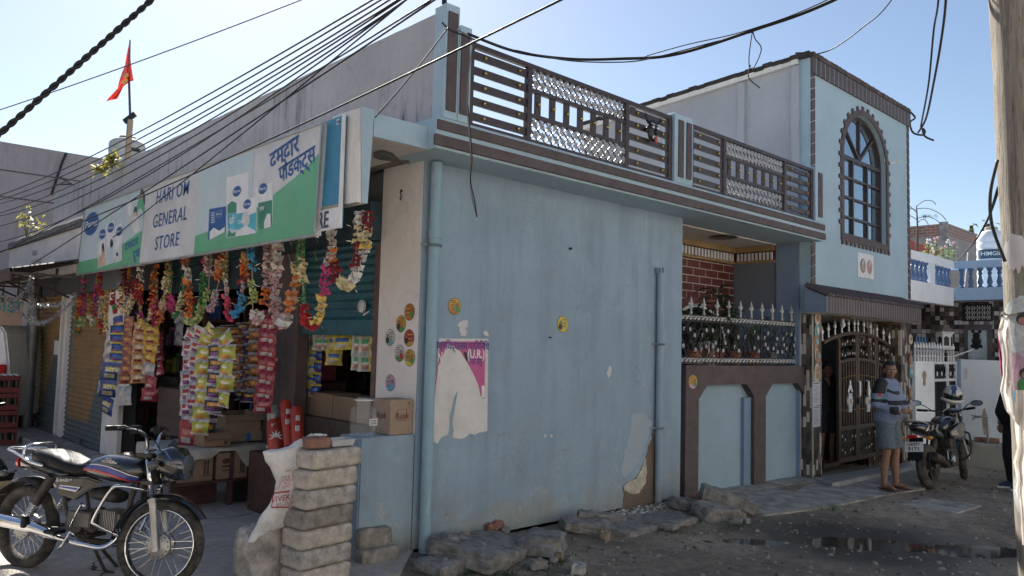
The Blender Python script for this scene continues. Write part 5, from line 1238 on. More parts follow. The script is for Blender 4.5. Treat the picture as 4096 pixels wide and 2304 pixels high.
def logo(cx,cy,r,d=0.016):
 c=SG_(cx,cy,d);rz=abs(SG_(cx,cy-r,d).z-c.z);
 kx=.62+.18*min(1,cx/1500);ry=abs(SG_(cx-kx*r,cy,d).y-SG_(cx+kx*r,cy,d).y)/2
 disc(g,c,U_,Z,ry*1.1,22,3,ry=rz*1.08);disc(g,c-X*0.0006,U_,Z,ry,22,2,ry=rz)
 text(g,'Paras',c-X*0.0012,U_,Z,rz*0.82,8,bold=0.012,sx=ry/rz*.95)
g=MB()
for a in((153,575,105),(256,672,45),(335,610,45),(413,645,42),(1350,482,32),(1516,270,48),(1612,390,44),(1759,245,50)):logo(*a)
sgtext(g,'HARI OM',905,290,128,2,wpx=300,bold=0.006,spacing=1.1,shear=0.12)
sgtext(g,'GENERAL',880,522,128,2,wpx=310,bold=0.006,spacing=1.1,shear=0.12)
sgtext(g,'STORE',855,745,128,2,wpx=225,bold=0.006,spacing=1.1,shear=0.12)
sgtext(g,'दमदार',528,768,75,2,wpx=125,bold=0.02,rot=0.12);sgtext(g,'दूध',572,860,85,2,wpx=62,bold=0.02,rot=0.12)
sgtext(g,'DAHI',1560,555,38,8,wpx=62,bold=0.02,d=0.021);sgtext(g,'दही',1468,545,60,8,wpx=50,bold=0.015,d=0.02);sgtext(g,'छाछ',1750,432,38,8,wpx=42,bold=0.01)
c=QX(1135,612,SGX-0.0045);text(g,'दमदार',c,U_,Z,0.23,2,rot=0.16,bold=0.02,sx=1.0)
c=QX(1185,660,SGX-0.0045);text(g,'पोडक्ट्स',c,U_,Z,0.21,2,rot=0.16,bold=0.02,sx=0.9);q_=QX(1133,684,SGX-.005);g.bar(q_,q_+U_*.05+Z*.04,.004,.018,2)
put('lettering',g,PAL,S1)
S2=thing('older_sign','narrow older blue sign with a white foot reading RE beside the long shop sign','sign',QX(1335,700,3.17))
q=lambda px,py,d=0:QX(px,py,3.17-d)
g=MB();A_=[q(1296,489),q(1375,460),q(1358,908),q(1268,925)]
g.hexa([A_[3],A_[2],A_[2]+X*0.03,A_[3]+X*0.03],[A_[0],A_[1],A_[1]+X*0.03,A_[0]+X*0.03],0)
put('board',g,mat('old_sign_blue',(0.045,0.22,0.36),0.4,world=True,var=0.1),S2)
g=MB();P_=[q(1272,845,.004),q(1361,825,.004),q(1358,906,.004),q(1268,923,.004)];g.add(P_,[(0,1,2,3)],0)
P_=[q(1273,832,.004),q(1361,812,.004),q(1361,825,.006),q(1272,845,.006)];g.add(P_,[(0,1,2,3)],1)
P_=[q(1347,478,.005),q(1358,474,.005),q(1357,496,.005),q(1346,500,.005)];g.add(P_,[(0,1,2,3)],0);disc(g,q(1352,487,.008),U_,Z,0.015,10,2)
c=q(1291,884,.01);text(g,'RE',c,U_,Z,0.19,2,bold=0.015,sx=0.85)
put('sign_print',g,[WHITEP,mat('old_sign_tan',(0.3,0.27,0.22),0.5,world=True),mat('old_sign_navy',(0.05,0.07,0.12),0.5,world=True)],S2)
g=MB();g.bar(q(1295,489,.006),q(1268,950,.006),0.022,0.02);g.bar(q(1376,458,.006),q(1359,912,.006),0.03,0.02);g.bar(q(1268,925,.006),q(1358,908,.006),0.015,0.015);put('frame',g,WHITEP,S2)
# half-lowered blue shutter, its box, door posts
bsm=mat('blue_shutter_paint',(0.03,0.14,0.19),0.45,0.25,var=0.25,vs=4,world=True,dirt=(0.10,0.12,0.12))
QS=lambda px,py:QX(px,py,4.13)
RS=thing('shop_shutter','teal blue roller shutter of the shop pulled halfway down under its box','shutter',(4.13,7.2,2.0))
y0_,y1_=6.205,QS(1105,1200).y
shutter('slats',4.13,y0_,y1_,QS(1300,1278).z,2.75,bsm,RS,0.08,0.014)
g=MB();zb_=QS(1300,1278).z;g.box((4.10,y0_,zb_-0.16),(4.16,y1_,zb_-0.001));put('bottom_plate',g,bsm,RS,bevel=0.006)
g=MB();q=QX(1450,1225,4.1);g.lathe([(0.065,0.0),(0.06,-0.02),(0.03,-0.03)],(4.10,q.y,q.z),16,axis='X');g.M=Matrix();put('lock_plate',g,SILVER,RS,smooth='auto')
g=MB();g.tube([(4.11,q.y-0.02,q.z-0.05),(4.07,q.y-0.07,q.z-0.09),(4.10,q.y-0.12,q.z-0.05)],0.008,5);put('handle',g,SILVER,RS)
g=MB();g.box((3.95,6.146,2.74),(4.35,12.6,3.1));put('shutter_box',g,mat('dark_teal_box',(0.035,0.065,0.085),0.55,0.2,world=True,var=0.3),RS)
wood=mat('dark_red_wood',(0.075,0.035,0.03),0.55,world=True,var=0.35,vs=6);woodl=mat('raw_wood',(0.16,0.12,0.09),0.75,world=True,var=0.35,vs=10)
a,c=QX(1085,1300,4.1).y,QX(1205,1300,4.1).y
g=MB();g.box((4.05,c,0.0),(4.2,a,2.74));solo('shop_post','dark brown panelled post between the cabinet side and the counter side of the shop','post',g,mat('brown_post',(0.115,0.085,0.085),0.55,world=True,var=0.25),bevel=0.01)
g=MB();y=QX(1085,1300,4.1).y+0.05
while y<12.2:g.box((4.0,y,2.45),(4.04,y+0.03,2.74));y+=0.9
g.box((4.0,QX(1085,1300,4.1).y+0.01,2.38),(4.03,12.4,2.735));solo('dark_valance','dark teal board running behind the garlands on the left part of the shop','board',g,MATS['dark_teal_box'])
# shelves and goods inside
GP=[mat('goods_'+n,c,0.45,var=0.2,vs=9)for n,c in(('red',(0.4,0.05,0.04)),('orange',(0.5,0.2,0.06)),('yellow',(0.5,0.38,0.06)),('blue',(0.04,0.1,0.3)),('white',(0.5,0.5,0.48)),('green',(0.06,0.22,0.1)),('purple',(0.15,0.05,0.2)),('pink',(0.5,0.12,0.22)),('brown',(0.16,0.09,0.05)))]
CAB=thing('wooden_cabinet','dark red wooden display cabinet with glass-fronted lower shelves behind the hanging packets','cabinet',(4.35,11.5,0))
q=lambda px,py:QX(px,py,4.3)
yA,yB=13.1,10.6
g=MB()
g.box((4.25,yA-0.9,0.0),(4.45,yA,2.35))
for z in(0.1,0.55,0.95,1.22,1.6,2.0):g.box((4.28,yB,z),(4.7,yA-0.901,z+0.035))
for y in(yB,(yB+yA-0.9)/2,yA-0.96):g.box((4.24,y,0.0),(4.279,y+0.06,2.35))
g.box((4.7,yB,0.0),(4.74,yA-0.9,2.35));put('carcass',g,wood,CAB)
g=MB();g.box((4.23,yB,0.99),(4.239,yA-0.9,1.06));g.box((4.23,yB,0.5),(4.239,yA-0.9,0.56));g.box((4.23,yB+0.55,0.57),(4.239,yB+0.62,0.985));g.box((4.23,yB+1.1,0.57),(4.239,yB+1.17,0.985));put('door_frame',g,woodl,CAB)
g=MB();g.box((4.262,yB+0.07,0.58),(4.266,yA-0.97,1.2));put('glass',g,glass('cabinet_glass',(0.5,0.55,0.5),0.25),CAB)
g=MB();rs=random.Random(11)
for z in(0.136,0.586,1.256,1.636,2.036):
 y=yB+0.08
 while y<yA-1.0:
  w_=rs.uniform(0.05,0.13);h_=rs.uniform(0.1,0.3)if z<1.2 else rs.uniform(0.12,0.3);g.box((4.3,y,z),(4.5,y+w_,z+h_),rs.randrange(9));y+=w_+rs.choice((0.004,0.01,0.04))
put('packed_goods',g,GP,CAB)
g=MB();a,c=QX(553,1620,4.2),QX(585,1690,4.2);g.box((4.2,c.y,c.z),(4.22,a.y,a.z));solo('deity_poster','small red and yellow picture print on the dark cabinet side','poster',g,[mat('print_redgold',(0.4,0.08,0.04),0.5,world=True,var=0.6,vs=20)])
RK=thing('goods_rack','dim rack of small packaged goods deep inside the shop','rack',(7.4,9,0))
g=MB()
for z in(0.5,0.9,1.3,1.7,2.1,2.5):g.box((7.3,6.2,z),(7.79,13.0,z+0.03))
y=6.2
while y<13.1:g.box((7.3,y,0),(7.34,y+0.04,2.7));y+=1.1
put('shelf_frame',g,wood,RK)
g=MB()
for z in(0.532,0.932,1.332,1.732,2.132):
 y=6.3
 while y<12.9:w_=rs.uniform(0.06,0.2);g.box((7.36,y,z),(7.6,y+w_,z+rs.uniform(0.12,0.3)),rs.randrange(9));y+=w_+0.02
put('packed_goods',g,GP,RK)
RK2=thing('goods_rack','tall rack of colourful small goods standing right behind the hanging strips','rack',(4.9,9.4,0))
g=MB()
for z in(0.62,0.95,1.28,1.61,1.94,2.27):g.box((4.75,8.35,z),(5.1,10.5,z+0.025))
for y in(8.35,9.4,10.46):g.box((4.74,y,0),(4.78,y+0.035,2.5))
g.box((5.11,8.35,0),(5.14,10.5,2.5));put('shelf_frame',g,wood,RK2)
g=MB()
for z in(0.646,0.976,1.306,1.636,1.966):
 y=8.4
 while y<10.4:w_=rs.uniform(0.05,0.13);g.box((4.8,y,z),(5.0,y+w_,z+rs.uniform(0.1,0.26)),rs.randrange(9));y+=w_+0.012
put('packed_goods',g,GP,RK2)
# garlands
GC={}
for n,c in dict(red=(0.42,0.03,0.035),dred=(0.2,0.02,0.03),orange=(0.75,0.22,0.05),dorange=(0.5,0.13,0.04),peach=(0.72,0.42,0.25),cream=(0.68,0.58,0.34),white=(0.66,0.62,0.58),grey=(0.45,0.4,0.38),pink=(0.6,0.38,0.40),magenta=(0.55,0.06,0.22),purple=(0.28,0.04,0.2),lime=(0.42,0.5,0.2),green=(0.07,0.26,0.09),olive=(0.34,0.34,0.12),blue=(0.07,0.33,0.55),yellow=(0.7,0.5,0.12),gold=(0.5,0.36,0.08),pinkred=(0.62,0.08,0.16)).items():
 GC[n]=mat('petal_'+n,c,0.75,var=0.25,vs=30)
GNAMES=list(GC);GMATS=[GC[n]for n in GNAMES]+[mat('tinsel_foil',(0.75,0.7,0.6),0.18,0.9,world=True),mat('garland_string',(0.35,0.3,0.25),0.9,world=True)]
TIN,STR=len(GNAMES),len(GNAMES)+1
GXP=3.42
def garland(lab,segs,x=GXP,r=0.052,seed=0):
 """segs: list of (colour or 'string', [(px,py),...]); fluffy paper-flower chain along the path"""
 rn=random.Random(seed);g=MB();x=x+rn.uniform(-0.05,0.05);allp=[p for _,ps in segs for p in ps]
 q0=QX(*allp[0],x);T=thing('flower_garland',lab,'garland',q0,group='paper flower garlands along the shop front')
 g.M=Matrix.Translation((0,0,0))
 for cname,ps in segs:
  P_=bez([QX(a,c,x)for a,c in ps],6)if len(ps)>2 else[QX(a,c,x)for a,c in ps]
  L_=[0];
  for i in range(1,len(P_)):L_.append(L_[-1]+(P_[i]-P_[i-1]).length)
  tot=L_[-1];g.tube(P_,0.006,4,STR,caps=False)
  if cname=='string':continue
  cols=cname.split('+');rr=r
  if cols[0].startswith('*'):rr=r*0.5;cols[0]=cols[0][1:]
  step=0.036;n=max(1,int(tot/step))
  for k in range(n+1):
   s=tot*k/max(1,n);i=0
   while i<len(L_)-2 and L_[i+1]<s:i+=1
   t=(s-L_[i])/max(1e-6,L_[i+1]-L_[i]);p=P_[i].lerp(P_[i+1],t);d=(P_[min(i+1,len(P_)-1)]-P_[i]).normalized()
   if d.length<0.5:d=-Z
   u=d.orthogonal().normalized();w_=d.cross(u);ci=GNAMES.index(cols[k%len(cols)]if len(cols)>1 and rn.random()<0.8 else cols[rn.randrange(len(cols))])
   u=(u+d*rn.uniform(-.5,.5)).normalized();w_=(d.cross(u)+d*rn.uniform(-.5,.5)).normalized();p=p+(u*rn.uniform(-1,1)+w_*rn.uniform(-1,1))*rr*.22
   r1=rr*rn.uniform(0.7,1.2);m_=9;ph=rn.uniform(0,6)
   vs=[p+d*0.006];
   for j in range(m_):
    a=ph+2*math.pi*j/m_;rad=u*math.cos(a)+w_*math.sin(a)
    vs.append(p+rad*r1*rn.uniform(0.75,1.15)+d*(0.02 if j%2 else-0.014));
   fs=[(0,1+j,1+(j+1)%m_)for j in range(m_)]
   b0=len(vs);vs.append(p-d*0.012);fs+=[(b0,1+(j+1)%m_,1+j)for j in range(m_)]
   g.add(vs,fs,ci)
   if rn.random()<0.35:
    a=rn.uniform(0,6.28);rad=u*math.cos(a)+w_*math.sin(a);q_=p+rad*rr;g.bar(q_,q_+rad*0.035+Vector((rn.uniform(-1,1),rn.uniform(-1,1),rn.uniform(-1,1)))*0.015,0.006,0.002,TIN)
 put('flowers',g,GMATS,T)
 return T
GL=[('garland of red and orange flowers at the far left end of the sign',[('red',[(316,1108),(314,1170)]),('orange+red',[(314,1170),(318,1260)]),('orange+green',[(318,1262),(310,1325)])]),('short purple and lime garland second from the left end',[('green+magenta',[(338,1108),(338,1180)]),('purple+magenta',[(338,1180),(332,1262)]),('lime',[(330,1268),(324,1300)])]),('red and orange garland ending in white-green flowers',[('green+red',[(368,1100),(366,1140)]),('red',[(366,1140),(362,1180)]),('orange+olive',[(362,1185),(362,1260)]),('lime+white',[(362,1262),(374,1300)])]),('deep purple garland hanging straight near the left end',[('*gold',[(390,1100),(388,1150)]),('purple+magenta',[(388,1150),(386,1262)])]),('long garland red at the top, cream below, red at its foot',[('red',[(404,1080),(405,1185)]),('cream+grey',[(405,1188),(404,1275)]),('red',[(404,1278),(408,1330)])]),('thin gold and peach garland with tinsel by the first popcorn strip',[('*gold+green',[(432,1078),(430,1160)]),('peach+gold',[(430,1162),(422,1250)]),('yellow+cream',[(422,1252),(424,1325)])]),('garland of single orange and red flowers spaced on a string',[('orange',[(458,1095),(458,1110)]),('string',[(458,1110),(458,1130)]),('orange+peach',[(458,1130),(458,1160)]),('red',[(457,1165),(455,1205)]),('green+red',[(455,1207),(466,1245)])]),('looped garland with a cream belly between dark red arms',[('dred',[(497,1070),(492,1140)]),('gold+yellow',[(490,1140),(488,1200)]),('red',[(485,1202),(484,1228)]),('cream+peach',[(484,1228),(505,1246),(525,1212),(535,1185)]),('red',[(536,1182),(545,1120)])]),('dark red garland hanging short beside the cream loop',[('*gold+orange',[(518,1062),(514,1110)]),('dred',[(514,1110),(508,1180)])]),('garland white at the top, thin in the middle, cream and purple tuft below',[('white+grey',[(562,1060),(560,1115)]),('orange',[(565,1140),(563,1155)]),('red',[(560,1165),(562,1210)]),('*gold',[(560,1210),(563,1245)]),('purple+magenta',[(560,1250),(562,1275)]),('cream+yellow',[(562,1280),(578,1308)])]),('bright rust-orange and gold garland over the brown packet strips',[('dorange',[(622,1050),(618,1090)]),('gold+dorange',[(618,1090),(614,1150)]),('orange+red',[(614,1152),(608,1225)]),('cream+peach',[(608,1228),(600,1275)])]),('red and magenta twist with gold tinsel beside the rust garland',[('*gold+dred',[(628,1120),(626,1200)]),('magenta+red',[(622,1200),(618,1300)])]),('garland cream above and bright orange at its tip',[('dorange+gold',[(674,1045),(675,1085)]),('cream',[(672,1088),(662,1160)]),('*gold+cream',[(662,1160),(655,1200)]),('peach+cream',[(655,1200),(645,1245)]),('orange',[(645,1248),(638,1288)])]),('green tinsel garland looping through magenta to cream',[('*green+gold',[(682,1060),(680,1180)]),('magenta',[(680,1185),(688,1240)]),('*green',[(688,1240),(698,1272),(712,1250)]),('cream',[(713,1240),(730,1170)]),('*green',[(732,1170),(734,1110)])]),('big orange blossom garland, grey-white in the middle',[('orange+peach',[(737,1022),(738,1070)]),('grey+white',[(746,1078),(752,1120)]),('orange+dorange',[(752,1122),(756,1155)]),('orange',[(756,1175),(754,1262)])]),('garland green at the top and pale lime in its deep loop',[('pinkred+pink',[(826,1015),(820,1090)]),('green',[(816,1100),(810,1215)]),('lime',[(808,1215),(790,1270),(770,1292),(752,1285)])],),('dusty pink garland with a loose lime strand',[('grey+pink',[(832,1010),(838,1100)]),('string',[(838,1100),(835,1155)]),('lime',[(828,1158),(826,1200)])]),('pale pink garland drooping under a bare string',[('string',[(876,1125),(868,1158)]),('pink+grey',[(866,1162),(855,1210),(836,1240)])]),('garland red then pale orange hanging by the green one',[('red',[(886,1005),(884,1025)]),('orange+peach',[(882,1028),(878,1085)]),('orange',[(876,1085),(872,1120)])]),('olive garland turning to pink tinsel and a crimson loop with blue flowers',[('olive+cream',[(902,1000),(900,1110)]),('*pink+white',[(902,1112),(908,1190)]),('pinkred',[(910,1196),(912,1260),(928,1272)]),('*gold',[(930,1265),(942,1262)]),('blue',[(944,1258),(960,1225),(966,1180)]),('*white+pink',[(966,1178),(972,1130)])]),('orange and red garland falling into the blue loop',[('dred',[(990,985),(988,1010)]),('peach+yellow',[(985,1012),(982,1055)]),('orange+red',[(980,1058),(974,1125)])]),('bright blue garland on a string with lime flowers below',[('blue',[(1006,990),(1009,1072)]),('string',[(1009,1072),(1009,1125)]),('lime',[(1009,1128),(1010,1208)]),('string',[(1010,1208),(1012,1248)]),('white+pink',[(1012,1250),(1028,1285),(1046,1262)])]),('fluffy pink garland with an orange end by the brown post',[('pink+white',[(1080,972),(1072,1050),(1066,1150)]),('orange',[(1062,1160),(1056,1215)])]),('fluffy pink garland making a deep loop up to peach flowers',[('pink+white',[(1104,970),(1108,1060),(1103,1180),(1106,1265),(1128,1290),(1148,1262)]),('peach+orange',[(1150,1255),(1162,1210),(1170,1172)]),('string',[(1170,1172),(1172,1145)])]),('green leafy garland with cream and orange flowers lower down',[('*green',[(1196,955),(1190,1060)]),('cream+orange',[(1184,1062),(1182,1140)]),('string',[(1182,1140),(1176,1170)])]),('long green leaf garland ending in a crimson loop',[('*green',[(1210,955),(1211,1035)]),('cream',[(1211,1038),(1212,1120)]),('*green',[(1212,1125),(1216,1220)]),('red',[(1216,1222),(1222,1280),(1250,1310),(1266,1292)]),('yellow+cream',[(1268,1288),(1280,1240),(1290,1192)]),('magenta',[(1294,1175),(1300,1110),(1308,1060)]),('grey+pink',[(1312,1050),(1326,1015)])]),('grey-white garland with orange tuft under the RE sign',[('white+grey',[(1326,925),(1328,990)]),('orange+peach',[(1332,1005),(1334,1045)]),('dred',[(1338,1055),(1346,1120)])]),('cream garland looping low from dark red to white near the pier',[('cream',[(1350,1122),(1378,1150),(1404,1138)]),('white',[(1404,1130),(1425,1092),(1445,1040),(1456,990)]),('white+grey',[(1456,990),(1458,955)])]),('white and yellow garland at the fascia end',[('white',[(1440,850),(1438,890)]),('cream',[(1436,890),(1430,960)]),('dred',[(1428,985),(1422,1060)]),('string',[(1422,1060),(1420,1080)])]),('dark red and cream garland hanging nearest the white pier',[('dred',[(1474,850),(1470,915)]),('cream+yellow',[(1470,920),(1464,985)])]),]
for i,(lab,segs)in enumerate(GL):garland(lab,segs,GXP if i<27 else 3.36,0.05 if i!=22 and i!=23 else 0.062,seed=i)
FO=MATS['tinsel_foil']
for i,(a,c)in enumerate((((340,1115),(322,1190)),((720,1030),(706,1085)),((852,1015),(845,1042)),((1058,990),(1046,1030)),((1160,965),(1158,1048)),((1264,945),(1262,1042)),((1310,965),(1298,1022)),((1417,850),(1415,900)))):
 g=MB();A_,B_=QX(*a,3.3),QX(*c,3.3)
 for k in range(6):
  p,q_=A_.lerp(B_,k/6),A_.lerp(B_,(k+1)/6);o=Vector((math.sin(k*1.3)*0.02,math.cos(k*1.1)*0.01,0));o2=Vector((math.sin((k+1)*1.3)*0.02,math.cos((k+1)*1.1)*0.01,0));w_=Vector((0.01,0.022,0));g.quad(p+o-w_,p+o+w_,q_+o2+w_,q_+o2-w_)
 solo('foil_streamer',['silver foil streamer at the far left of the garlands','silver streamer between the cream-orange and the orange blossom garlands','small foil streamer above the dusty pink garland','foil streamer left of the fluffy pink garlands','long thin foil streamer left of the green leaf garland','foil streamer hanging from the corner of the long sign','foil streamer just under the RE sign','foil streamer beside the fascia end garlands'][i],'streamer',g,FO,group='foil streamers')
g=MB();rt2=random.Random(4)
for pts in([(0,1180),(60,1200),(110,1150),(128,1110)],[(20,1200),(80,1250),(130,1290),(190,1285),(270,1225),(300,1180)],[(125,1120),(122,1200),(140,1290)],[(150,1222),(220,1222),(290,1208)]):
 P_=bez([QX(a,c,2.5)for a,c in pts],14)
 for i in range(len(P_)-1):
  for k in range(4):
   p=P_[i].lerp(P_[i+1],k/4);d=Vector((rt2.uniform(-1,1),rt2.uniform(-1,1),rt2.uniform(-1,1))).normalized()*0.04;g.bar(p-d,p+d,0.008,0.002)
 g.tube(P_,0.004,4)
solo('silver_tinsel','loops of silver tinsel draped under the tin awning','tinsel',g,mat('dull_tinsel',(0.35,0.35,0.36),0.3,0.8,world=True))
# packets
_pk={}
def packet_mesh(w,h,t,mats_,key,band=0.0):
 """pillow bag hanging in a strip; faces towards -X; 3 materials: body, label, seal"""
 g=MB();nu,nv=6,8
 for s in(-1,1):
  vs=[];
  for i in range(nu+1):
   for j in range(nv+1):
    u,v=i/nu,j/nv;pin=1-0.10*math.sin(math.pi*v)**0.5*0+0
    th=t/2*(math.sin(math.pi*u)*math.sin(math.pi*min(1,max(0,(v-0.08)/0.84))))**0.6 if 0.08<v<0.92 else 0.0
    cr=0.004*math.sin(u*19+v*7)
    wv=w*(1-0.09*math.sin(math.pi*v))
    vs.append((s*(-th-(cr if th>0 else 0.0005)),(u-0.5)*wv,-h*v))
  b0=len(g.v)
  for i in range(nu):
   for j in range(nv):
    f=(i*(nv+1)+j,(i+1)*(nv+1)+j,(i+1)*(nv+1)+j+1,i*(nv+1)+j+1);v=(j+0.5)/nv;u=(i+0.5)/nu
    m_=2 if(v<0.1 or v>0.9)else(1 if 0.25<v<0.55 and 0.15<u<0.85 else(3 if v>0.6 and 0.25<u<0.8 else 0))
    g.f.append(tuple(b0+k for k in(f if s<0 else f[::-1])));g.mi.append(m_)
  g.v+=[Vector(p)for p in vs]
 me=put('packet',g,mats_,None,smooth=True);return me
def fm(name,c,rough=0.28):return mat(name,tuple(x*.8 for x in c),rough,0.15,var=0.35,vs=18)
PK={'popcorn':([fm('foil_navy',(0.03,0.06,0.25)),fm('foil_gold',(0.62,0.5,0.1)),fm('foil_navy',(0.03,0.06,0.25)),fm('foil_cream',(0.5,0.45,0.25))],'ACT II'),'popcornblue':([fm('foil_navy',(0.03,0.06,0.25)),fm('foil_blue2',(0.06,0.14,0.4)),fm('foil_gold',(0.6,0.48,0.1)),fm('foil_purple',(0.2,0.06,0.25))],None),'brown':([fm('foil_rust',(0.35,0.13,0.07)),fm('foil_orange',(0.62,0.3,0.08)),fm('foil_rust',(0.35,0.13,0.07)),fm('foil_maroon',(0.2,0.04,0.06))],None),'cream':([fm('foil_peach',(0.6,0.36,0.2)),fm('foil_peach2',(0.68,0.48,0.32)),fm('foil_orange',(0.62,0.3,0.08)),fm('foil_maroon',(0.2,0.04,0.06))],None),'yellow':([fm('foil_yellow',(0.6,0.38,0.04)),fm('foil_yellow2',(0.68,0.46,0.1)),fm('foil_orange',(0.62,0.3,0.08)),fm('foil_maroon',(0.2,0.04,0.06))],None),'red':([fm('foil_red',(0.34,0.03,0.05)),fm('foil_pink',(0.4,0.13,0.13)),fm('foil_red',(0.34,0.03,0.05)),fm('foil_white',(0.55,0.5,0.48))],None),'redwhite':([fm('foil_white',(0.55,0.5,0.48)),fm('foil_red',(0.34,0.03,0.05)),fm('foil_silver',(0.45,0.45,0.48)),fm('foil_purple',(0.2,0.06,0.25))],None),'lime':([fm('foil_lime',(0.42,0.44,0.07)),fm('foil_yellow3',(0.55,0.48,0.10)),fm('foil_white',(0.55,0.5,0.48)),fm('foil_orange',(0.62,0.3,0.08))],'Elam'),'dark':([fm('foil_black',(0.05,0.04,0.05)),fm('foil_orange',(0.62,0.3,0.08)),fm('foil_silver',(0.45,0.45,0.48)),fm('foil_purple',(0.2,0.06,0.25))],None),'silver':([fm('foil_silver',(0.45,0.45,0.48)),fm('foil_white',(0.55,0.5,0.48)),fm('foil_silver',(0.45,0.45,0.48)),fm('foil_silver',(0.45,0.45,0.48))],None),'orange':([fm('foil_rust2',(0.4,0.16,0.05)),fm('foil_orange',(0.62,0.3,0.08)),fm('foil_silver',(0.45,0.45,0.48)),fm('foil_brown',(0.15,0.07,0.04))],None),'baby':([fm('pack_white',(0.6,0.6,0.56),0.45),fm('pack_green',(0.08,0.35,0.15),0.45),fm('pack_white',(0.6,0.6,0.56),0.45),fm('pack_skin',(0.55,0.3,0.22),0.45)],None),'babyblue':([fm('pack_yellow',(0.62,0.5,0.1),0.4),fm('pack_blue',(0.05,0.12,0.4),0.4),fm('pack_yellow',(0.62,0.5,0.1),0.4),fm('pack_pale',(0.5,0.5,0.45),0.4)],None),}
_first={}
def strip(lab,kind,pts,n,w,x=3.5,seed=0,twist=0.45,ov=1.02,t=0.05):
 """n packets one under another along a path of photo pixels in the plane x"""
 rn=random.Random(seed);P_=bez([QX(a,c,x)for a,c in pts],8)if len(pts)>2 else[QX(*pts[0],x),QX(*pts[1],x)]
 L_=[0]
 for i in range(1,len(P_)):L_.append(L_[-1]+(P_[i]-P_[i-1]).length)
 def at(s):
  i=0
  while i<len(L_)-2 and L_[i+1]<s:i+=1
  return P_[i].lerp(P_[i+1],(s-L_[i])/max(1e-6,L_[i+1]-L_[i]))
 h=L_[-1]/n;T=thing('packet_strip',lab,'snack strip',P_[0],local=True,group='strips of hanging packets')
 mats_,word=PK[kind];key=(kind,round(w,3),round(h,3))
 for k in range(n):
  a,c=at(h*k),at(h*(k+1));d=(c-a).normalized()
  if key not in _first:o=packet_mesh(w,h*ov,t,mats_,key);_first[key]=o
  else:o=_first[key].copy();COL.objects.link(o)
  o.parent=T;z=-d;yv=Vector((-.6,.8,0));yv=(yv-z*yv.dot(z)).normalized();xv=yv.cross(z)
  rot=Matrix((xv,yv,z)).transposed().to_4x4()@Matrix.Rotation(rn.uniform(-twist,twist),4,'Z')
  o.matrix_parent_inverse=Matrix();o.location=a-P_[0];o.rotation_euler=rot.to_euler()
  if word:
   g=MB();text(g,word,(-t/2-0.004,0,-h*0.42),(0,-1,0),Z,h*0.27,bold=0.02,sx=0.9)
   if('w',key)not in _first:lt=put('pack_lettering',g,mat('pack_letter',(0.8,0.8,0.75)if word=='ACT II' else(0.35,0.03,0.08),0.5),o);_first[('w',key)]=lt
   else:lt=_first[('w',key)].copy();COL.objects.link(lt);lt.parent=o
 return T
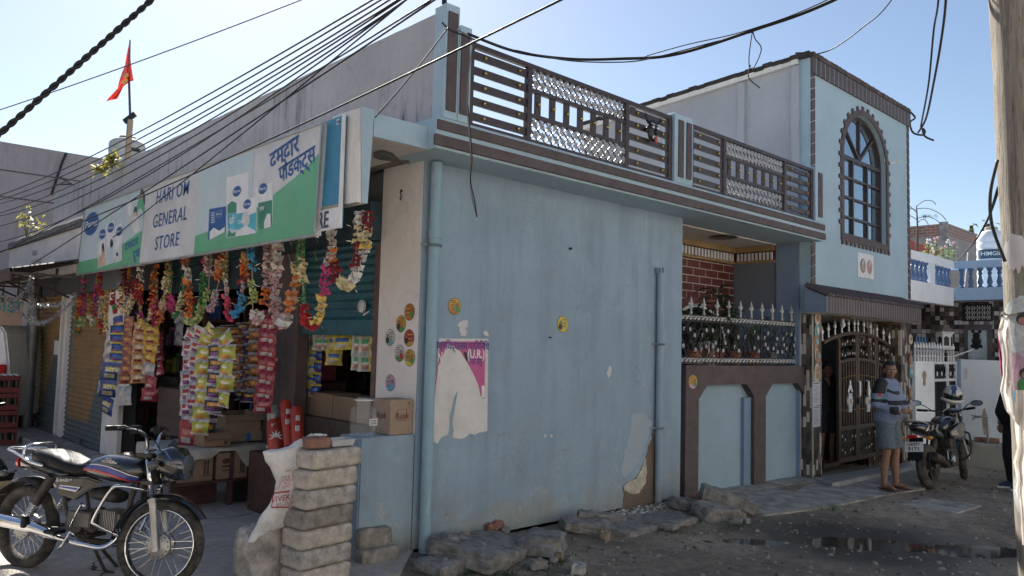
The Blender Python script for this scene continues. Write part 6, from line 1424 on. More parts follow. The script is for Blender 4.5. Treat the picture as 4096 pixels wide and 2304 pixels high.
ST=[('white-backed packet strip hanging at the far left behind the navy popcorn strip','silver',[(452,1330),(432,1450),(408,1576)],5,0.17,3.36),('strip of small navy popcorn packets under the cream garland loop','popcornblue',[(472,1262),(472,1330),(464,1445)],5,0.21,3.32),('three large navy and gold ACT II popcorn bags at the foot of the first strip','popcorn',[(452,1450),(440,1550),(425,1655)],3,0.27,3.28),('pale unprinted bags peeking out behind the popcorn strip foot','silver',[(496,1470),(492,1620)],2,0.24,3.38),('rust brown packet strip right of the navy strip','brown',[(516,1265),(508,1400),(502,1535)],7,0.19,3.36),('cream and peach packet strip in the middle of the snack rows','cream',[(566,1290),(558,1400),(552,1532)],6,0.2,3.46),('short yellow packet strip right of the cream strip','yellow',[(606,1298),(604,1370),(596,1450)],4,0.2,3.46),('single silver-backed packet below the yellow strip','silver',[(598,1452),(592,1500)],1,0.2,3.5),('two crimson bags hanging below the yellow strip','red',[(606,1505),(596,1604)],2,0.2,3.42),('narrow crimson strip behind the yellow packets','red',[(636,1330),(640,1500)],6,0.12,3.6),('outer left loop of red and white packets in the big bunch','redwhite',[(800,1310),(762,1350),(752,1480),(750,1620),(742,1720)],8,0.17,3.32),('single red and cream bag at the very bottom of the big bunch','red',[(758,1690),(750,1782)],1,0.24,3.28),('inner strand of red-edged silver packets in the big bunch','redwhite',[(812,1310),(790,1400),(778,1540),(772,1640)],6,0.2,3.28),('orange and white packets half hidden behind the red strands','orange',[(790,1330),(800,1450),(792,1560),(780,1700)],6,0.2,3.4),('bright yellow-green packet column in the centre of the bunch','lime',[(862,1312),(828,1360),(815,1460),(808,1600),(798,1738)],8,0.19,3.24),('yellow-green packet loop falling on the right of the bunch','lime',[(872,1312),(905,1350),(908,1440),(900,1540),(892,1628)],6,0.18,3.26),('dark packets with orange flashes between the yellow-green columns','dark',[(866,1320),(866,1430),(858,1540),(850,1650)],6,0.19,3.3),('purple-black packet strand at the back of the bunch','dark',[(852,1330),(846,1500),(836,1640),(822,1745)],6,0.2,3.36),('silver-black packet strand right of the central dark one','dark',[(880,1330),(884,1460),(862,1660)],6,0.17,3.34),('dark purple packet strip hanging deep left of the orange strip','dark',[(1006,1330),(1000,1500),(992,1610)],6,0.17,3.75),('orange-brown packet strip left of the brown post','orange',[(1030,1270),(1026,1420),(1018,1560)],6,0.18,3.7),('long crimson packet strip touching the brown post','red',[(1072,1262),(1062,1450),(1048,1650)],7,0.19,3.66),('narrow second crimson strip right against the brown post','red',[(1092,1265),(1086,1450),(1074,1600)],6,0.12,3.68),('brown sachet strip in the dim middle of the shop','orange',[(940,1310),(936,1560)],7,0.18,4.3),('black sachet strip left of the dim brown one','dark',[(908,1300),(905,1540)],7,0.18,4.4),('dark strip of sachets in shade above the open carton','dark',[(972,1290),(968,1600)],8,0.2,4.5),('grey-brown checked strip hanging high behind the lime garland','silver',[(722,1250),(712,1380)],3,0.16,4.1),('white and green baby-product strip, first under the shutter','baby',[(1284,1288),(1280,1400)],2,0.17,4.22),('white and green baby-product strip, second under the shutter','baby',[(1314,1288),(1308,1400)],2,0.17,4.22),('yellow and blue sachet strip reaching lowest under the shutter middle','babyblue',[(1342,1280),(1334,1460)],3,0.18,4.22),('broad yellow and blue sachet strip under the shutter lock side','babyblue',[(1374,1275),(1372,1398)],2,0.26,4.22),('long yellow and blue sachet strip at the left of the counter opening','babyblue',[(1262,1310),(1256,1440),(1242,1590)],6,0.16,4.26),('dark blue narrow sachet strip next to the long yellow one','popcornblue',[(1276,1400),(1262,1585)],4,0.11,4.28),('long white baby-product strip left of the channel','baby',[(1442,1268),(1436,1370),(1432,1480)],3,0.15,4.24),('widest white baby-product strip near the channel','baby',[(1474,1266),(1472,1370),(1470,1485)],3,0.2,4.24),('yellow and blue strip tight against the brown channel','babyblue',[(1500,1266),(1497,1485)],4,0.12,4.26),('white paper strip hanging at the left of the counter opening','silver',[(1218,1300),(1214,1480)],3,0.12,4.28),]
for i,s in enumerate(ST):strip(*s,seed=i)
# bench with cartons in front of the cabinet
def card(name,c):return mat(name,c,0.85,var=0.12,vs=5,dirt=(0.16,0.11,0.07),dirtamt=0.4)
CB=card('brown_cardboard',(0.3,0.2,0.13));CB2=card('pale_cardboard',(0.36,0.27,0.19));CBI=card('cardboard_ink',(0.06,0.04,0.03))
BT=thing('display_bench','low dark bench draped with a crumpled cream cloth in front of the cabinet','bench',(3.6,8.6,0))
g=MB();g.box((2.98,8.1,0.585),(4.25,9.0,0.61));put('bench_top',g,wood,BT)
g=MB()
for x_,y_ in((3.02,8.14),(4.18,8.14),(3.02,8.94),(4.18,8.94),(3.62,8.14)):g.box((x_-0.025,y_-0.025,0.0),(x_+0.025,y_+0.025,0.584))
g.box((2.99,8.1,0.27),(4.24,9.0,0.295));g.box((3.06,8.3,0.03),(3.55,8.32,0.26));put('leg_frame',g,wood,BT)
g=MB();g.box((3.66,8.2,0.03),(4.2,8.22,0.26));put('kick_board',g,mat('black_board',(0.03,0.022,0.022),0.6,world=True),BT)
cl=MB()
def clp(u,v):
 x_=2.9+1.42*u;y_=8.02+1.05*v;n_=noise.noise(Vector((x_*4,y_*4,1)))*0.02+noise.noise(Vector((x_*11,y_*11,1)))*0.008;z_=0.632+n_
 if v<0.08:hang=0.12+0.11*math.sin(u*9+1.0)+0.05*math.sin(u*23);z_=0.62-max(0.02,hang)*(1-v/0.08);y_=8.075-0.03*math.sin(u*30)*(1-v/0.08)*0.4
 if u<0.04:z_-=0.12*(1-u/0.04);x_=2.95
 return Vector((x_,y_,z_))
cl.grid(clp,48,36);solo('bench_cloth','crumpled cream cloth covering the bench, its edge hanging over the cartons','cloth',cl,mat('cream_cloth',(0.45,0.42,0.37),0.9,var=0.2,vs=4,world=True,dirt=(0.25,0.2,0.15),dirtamt=0.6),smooth=True)
def carton(lab,x0,y0,z0,x1,y1,z1,m=None,ink=True,openbox=False,extra=None,rz=0.0,group=None):
 T=thing('cardboard_carton',lab,'carton',((x0+x1)/2,(y0+y1)/2,z0),rz=rz,local=True,group=group)
 w_,d_,h_=(x1-x0)/2,(y1-y0)/2,z1-z0;g=MB()
 if openbox:
  t=0.006
  g.box((-w_,-d_,0),(w_,-d_+t,h_));g.box((-w_,d_-t,0),(w_,d_,h_));g.box((-w_,-d_+t,0),(-w_+t,d_-t,h_));g.box((w_-t,-d_+t,0),(w_,d_-t,h_));g.box((-w_+t,-d_+t,0),(w_-t,d_-t,t))
  put('body',g,m or CB,T)
  g=MB();g.quad((-w_,-d_,h_),(w_,-d_,h_),(w_*0.96,-d_-0.07,h_-0.06),(-w_*0.96,-d_-0.07,h_-0.06));g.quad((-w_,-d_,h_),(-w_,d_,h_),(-w_-0.08,d_*0.95,h_+0.03),(-w_-0.08,-d_*0.95,h_+0.03));put('flap',g,m or CB,T)
 else:g.box((-w_,-d_,0),(w_,d_,h_));put('body',g,m or CB,T,bevel=0.006)
 if ink or extra:
  k=MB();yf=-d_-0.002
  if ink:
   for s in(0.55,0.72):k.box((w_*s-w_*0.05,yf,h_*0.25),(w_*s+w_*0.05,yf+0.001,h_*0.7));k.add([(w_*s-w_*0.1,yf,h_*0.68),(w_*s+w_*0.1,yf,h_*0.68),(w_*s,yf,h_*0.82)],[(0,1,2)])
   k.box((w_*0.42,yf,h_*0.2),(w_*0.85,yf+0.001,h_*0.23));
   k.box((-w_*0.7,yf,h_*0.45),(-w_*0.1,yf+0.001,h_*0.52));k.box((-w_*0.65,yf,h_*0.32),(-w_*0.2,yf+0.001,h_*0.36));disc(k,(-w_*0.42,yf,h_*0.68),X,Z,w_*0.26,16,0,ry=h_*0.10)
  if extra:extra(k,w_,d_,h_)
  put('print',k,[CBI,mat('carton_blue_tape',(0.03,0.14,0.4),0.4),mat('carton_red_print',(0.3,0.04,0.04),0.7),CB2],T)
 else:
  k=MB();k.box((-w_*0.05,-d_-0.002,0.0),(w_*0.05,-d_-0.001,h_));put('tape',k,CB2,T)
 return T
carton('brown carton at the left end under the bench cloth',3.04,8.12,0.297,3.42,8.6,0.57)
carton('brown carton in the middle of the row under the bench cloth',3.46,8.12,0.297,3.8,8.6,0.575)
carton('carton with a navy round print at the right end under the bench cloth',3.84,8.12,0.297,4.2,8.6,0.575,CB2,False,extra=lambda k,w,d,h:disc(k,(w*0.1,-d-0.002,h*0.6),X,Z,w*0.35,16,1,ry=h*0.3))
def tapes(k,w,d,h):k.box((w*0.05,-d-0.003,0),(w*0.28,-d-0.001,h*0.3),1);k.box((w*0.3,-d-0.003,h*0.75),(w*0.5,-d-0.001,h),1);k.box((w*0.75,-d-0.003,h*0.35),(w*0.85,-d-0.001,h*0.7),0);k.add([(w*0.68,-d-0.003,h*0.7),(w*0.92,-d-0.003,h*0.7),(w*0.8,-d-0.003,h*0.88)],[(0,1,2)],0)
QT=lambda px,py:QY(px,py,8.35)
a,c=QT(945,1660),QT(1058,1768)
carton('large open carton with blue tape strips on the bench cloth',a.x-0.12,8.35,0.65,c.x,8.9,a.z,CB2,False,True,tapes)
QT=lambda px,py:QY(px,py,8.12)
a,c=QT(812,1735),QT(915,1815)
carton('smaller open carton in front of the large taped one',a.x+0.02,8.14,0.645,c.x+0.02,8.5,a.z+0.0,CB,False,True,lambda k,w,d,h:k.box((w*0.5,-d-0.002,h*0.1),(w*0.8,-d-0.001,h*0.35),0))
g=MB();g.box((3.55,9.3,0.6),(3.6,10.2,1.15));solo('plywood_sheet','dark plywood sheet propped behind the bench under the packet bunch','board',g,mat('dark_plywood',(0.07,0.045,0.04),0.6,world=True))
RB=mat('bag_red',(0.42,0.05,0.03),0.35,0.1,var=0.2);BW_=mat('bag_white_print',(0.6,0.58,0.55),0.5)
for i,(px,py,tx,ty,w_,lab)in enumerate(((1108,1790,1100,1680,0.17,'red snack bag with a white starburst reading NATURAL, nearest the cream bench cloth'),(1160,1780,1140,1605,0.11,'tall narrow red snack roll leaning behind the starburst bag'),(1195,1775,1185,1630,0.12,'tall red and white snack roll nearest the woven sack'),(1095,1760,1092,1625,0.12,'pale plastic-wrapped roll behind the starburst bag'))):
 b_,t_=QX(px,py,3.75),QX(tx,ty,3.82);b_.z=max(b_.z,0.66);b_=Vector((b_.x,b_.y,t_.z-0.42 if i!=0 else t_.z-0.34));T=thing('snack_bag',lab,'snack bag',b_)
 g=MB();g.tube([b_,b_+(t_-b_)*0.04,(b_+t_)/2,b_+(t_-b_)*0.95,t_],[w_*0.42,w_*0.5,w_*0.52,w_*0.5,w_*0.4],14,0);put('bag',g,RB if i<3 else mat('bag_clear',(0.4,0.42,0.35),0.3,var=0.3),T,smooth='auto')
 g=MB();ctr=(b_+t_)/2;nrm=(CAMP-ctr);nrm.z=0;nrm.normalize();sd_=nrm.cross(Z)*-1;o=ctr+nrm*(w_*0.53)
 if i==0:
  pts=[(0.075*(1 if k%2 else 0.45)*math.cos(R(k*18)),0.075*(1 if k%2 else 0.45)*math.sin(R(k*18)))for k in range(20)]
  g.add([o+sd_*a_+Z*(c_+0.02)for a_,c_ in pts],[tuple(range(20))]);text(g,'NATURAL',o+nrm*0.002-Z*0.08,sd_,Z,0.04,bold=0.01)
 else:
  for k in range(3):g.box(o+sd_*-0.02+Z*(k*0.1-0.1),o+sd_*0.02+Z*(k*0.1-0.05)+nrm*0.004)
 put('print',g,BW_,T)
g=MB();g.box((3.68,6.9,0.0),(4.04,7.85,0.62));solo('low_crate_stand','dark wooden stand carrying the red snack bags','stand',g,wood,bevel=0.01)
carton('brown carton on the counter behind the glass jar, left of the shopkeeper',4.25,7.2,0.98,4.6,7.85,1.23,CB)
carton('brown carton on the counter in front of the shopkeeper',4.25,6.75,0.98,4.6,7.18,1.22,CB)
carton('brown carton on the counter nearest the brown channel',4.25,6.22,0.98,4.6,6.72,1.24,CB2,False)
g=MB();g.box((4.2,6.21,0.0),(4.7,7.88,0.975));solo('shop_counter','plain brown counter block under the inner cartons','counter',g,mat('counter_brown',(0.12,0.09,0.07),0.6,world=True),bevel=0.01)
# things on and round the low wall
carton('pale brown Rusk carton on the low blue wall beside the pier',3.83,5.53,1.002,4.07,5.80,1.30,CB2,False,extra=None)
g=MB();inkm=mat('carton_maroon_print',(0.2,0.05,0.05),0.7,world=True)
text(g,'Rusk',(3.95,5.527,1.16),X,Z,0.075,bold=0.012,shear=0.1);
for(a_,c_,e_,f_)in((3.90,1.12,4.0,1.124),(3.90,1.215,4.0,1.218),(3.90,1.12,3.903,1.218),(3.997,1.12,4.0,1.218)):g.box((a_,5.527,c_),(e_,5.5285,f_))
g.box((4.02,5.527,1.22),(4.024,5.528,1.27));g.add([(4.01,5.527,1.262),(4.034,5.527,1.262),(4.022,5.527,1.282)],[(0,1,2)]);text(g,'Rusk',(3.827,5.66,1.16),(0,-1,0),Z,0.075,bold=0.012,shear=0.1)
rk=[o for o in COL.objects if o.get('label','').startswith('pale brown Rusk')][0]
pr_=put('print',g,inkm,None);pr_.parent=rk;pr_.location=-rk.location
J=thing('plastic_jar','clear empty plastic jar with a paper label on the low blue wall','jar',(3.61,5.60,1.0))
jm,nt,b=base('clear_pet');b.inputs['Base Color'].default_value=(0.85,0.88,0.88,1);b.inputs['Roughness'].default_value=0.12;b.inputs['Alpha'].default_value=0.09;b.inputs['Specular IOR Level'].default_value=0.9
g=MB();c_=(3.61,5.60,1.003);pr=[(r_*1.13,h_*1.1)for r_,h_ in((0.085,0),(0.098,0.012),(0.095,0.05),(0.099,0.06),(0.094,0.1),(0.098,0.11),(0.097,0.17),(0.09,0.205),(0.065,0.225),(0.062,0.26),(0.066,0.265),(0.062,0.275))]
g.lathe(pr,c_,12);put('body',g,jm,J,smooth='auto');g=MB();o=Vector((3.60,5.488,1.10));g.box(o+Vector((0.0,0,0.0)),o+Vector((0.075,0.003,0.055)));jl=put('label_sticker',g,WHITEP,J)
g=MB();g.tube([(c_[0]+0.074*math.cos(R(k*18)),c_[1]+0.074*math.sin(R(k*18)),1.302)for k in range(20)],0.006,6,closed=True);put('neck_ring',g,mat('jar_rim',(0.6,0.62,0.62),0.2),J,smooth=True)
g=MB()
for k in range(3):g.box((3.605,5.4865,1.11+0.015*k),(3.667,5.4875,1.117+0.015*k))
put('label_print',g,DARKM,jl)
BLK=[mat('cast_block_'+n,c,0.95,var=0.35,vs=9,bmp=0.8,bs=70,dirt=d_,dirtamt=0.8)for n,c,d_ in(('warm',(0.56,0.5,0.43),(0.22,0.185,0.15)),('grey',(0.5,0.46,0.41),(0.10,0.095,0.085)),('dark',(0.33,0.3,0.26),(0.06,0.055,0.05)))]
blab=['bottom block of the cast concrete stack, half cut by the frame','second block from the bottom of the concrete stack','third block from the bottom, pitted on its long face','fourth block up, dark and stained, middle of the stack','fifth block from the bottom of the concrete stack','sixth block, just below the top slab of the stack','top block of the stack under the brick and plastic tray']
z=0.0
for k in range(7):
 h_=0.142 if k else 0.13;dx_=[0.0,-0.005,0.0,0.0,0.02,0.025,0.06][k];rz=[0.03,0.06,0.02,0.07,0.05,0.04,0.10][k]
 g=block((3.055+dx_,5.30,z+h_/2),0.47,0.27,h_-0.003,k+1,rz=rz+0.08,r=0.034,amp=0.006,n=22,lo=0.8);z+=h_
 solo('concrete_block',blab[k],'block',g,BLK[[0,1,0,2,1,0,0][k]],group='stack of cast concrete blocks',smooth='auto')
ztop_=z
solo('boulder_lump','big rough concrete lump standing on the ground left of the block stack','rock',block((2.74,5.56,0.2),0.34,0.32,0.42,21,rz=0.3,r=0.1,amp=0.02,n=12),BLK[1],smooth=True)
for k,(px,py,sx_,sz_,lab)in enumerate(((1510,2250,0.36,0.26,'dark rough stone block at the foot of the low blue wall'),(1495,2150,0.33,0.16,'crumbling brick course showing above the dark foot stone'))):
 q=QY(px,py,5.42 if k==0 else 5.47);solo('foot_stone',lab,'stone',block((q.x,5.43 if k==0 else 5.47,q.z+0.0),sx_,0.16 if k==0 else 0.1,sz_,31+k,r=0.03,amp=0.014,n=10),BLK[2],smooth=True)
q=QZ(1270,1765,ztop_);solo('broken_brick','broken red-brown brick resting on the top concrete block','brick',block((3.0,5.27,ztop_+0.045),0.19,0.12,0.085,41,rz=-0.1,r=0.02,amp=0.014,n=8),BRICKRED,smooth=True)
T=thing('plastic_tray','small translucent plastic tray on the top concrete block right of the brick','tray',(3.21,5.30,ztop_))
g=MB();trm=mat('tray_plastic',(0.5,0.5,0.5),0.3,var=0.1)
def ring(r_,z_):return[(3.21+sx_*r_*0.105,5.31+sy_*r_*0.075,z_)for sx_,sy_ in((-1,-1),(1,-1),(1,1),(-1,1))]
A_,B_,C_,D_=ring(0.85,ztop_+0.008),ring(1.0,ztop_+0.058),ring(1.08,ztop_+0.058),ring(0.8,ztop_+0.012)
E_=ring(0.95,ztop_+0.057)
g.add(A_+B_+C_+D_+E_,[(3,2,1,0)]+[(i,(i+1)%4,4+(i+1)%4,4+i)for i in range(4)]+[(4+i,4+(i+1)%4,8+(i+1)%4,8+i)for i in range(4)]+[(16+i,16+(i+1)%4,12+(i+1)%4,12+i)for i in range(4)]+[(12,13,14,15)]+[(4+i,4+(i+1)%4,16+(i+1)%4,16+i)for i in range(4)]);put('tray_body',g,trm,T)
SK=thing('woven_sack','white woven plastic sack with red print slumped over the left side of the blocks','sack',(2.7,5.5,0.3))
sm,nt,b=base('woven_plastic');v=coords(nt);f_=noi(nt,6,6,0.6,v)
nt.links.new(ramp(nt,f_,[(0.3,(0.62,0.61,0.59)),(0.7,(0.82,0.81,0.79))]),b.inputs['Base Color']);b.inputs['Roughness'].default_value=0.5;bump(nt,b,mth(nt,'ADD',noi(nt,18,6,0.6,v,0.6),mth(nt,'MULTIPLY',noi(nt,5,4,0.5,v,1.5),2.0)),0.6,0.03)
rowsL=[(1245,1735),(1150,1790),(1050,1806),(1062,1845),(1082,1870),(1106,1925),(1100,1985),(1070,2030),(1035,2085),(1005,2130),(990,2168)]
rowsR=[(1310,1740),(1270,1772),(1205,1800),(1195,1850),(1200,1900),(1195,1950),(1185,2000),(1170,2050),(1160,2095),(1100,2125),(1040,2150)]
YS=[5.36,5.36,5.38,5.38,5.38,5.38,5.38,5.4,5.42,5.45,5.45]
def skp(u,v):
 k=v*(len(rowsL)-1);i=min(int(k),len(rowsL)-2);t=k-i
 l=[rowsL[i][j]*(1-t)+rowsL[i+1][j]*t for j in(0,1)];r_=[rowsR[i][j]*(1-t)+rowsR[i+1][j]*t for j in(0,1)];yy=YS[i]*(1-t)+YS[i+1]*t
 a_=2*math.pi*u;s_=(1-math.cos(a_))/2;p=QY(l[0]+(r_[0]-l[0])*s_,l[1]+(r_[1]-l[1])*s_,yy)
 dep=0.10*math.sin(a_)*(0.35+0.65*min(1,v*3))*(1-0.5*max(0,v-0.7)/0.3)
 n_=noise.noise(Vector((p.x*14,p.z*9,2+math.sin(a_))))*0.022+noise.noise(Vector((p.x*35,p.z*25,7)))*0.007
 return p+Vector((0,-dep*0.6+n_*0.8,n_*0.4))
g=MB();g.grid(skp,36,60);put('sack_body',g,sm,SK,smooth=True)
g=MB();rp=mat('sack_red_print',(0.4,0.08,0.08),0.6,world=True)
ud=(QY(1190,1990,5.3)-QY(1110,2005,5.3)).normalized()
def sk(px,py):return QY(px,py,5.292)
text(g,'VIVEK',sk(1124,1995),ud,Z,0.058,bold=0.016);text(g,'SEC.-73, NO',sk(1145,2014),ud,Z,0.036,bold=0.006,sx=0.85)
for s_,px,py in(('OF A',1143,1908),('CH NO.',1142,1922),('OF PKG.',1138,1936),('EST BEFO',1132,1950),('GH',1152,1882)):text(g,s_,sk(px,py),ud,Z,0.03,bold=0.008)
g.bar(sk(1098,1972),sk(1158,1965),0.004,0.014);g.bar(sk(1085,2030),sk(1158,2029),0.004,0.01);g.bar(sk(1094,1975),sk(1086,2030),0.004,0.006)
put('sack_print',g,rp,SK)
# drain pipes
def pipe(lab,px,top,bot,y,r,elbow=False,m=BLUE,brk=()):
 a,c=QY(px[0],top,y),QY(px[1],bot,y);T=thing('drain_pipe',lab,'pipe',c)
 g=MB();xm_=(a.x+c.x)/2;z1_,z0_=a.z,c.z
 g.tube([(xm_,y,z1_),(xm_,y,z0_)],r,16);
 for z_ in brk:g.tube([(xm_,y,z_+0.04),(xm_,y,z_-0.04)],r*1.14,16)
 if elbow:g.tube(bez([(xm_,y,z0_+0.02),(xm_,y-0.005,z0_-0.04),(xm_-0.05,y-0.04,z0_-0.09),(xm_-0.11,y-0.10,z0_-0.1)],6),r*1.1,16)
 put('pipe',g,m,T,smooth='auto')
 for z_ in((z1_*0.72,z1_*0.36)if not brk else brk[:2]):
  g=MB();g.tube([(xm_+(r+0.012)*math.cos(R(k*20)),y+(r+0.012)*math.sin(R(k*20)),z_-0.1)for k in range(18)],0.012,5,closed=True);g.bar((xm_-r-0.06,y+0.05,z_-0.1),(xm_-r,y,z_-0.1),0.02,0.02);put('bracket',g,mat('pipe_bracket',(0.2,0.24,0.27),0.6,0.3,world=True),T)
 return T,xm_,z0_,z1_
PBM=wall_mat('chipped_blue_pipe',(0.27,0.40,0.47),grime=0.2)
T,xp,z0p,z1p=pipe('blue painted drain pipe with peeling paint and an elbow foot at the wall corner',(1722,1722),645,2228,5.43,0.05,True,PBM,(2.75,))
nt=PBM.node_tree;b=nt.nodes['Principled BSDF'];src=b.inputs['Base Color'].links[0].from_socket
vv=coords(nt,True,(9,9,2.2));gg=noi(nt,2.2,9,0.75,vv);nt.links.new(mixc(nt,ramp(nt,gg,[(0.64,(0,0,0)),(0.66,(1,1,1))]),src,(0.6,0.6,0.57)),b.inputs['Base Color'])
pipe('slim blue drain pipe with an open slotted top standing beside the broken plaster',(2638,2638),1085,2008,5.45,0.042,False,BLUE)
g=MB();q=QY(2641,1082,5.45)
for k in range(8):a_=2*math.pi*k/8;g.box((q.x+0.05*math.cos(a_)-0.007,5.45+0.05*math.sin(a_)-0.007,q.z-0.03),(q.x+0.05*math.cos(a_)+0.007,5.45+0.05*math.sin(a_)+0.007,q.z+0.035))
lb=[o for o in COL.objects if o.get('label','').startswith('slim blue')][0];put('slotted_cap',g,BLUE,lb)
# posters, stickers, wall scars
WF=lambda px,py,d=0.0:QY(px,py,WY-d)
def patch(name,lab,cat,pts,m,d=0.004,y=None,n=None,thing_=True,jag=0.0,seed=0):
 rj=random.Random(seed);out=[]
 for i,p in enumerate(pts):
  q_=pts[(i+1)%len(pts)];k=5 if jag else 1
  for j in range(k):t=j/k;out.append((p[0]+(q_[0]-p[0])*t+rj.uniform(-jag,jag),p[1]+(q_[1]-p[1])*t+rj.uniform(-jag,jag)))
 P_=[WF(a,c,d)for a,c in out];k=len(P_);g=MB();g.add(P_+[p+Y*(d-0.0005)for p in P_],[tuple(range(k))]+[(i,k+i,k+(i+1)%k,(i+1)%k)for i in range(k)])
 return solo(name,lab,cat,g,m)if thing_ else g
pink=mat('poster_magenta',(0.5,0.09,0.26),0.55,var=0.08,world=True);pap=mat('torn_paper_back',(0.66,0.63,0.6),0.8,var=0.12,vs=5,world=True)
cp=lambda x,y:(1500+x/1.932,1100+y/1.932)
PO=thing('torn_poster','magenta election poster half torn away to bare paper on the blue side wall','poster',WF(*cp(660,1200)))
g=MB();ol=[cp(*p)for p in((495,490),(875,492),(868,1205),(800,1220),(770,1235),(735,1225),(690,1260),(650,1268),(600,1255),(608,1200),(595,1150),(620,1000),(640,895),(612,940),(590,1040),(572,1100),(575,1160),(565,1235),(520,1250),(500,1270),(485,1303),(455,1290),(448,1210),(455,900),(480,700))]
P_=[WF(a,c,0.004)for a,c in ol];g.add(P_,[tuple(range(len(P_)))]);put('paper',g,pap,PO)
g=MB()
for poly in([(508,512),(855,514),(850,545),(600,548),(560,530),(548,560),(520,640),(490,700),(470,870),(462,985),(458,900),(495,600)],[(600,545),(852,545),(847,960),(815,930),(800,850),(760,760),(715,680),(660,590)]):
 P_=[WF(*cp(*p),0.006)for p in poly];g.add(P_,[tuple(range(len(P_)))])
put('magenta_print',g,pink,PO)
g=MB();c_=WF(*cp(672,552),0.009);text(g,'िवश्विवद्यालय प्रितिनिध',c_,X,Z,0.1,0,bold=0.012,sx=0.72)
text(g,'(U.R.)',WF(*cp(782,612),0.009),X,Z,0.115,1,bold=0.02,sx=0.78);text(g,'पद हेतु',WF(*cp(783,672),0.009),X,Z,0.075,0,bold=0.01,sx=0.8)
text(g,'N',WF(*cp(503,640),0.009),X,Z,0.13,1,bold=0.02,sx=0.6);text(g,'S',WF(*cp(496,742),0.009),X,Z,0.12,1,bold=0.02,sx=0.6)
P_=[WF(*cp(*p),0.010)for p in((825,855),(846,855),(846,945),(825,945))];g.add(P_,[(0,1,2,3)],1)
P_=[WF(*cp(*p),0.0075)for p in((685,590),(708,600),(718,640),(712,675),(695,640))];g.add(P_,[tuple(range(5))],2)
put('lettering',g,[mat('poster_navy',(0.05,0.05,0.22),0.6,world=True),WHITEP,DARKM],PO)
scar=mat('chipped_white_plaster',(0.6,0.58,0.55),0.85,var=0.1,world=True)
patch('paint_scar','ragged white paint scar above the torn poster','scar',[cp(*p)for p in((680,350),(715,350),(718,395),(700,420),(710,440),(698,470),(660,470),(665,455),(648,430),(655,408),(640,390),(655,365))],scar,0.003,jag=2.0,seed=1)
patch('paint_scar','small white paint scar by the upper right poster corner','scar',[cp(*p)for p in((845,430),(870,440),(880,470),(862,472),(838,455))],scar,0.003,jag=1.5,seed=2)
patch('paint_scar','white scar lower right on the blue wall, left of the slim pipe','scar',[(2436,1462),(2446,1470),(2443,1500),(2434,1510),(2427,1494),(2432,1480)],scar,0.003,jag=1.5,seed=3)
patch('paint_scar','left of two tiny heart-shaped chips low on the blue wall','scar',[(2177,1738),(2186,1735),(2184,1748),(2178,1750)],scar,0.003);patch('paint_scar','right of two tiny heart-shaped chips low on the blue wall','scar',[(2202,1737),(2212,1738),(2208,1750),(2202,1746)],scar,0.003)
for i,(px,py)in enumerate(((2197,1350),(2278,995))):g=MB();q=WF(px,py);g.tube([q,q-Y*0.03],0.008 if i==0 else 0.014,6);solo('wall_nail',['tiny dark nail in the blue wall right of the poster','grey rawl plug high on the blue wall'][i],'nail',g,DARKM)
fallen=[(2612,1700),(2605,1760),(2590,1800),(2585,1840),(2570,1870),(2555,1900),(2530,1925),(2505,1935),(2492,1950),(2498,1980),(2492,2030),(2480,2048),(2560,2040),(2625,2020),(2622,1900),(2618,1780)]
BPm=wall_mat('bare_earthy_brick',(0.17,0.125,0.095),stain=(0.06,0.05,0.04),grime=0.6);BPm.node_tree.nodes['Bump'].inputs['Strength'].default_value=1.0
T=thing('broken_plaster','broken plaster showing earth brick and cream render beside the slim pipe foot','damage',WF(2560,2040))
put('earth_core',patch('','','',fallen,None,0.005,thing_=False,jag=3,seed=5),BPm,T)
put('cream_render',patch('','','',[(2585,1835),(2588,1880),(2582,1930),(2560,1972),(2530,1975),(2500,1965),(2496,1945),(2512,1932),(2545,1912),(2562,1885)],None,0.012,thing_=False,jag=3,seed=6),mat('cream_render_crumb',(0.5,0.45,0.36),0.9,var=0.3,vs=14,bmp=0.8,world=True),T)
put('grey_scrape',patch('','','',[(2530,1660),(2575,1650),(2610,1690),(2590,1760),(2560,1840),(2500,1910),(2482,1890),(2500,1800),(2520,1740)],None,0.002,thing_=False,jag=4,seed=7),wall_mat('scraped_pale_blue',(0.36,0.43,0.48),grime=0.3),T)
SKM={k:mat('sticker_'+k,c,0.5,var=0.2,vs=40,world=True)for k,c in dict(ochre=(0.5,0.3,0.05),orange=(0.45,0.16,0.03),green=(0.06,0.25,0.08),red=(0.4,0.05,0.04),white=(0.5,0.52,0.5),teal=(0.15,0.4,0.42),yellow=(0.6,0.46,0.06),pinkish=(0.5,0.3,0.36),sky=(0.12,0.35,0.55),dark=(0.03,0.025,0.03),skin=(0.35,0.18,0.12)).items()}
SKL=list(SKM);SKA=list(SKM.values())
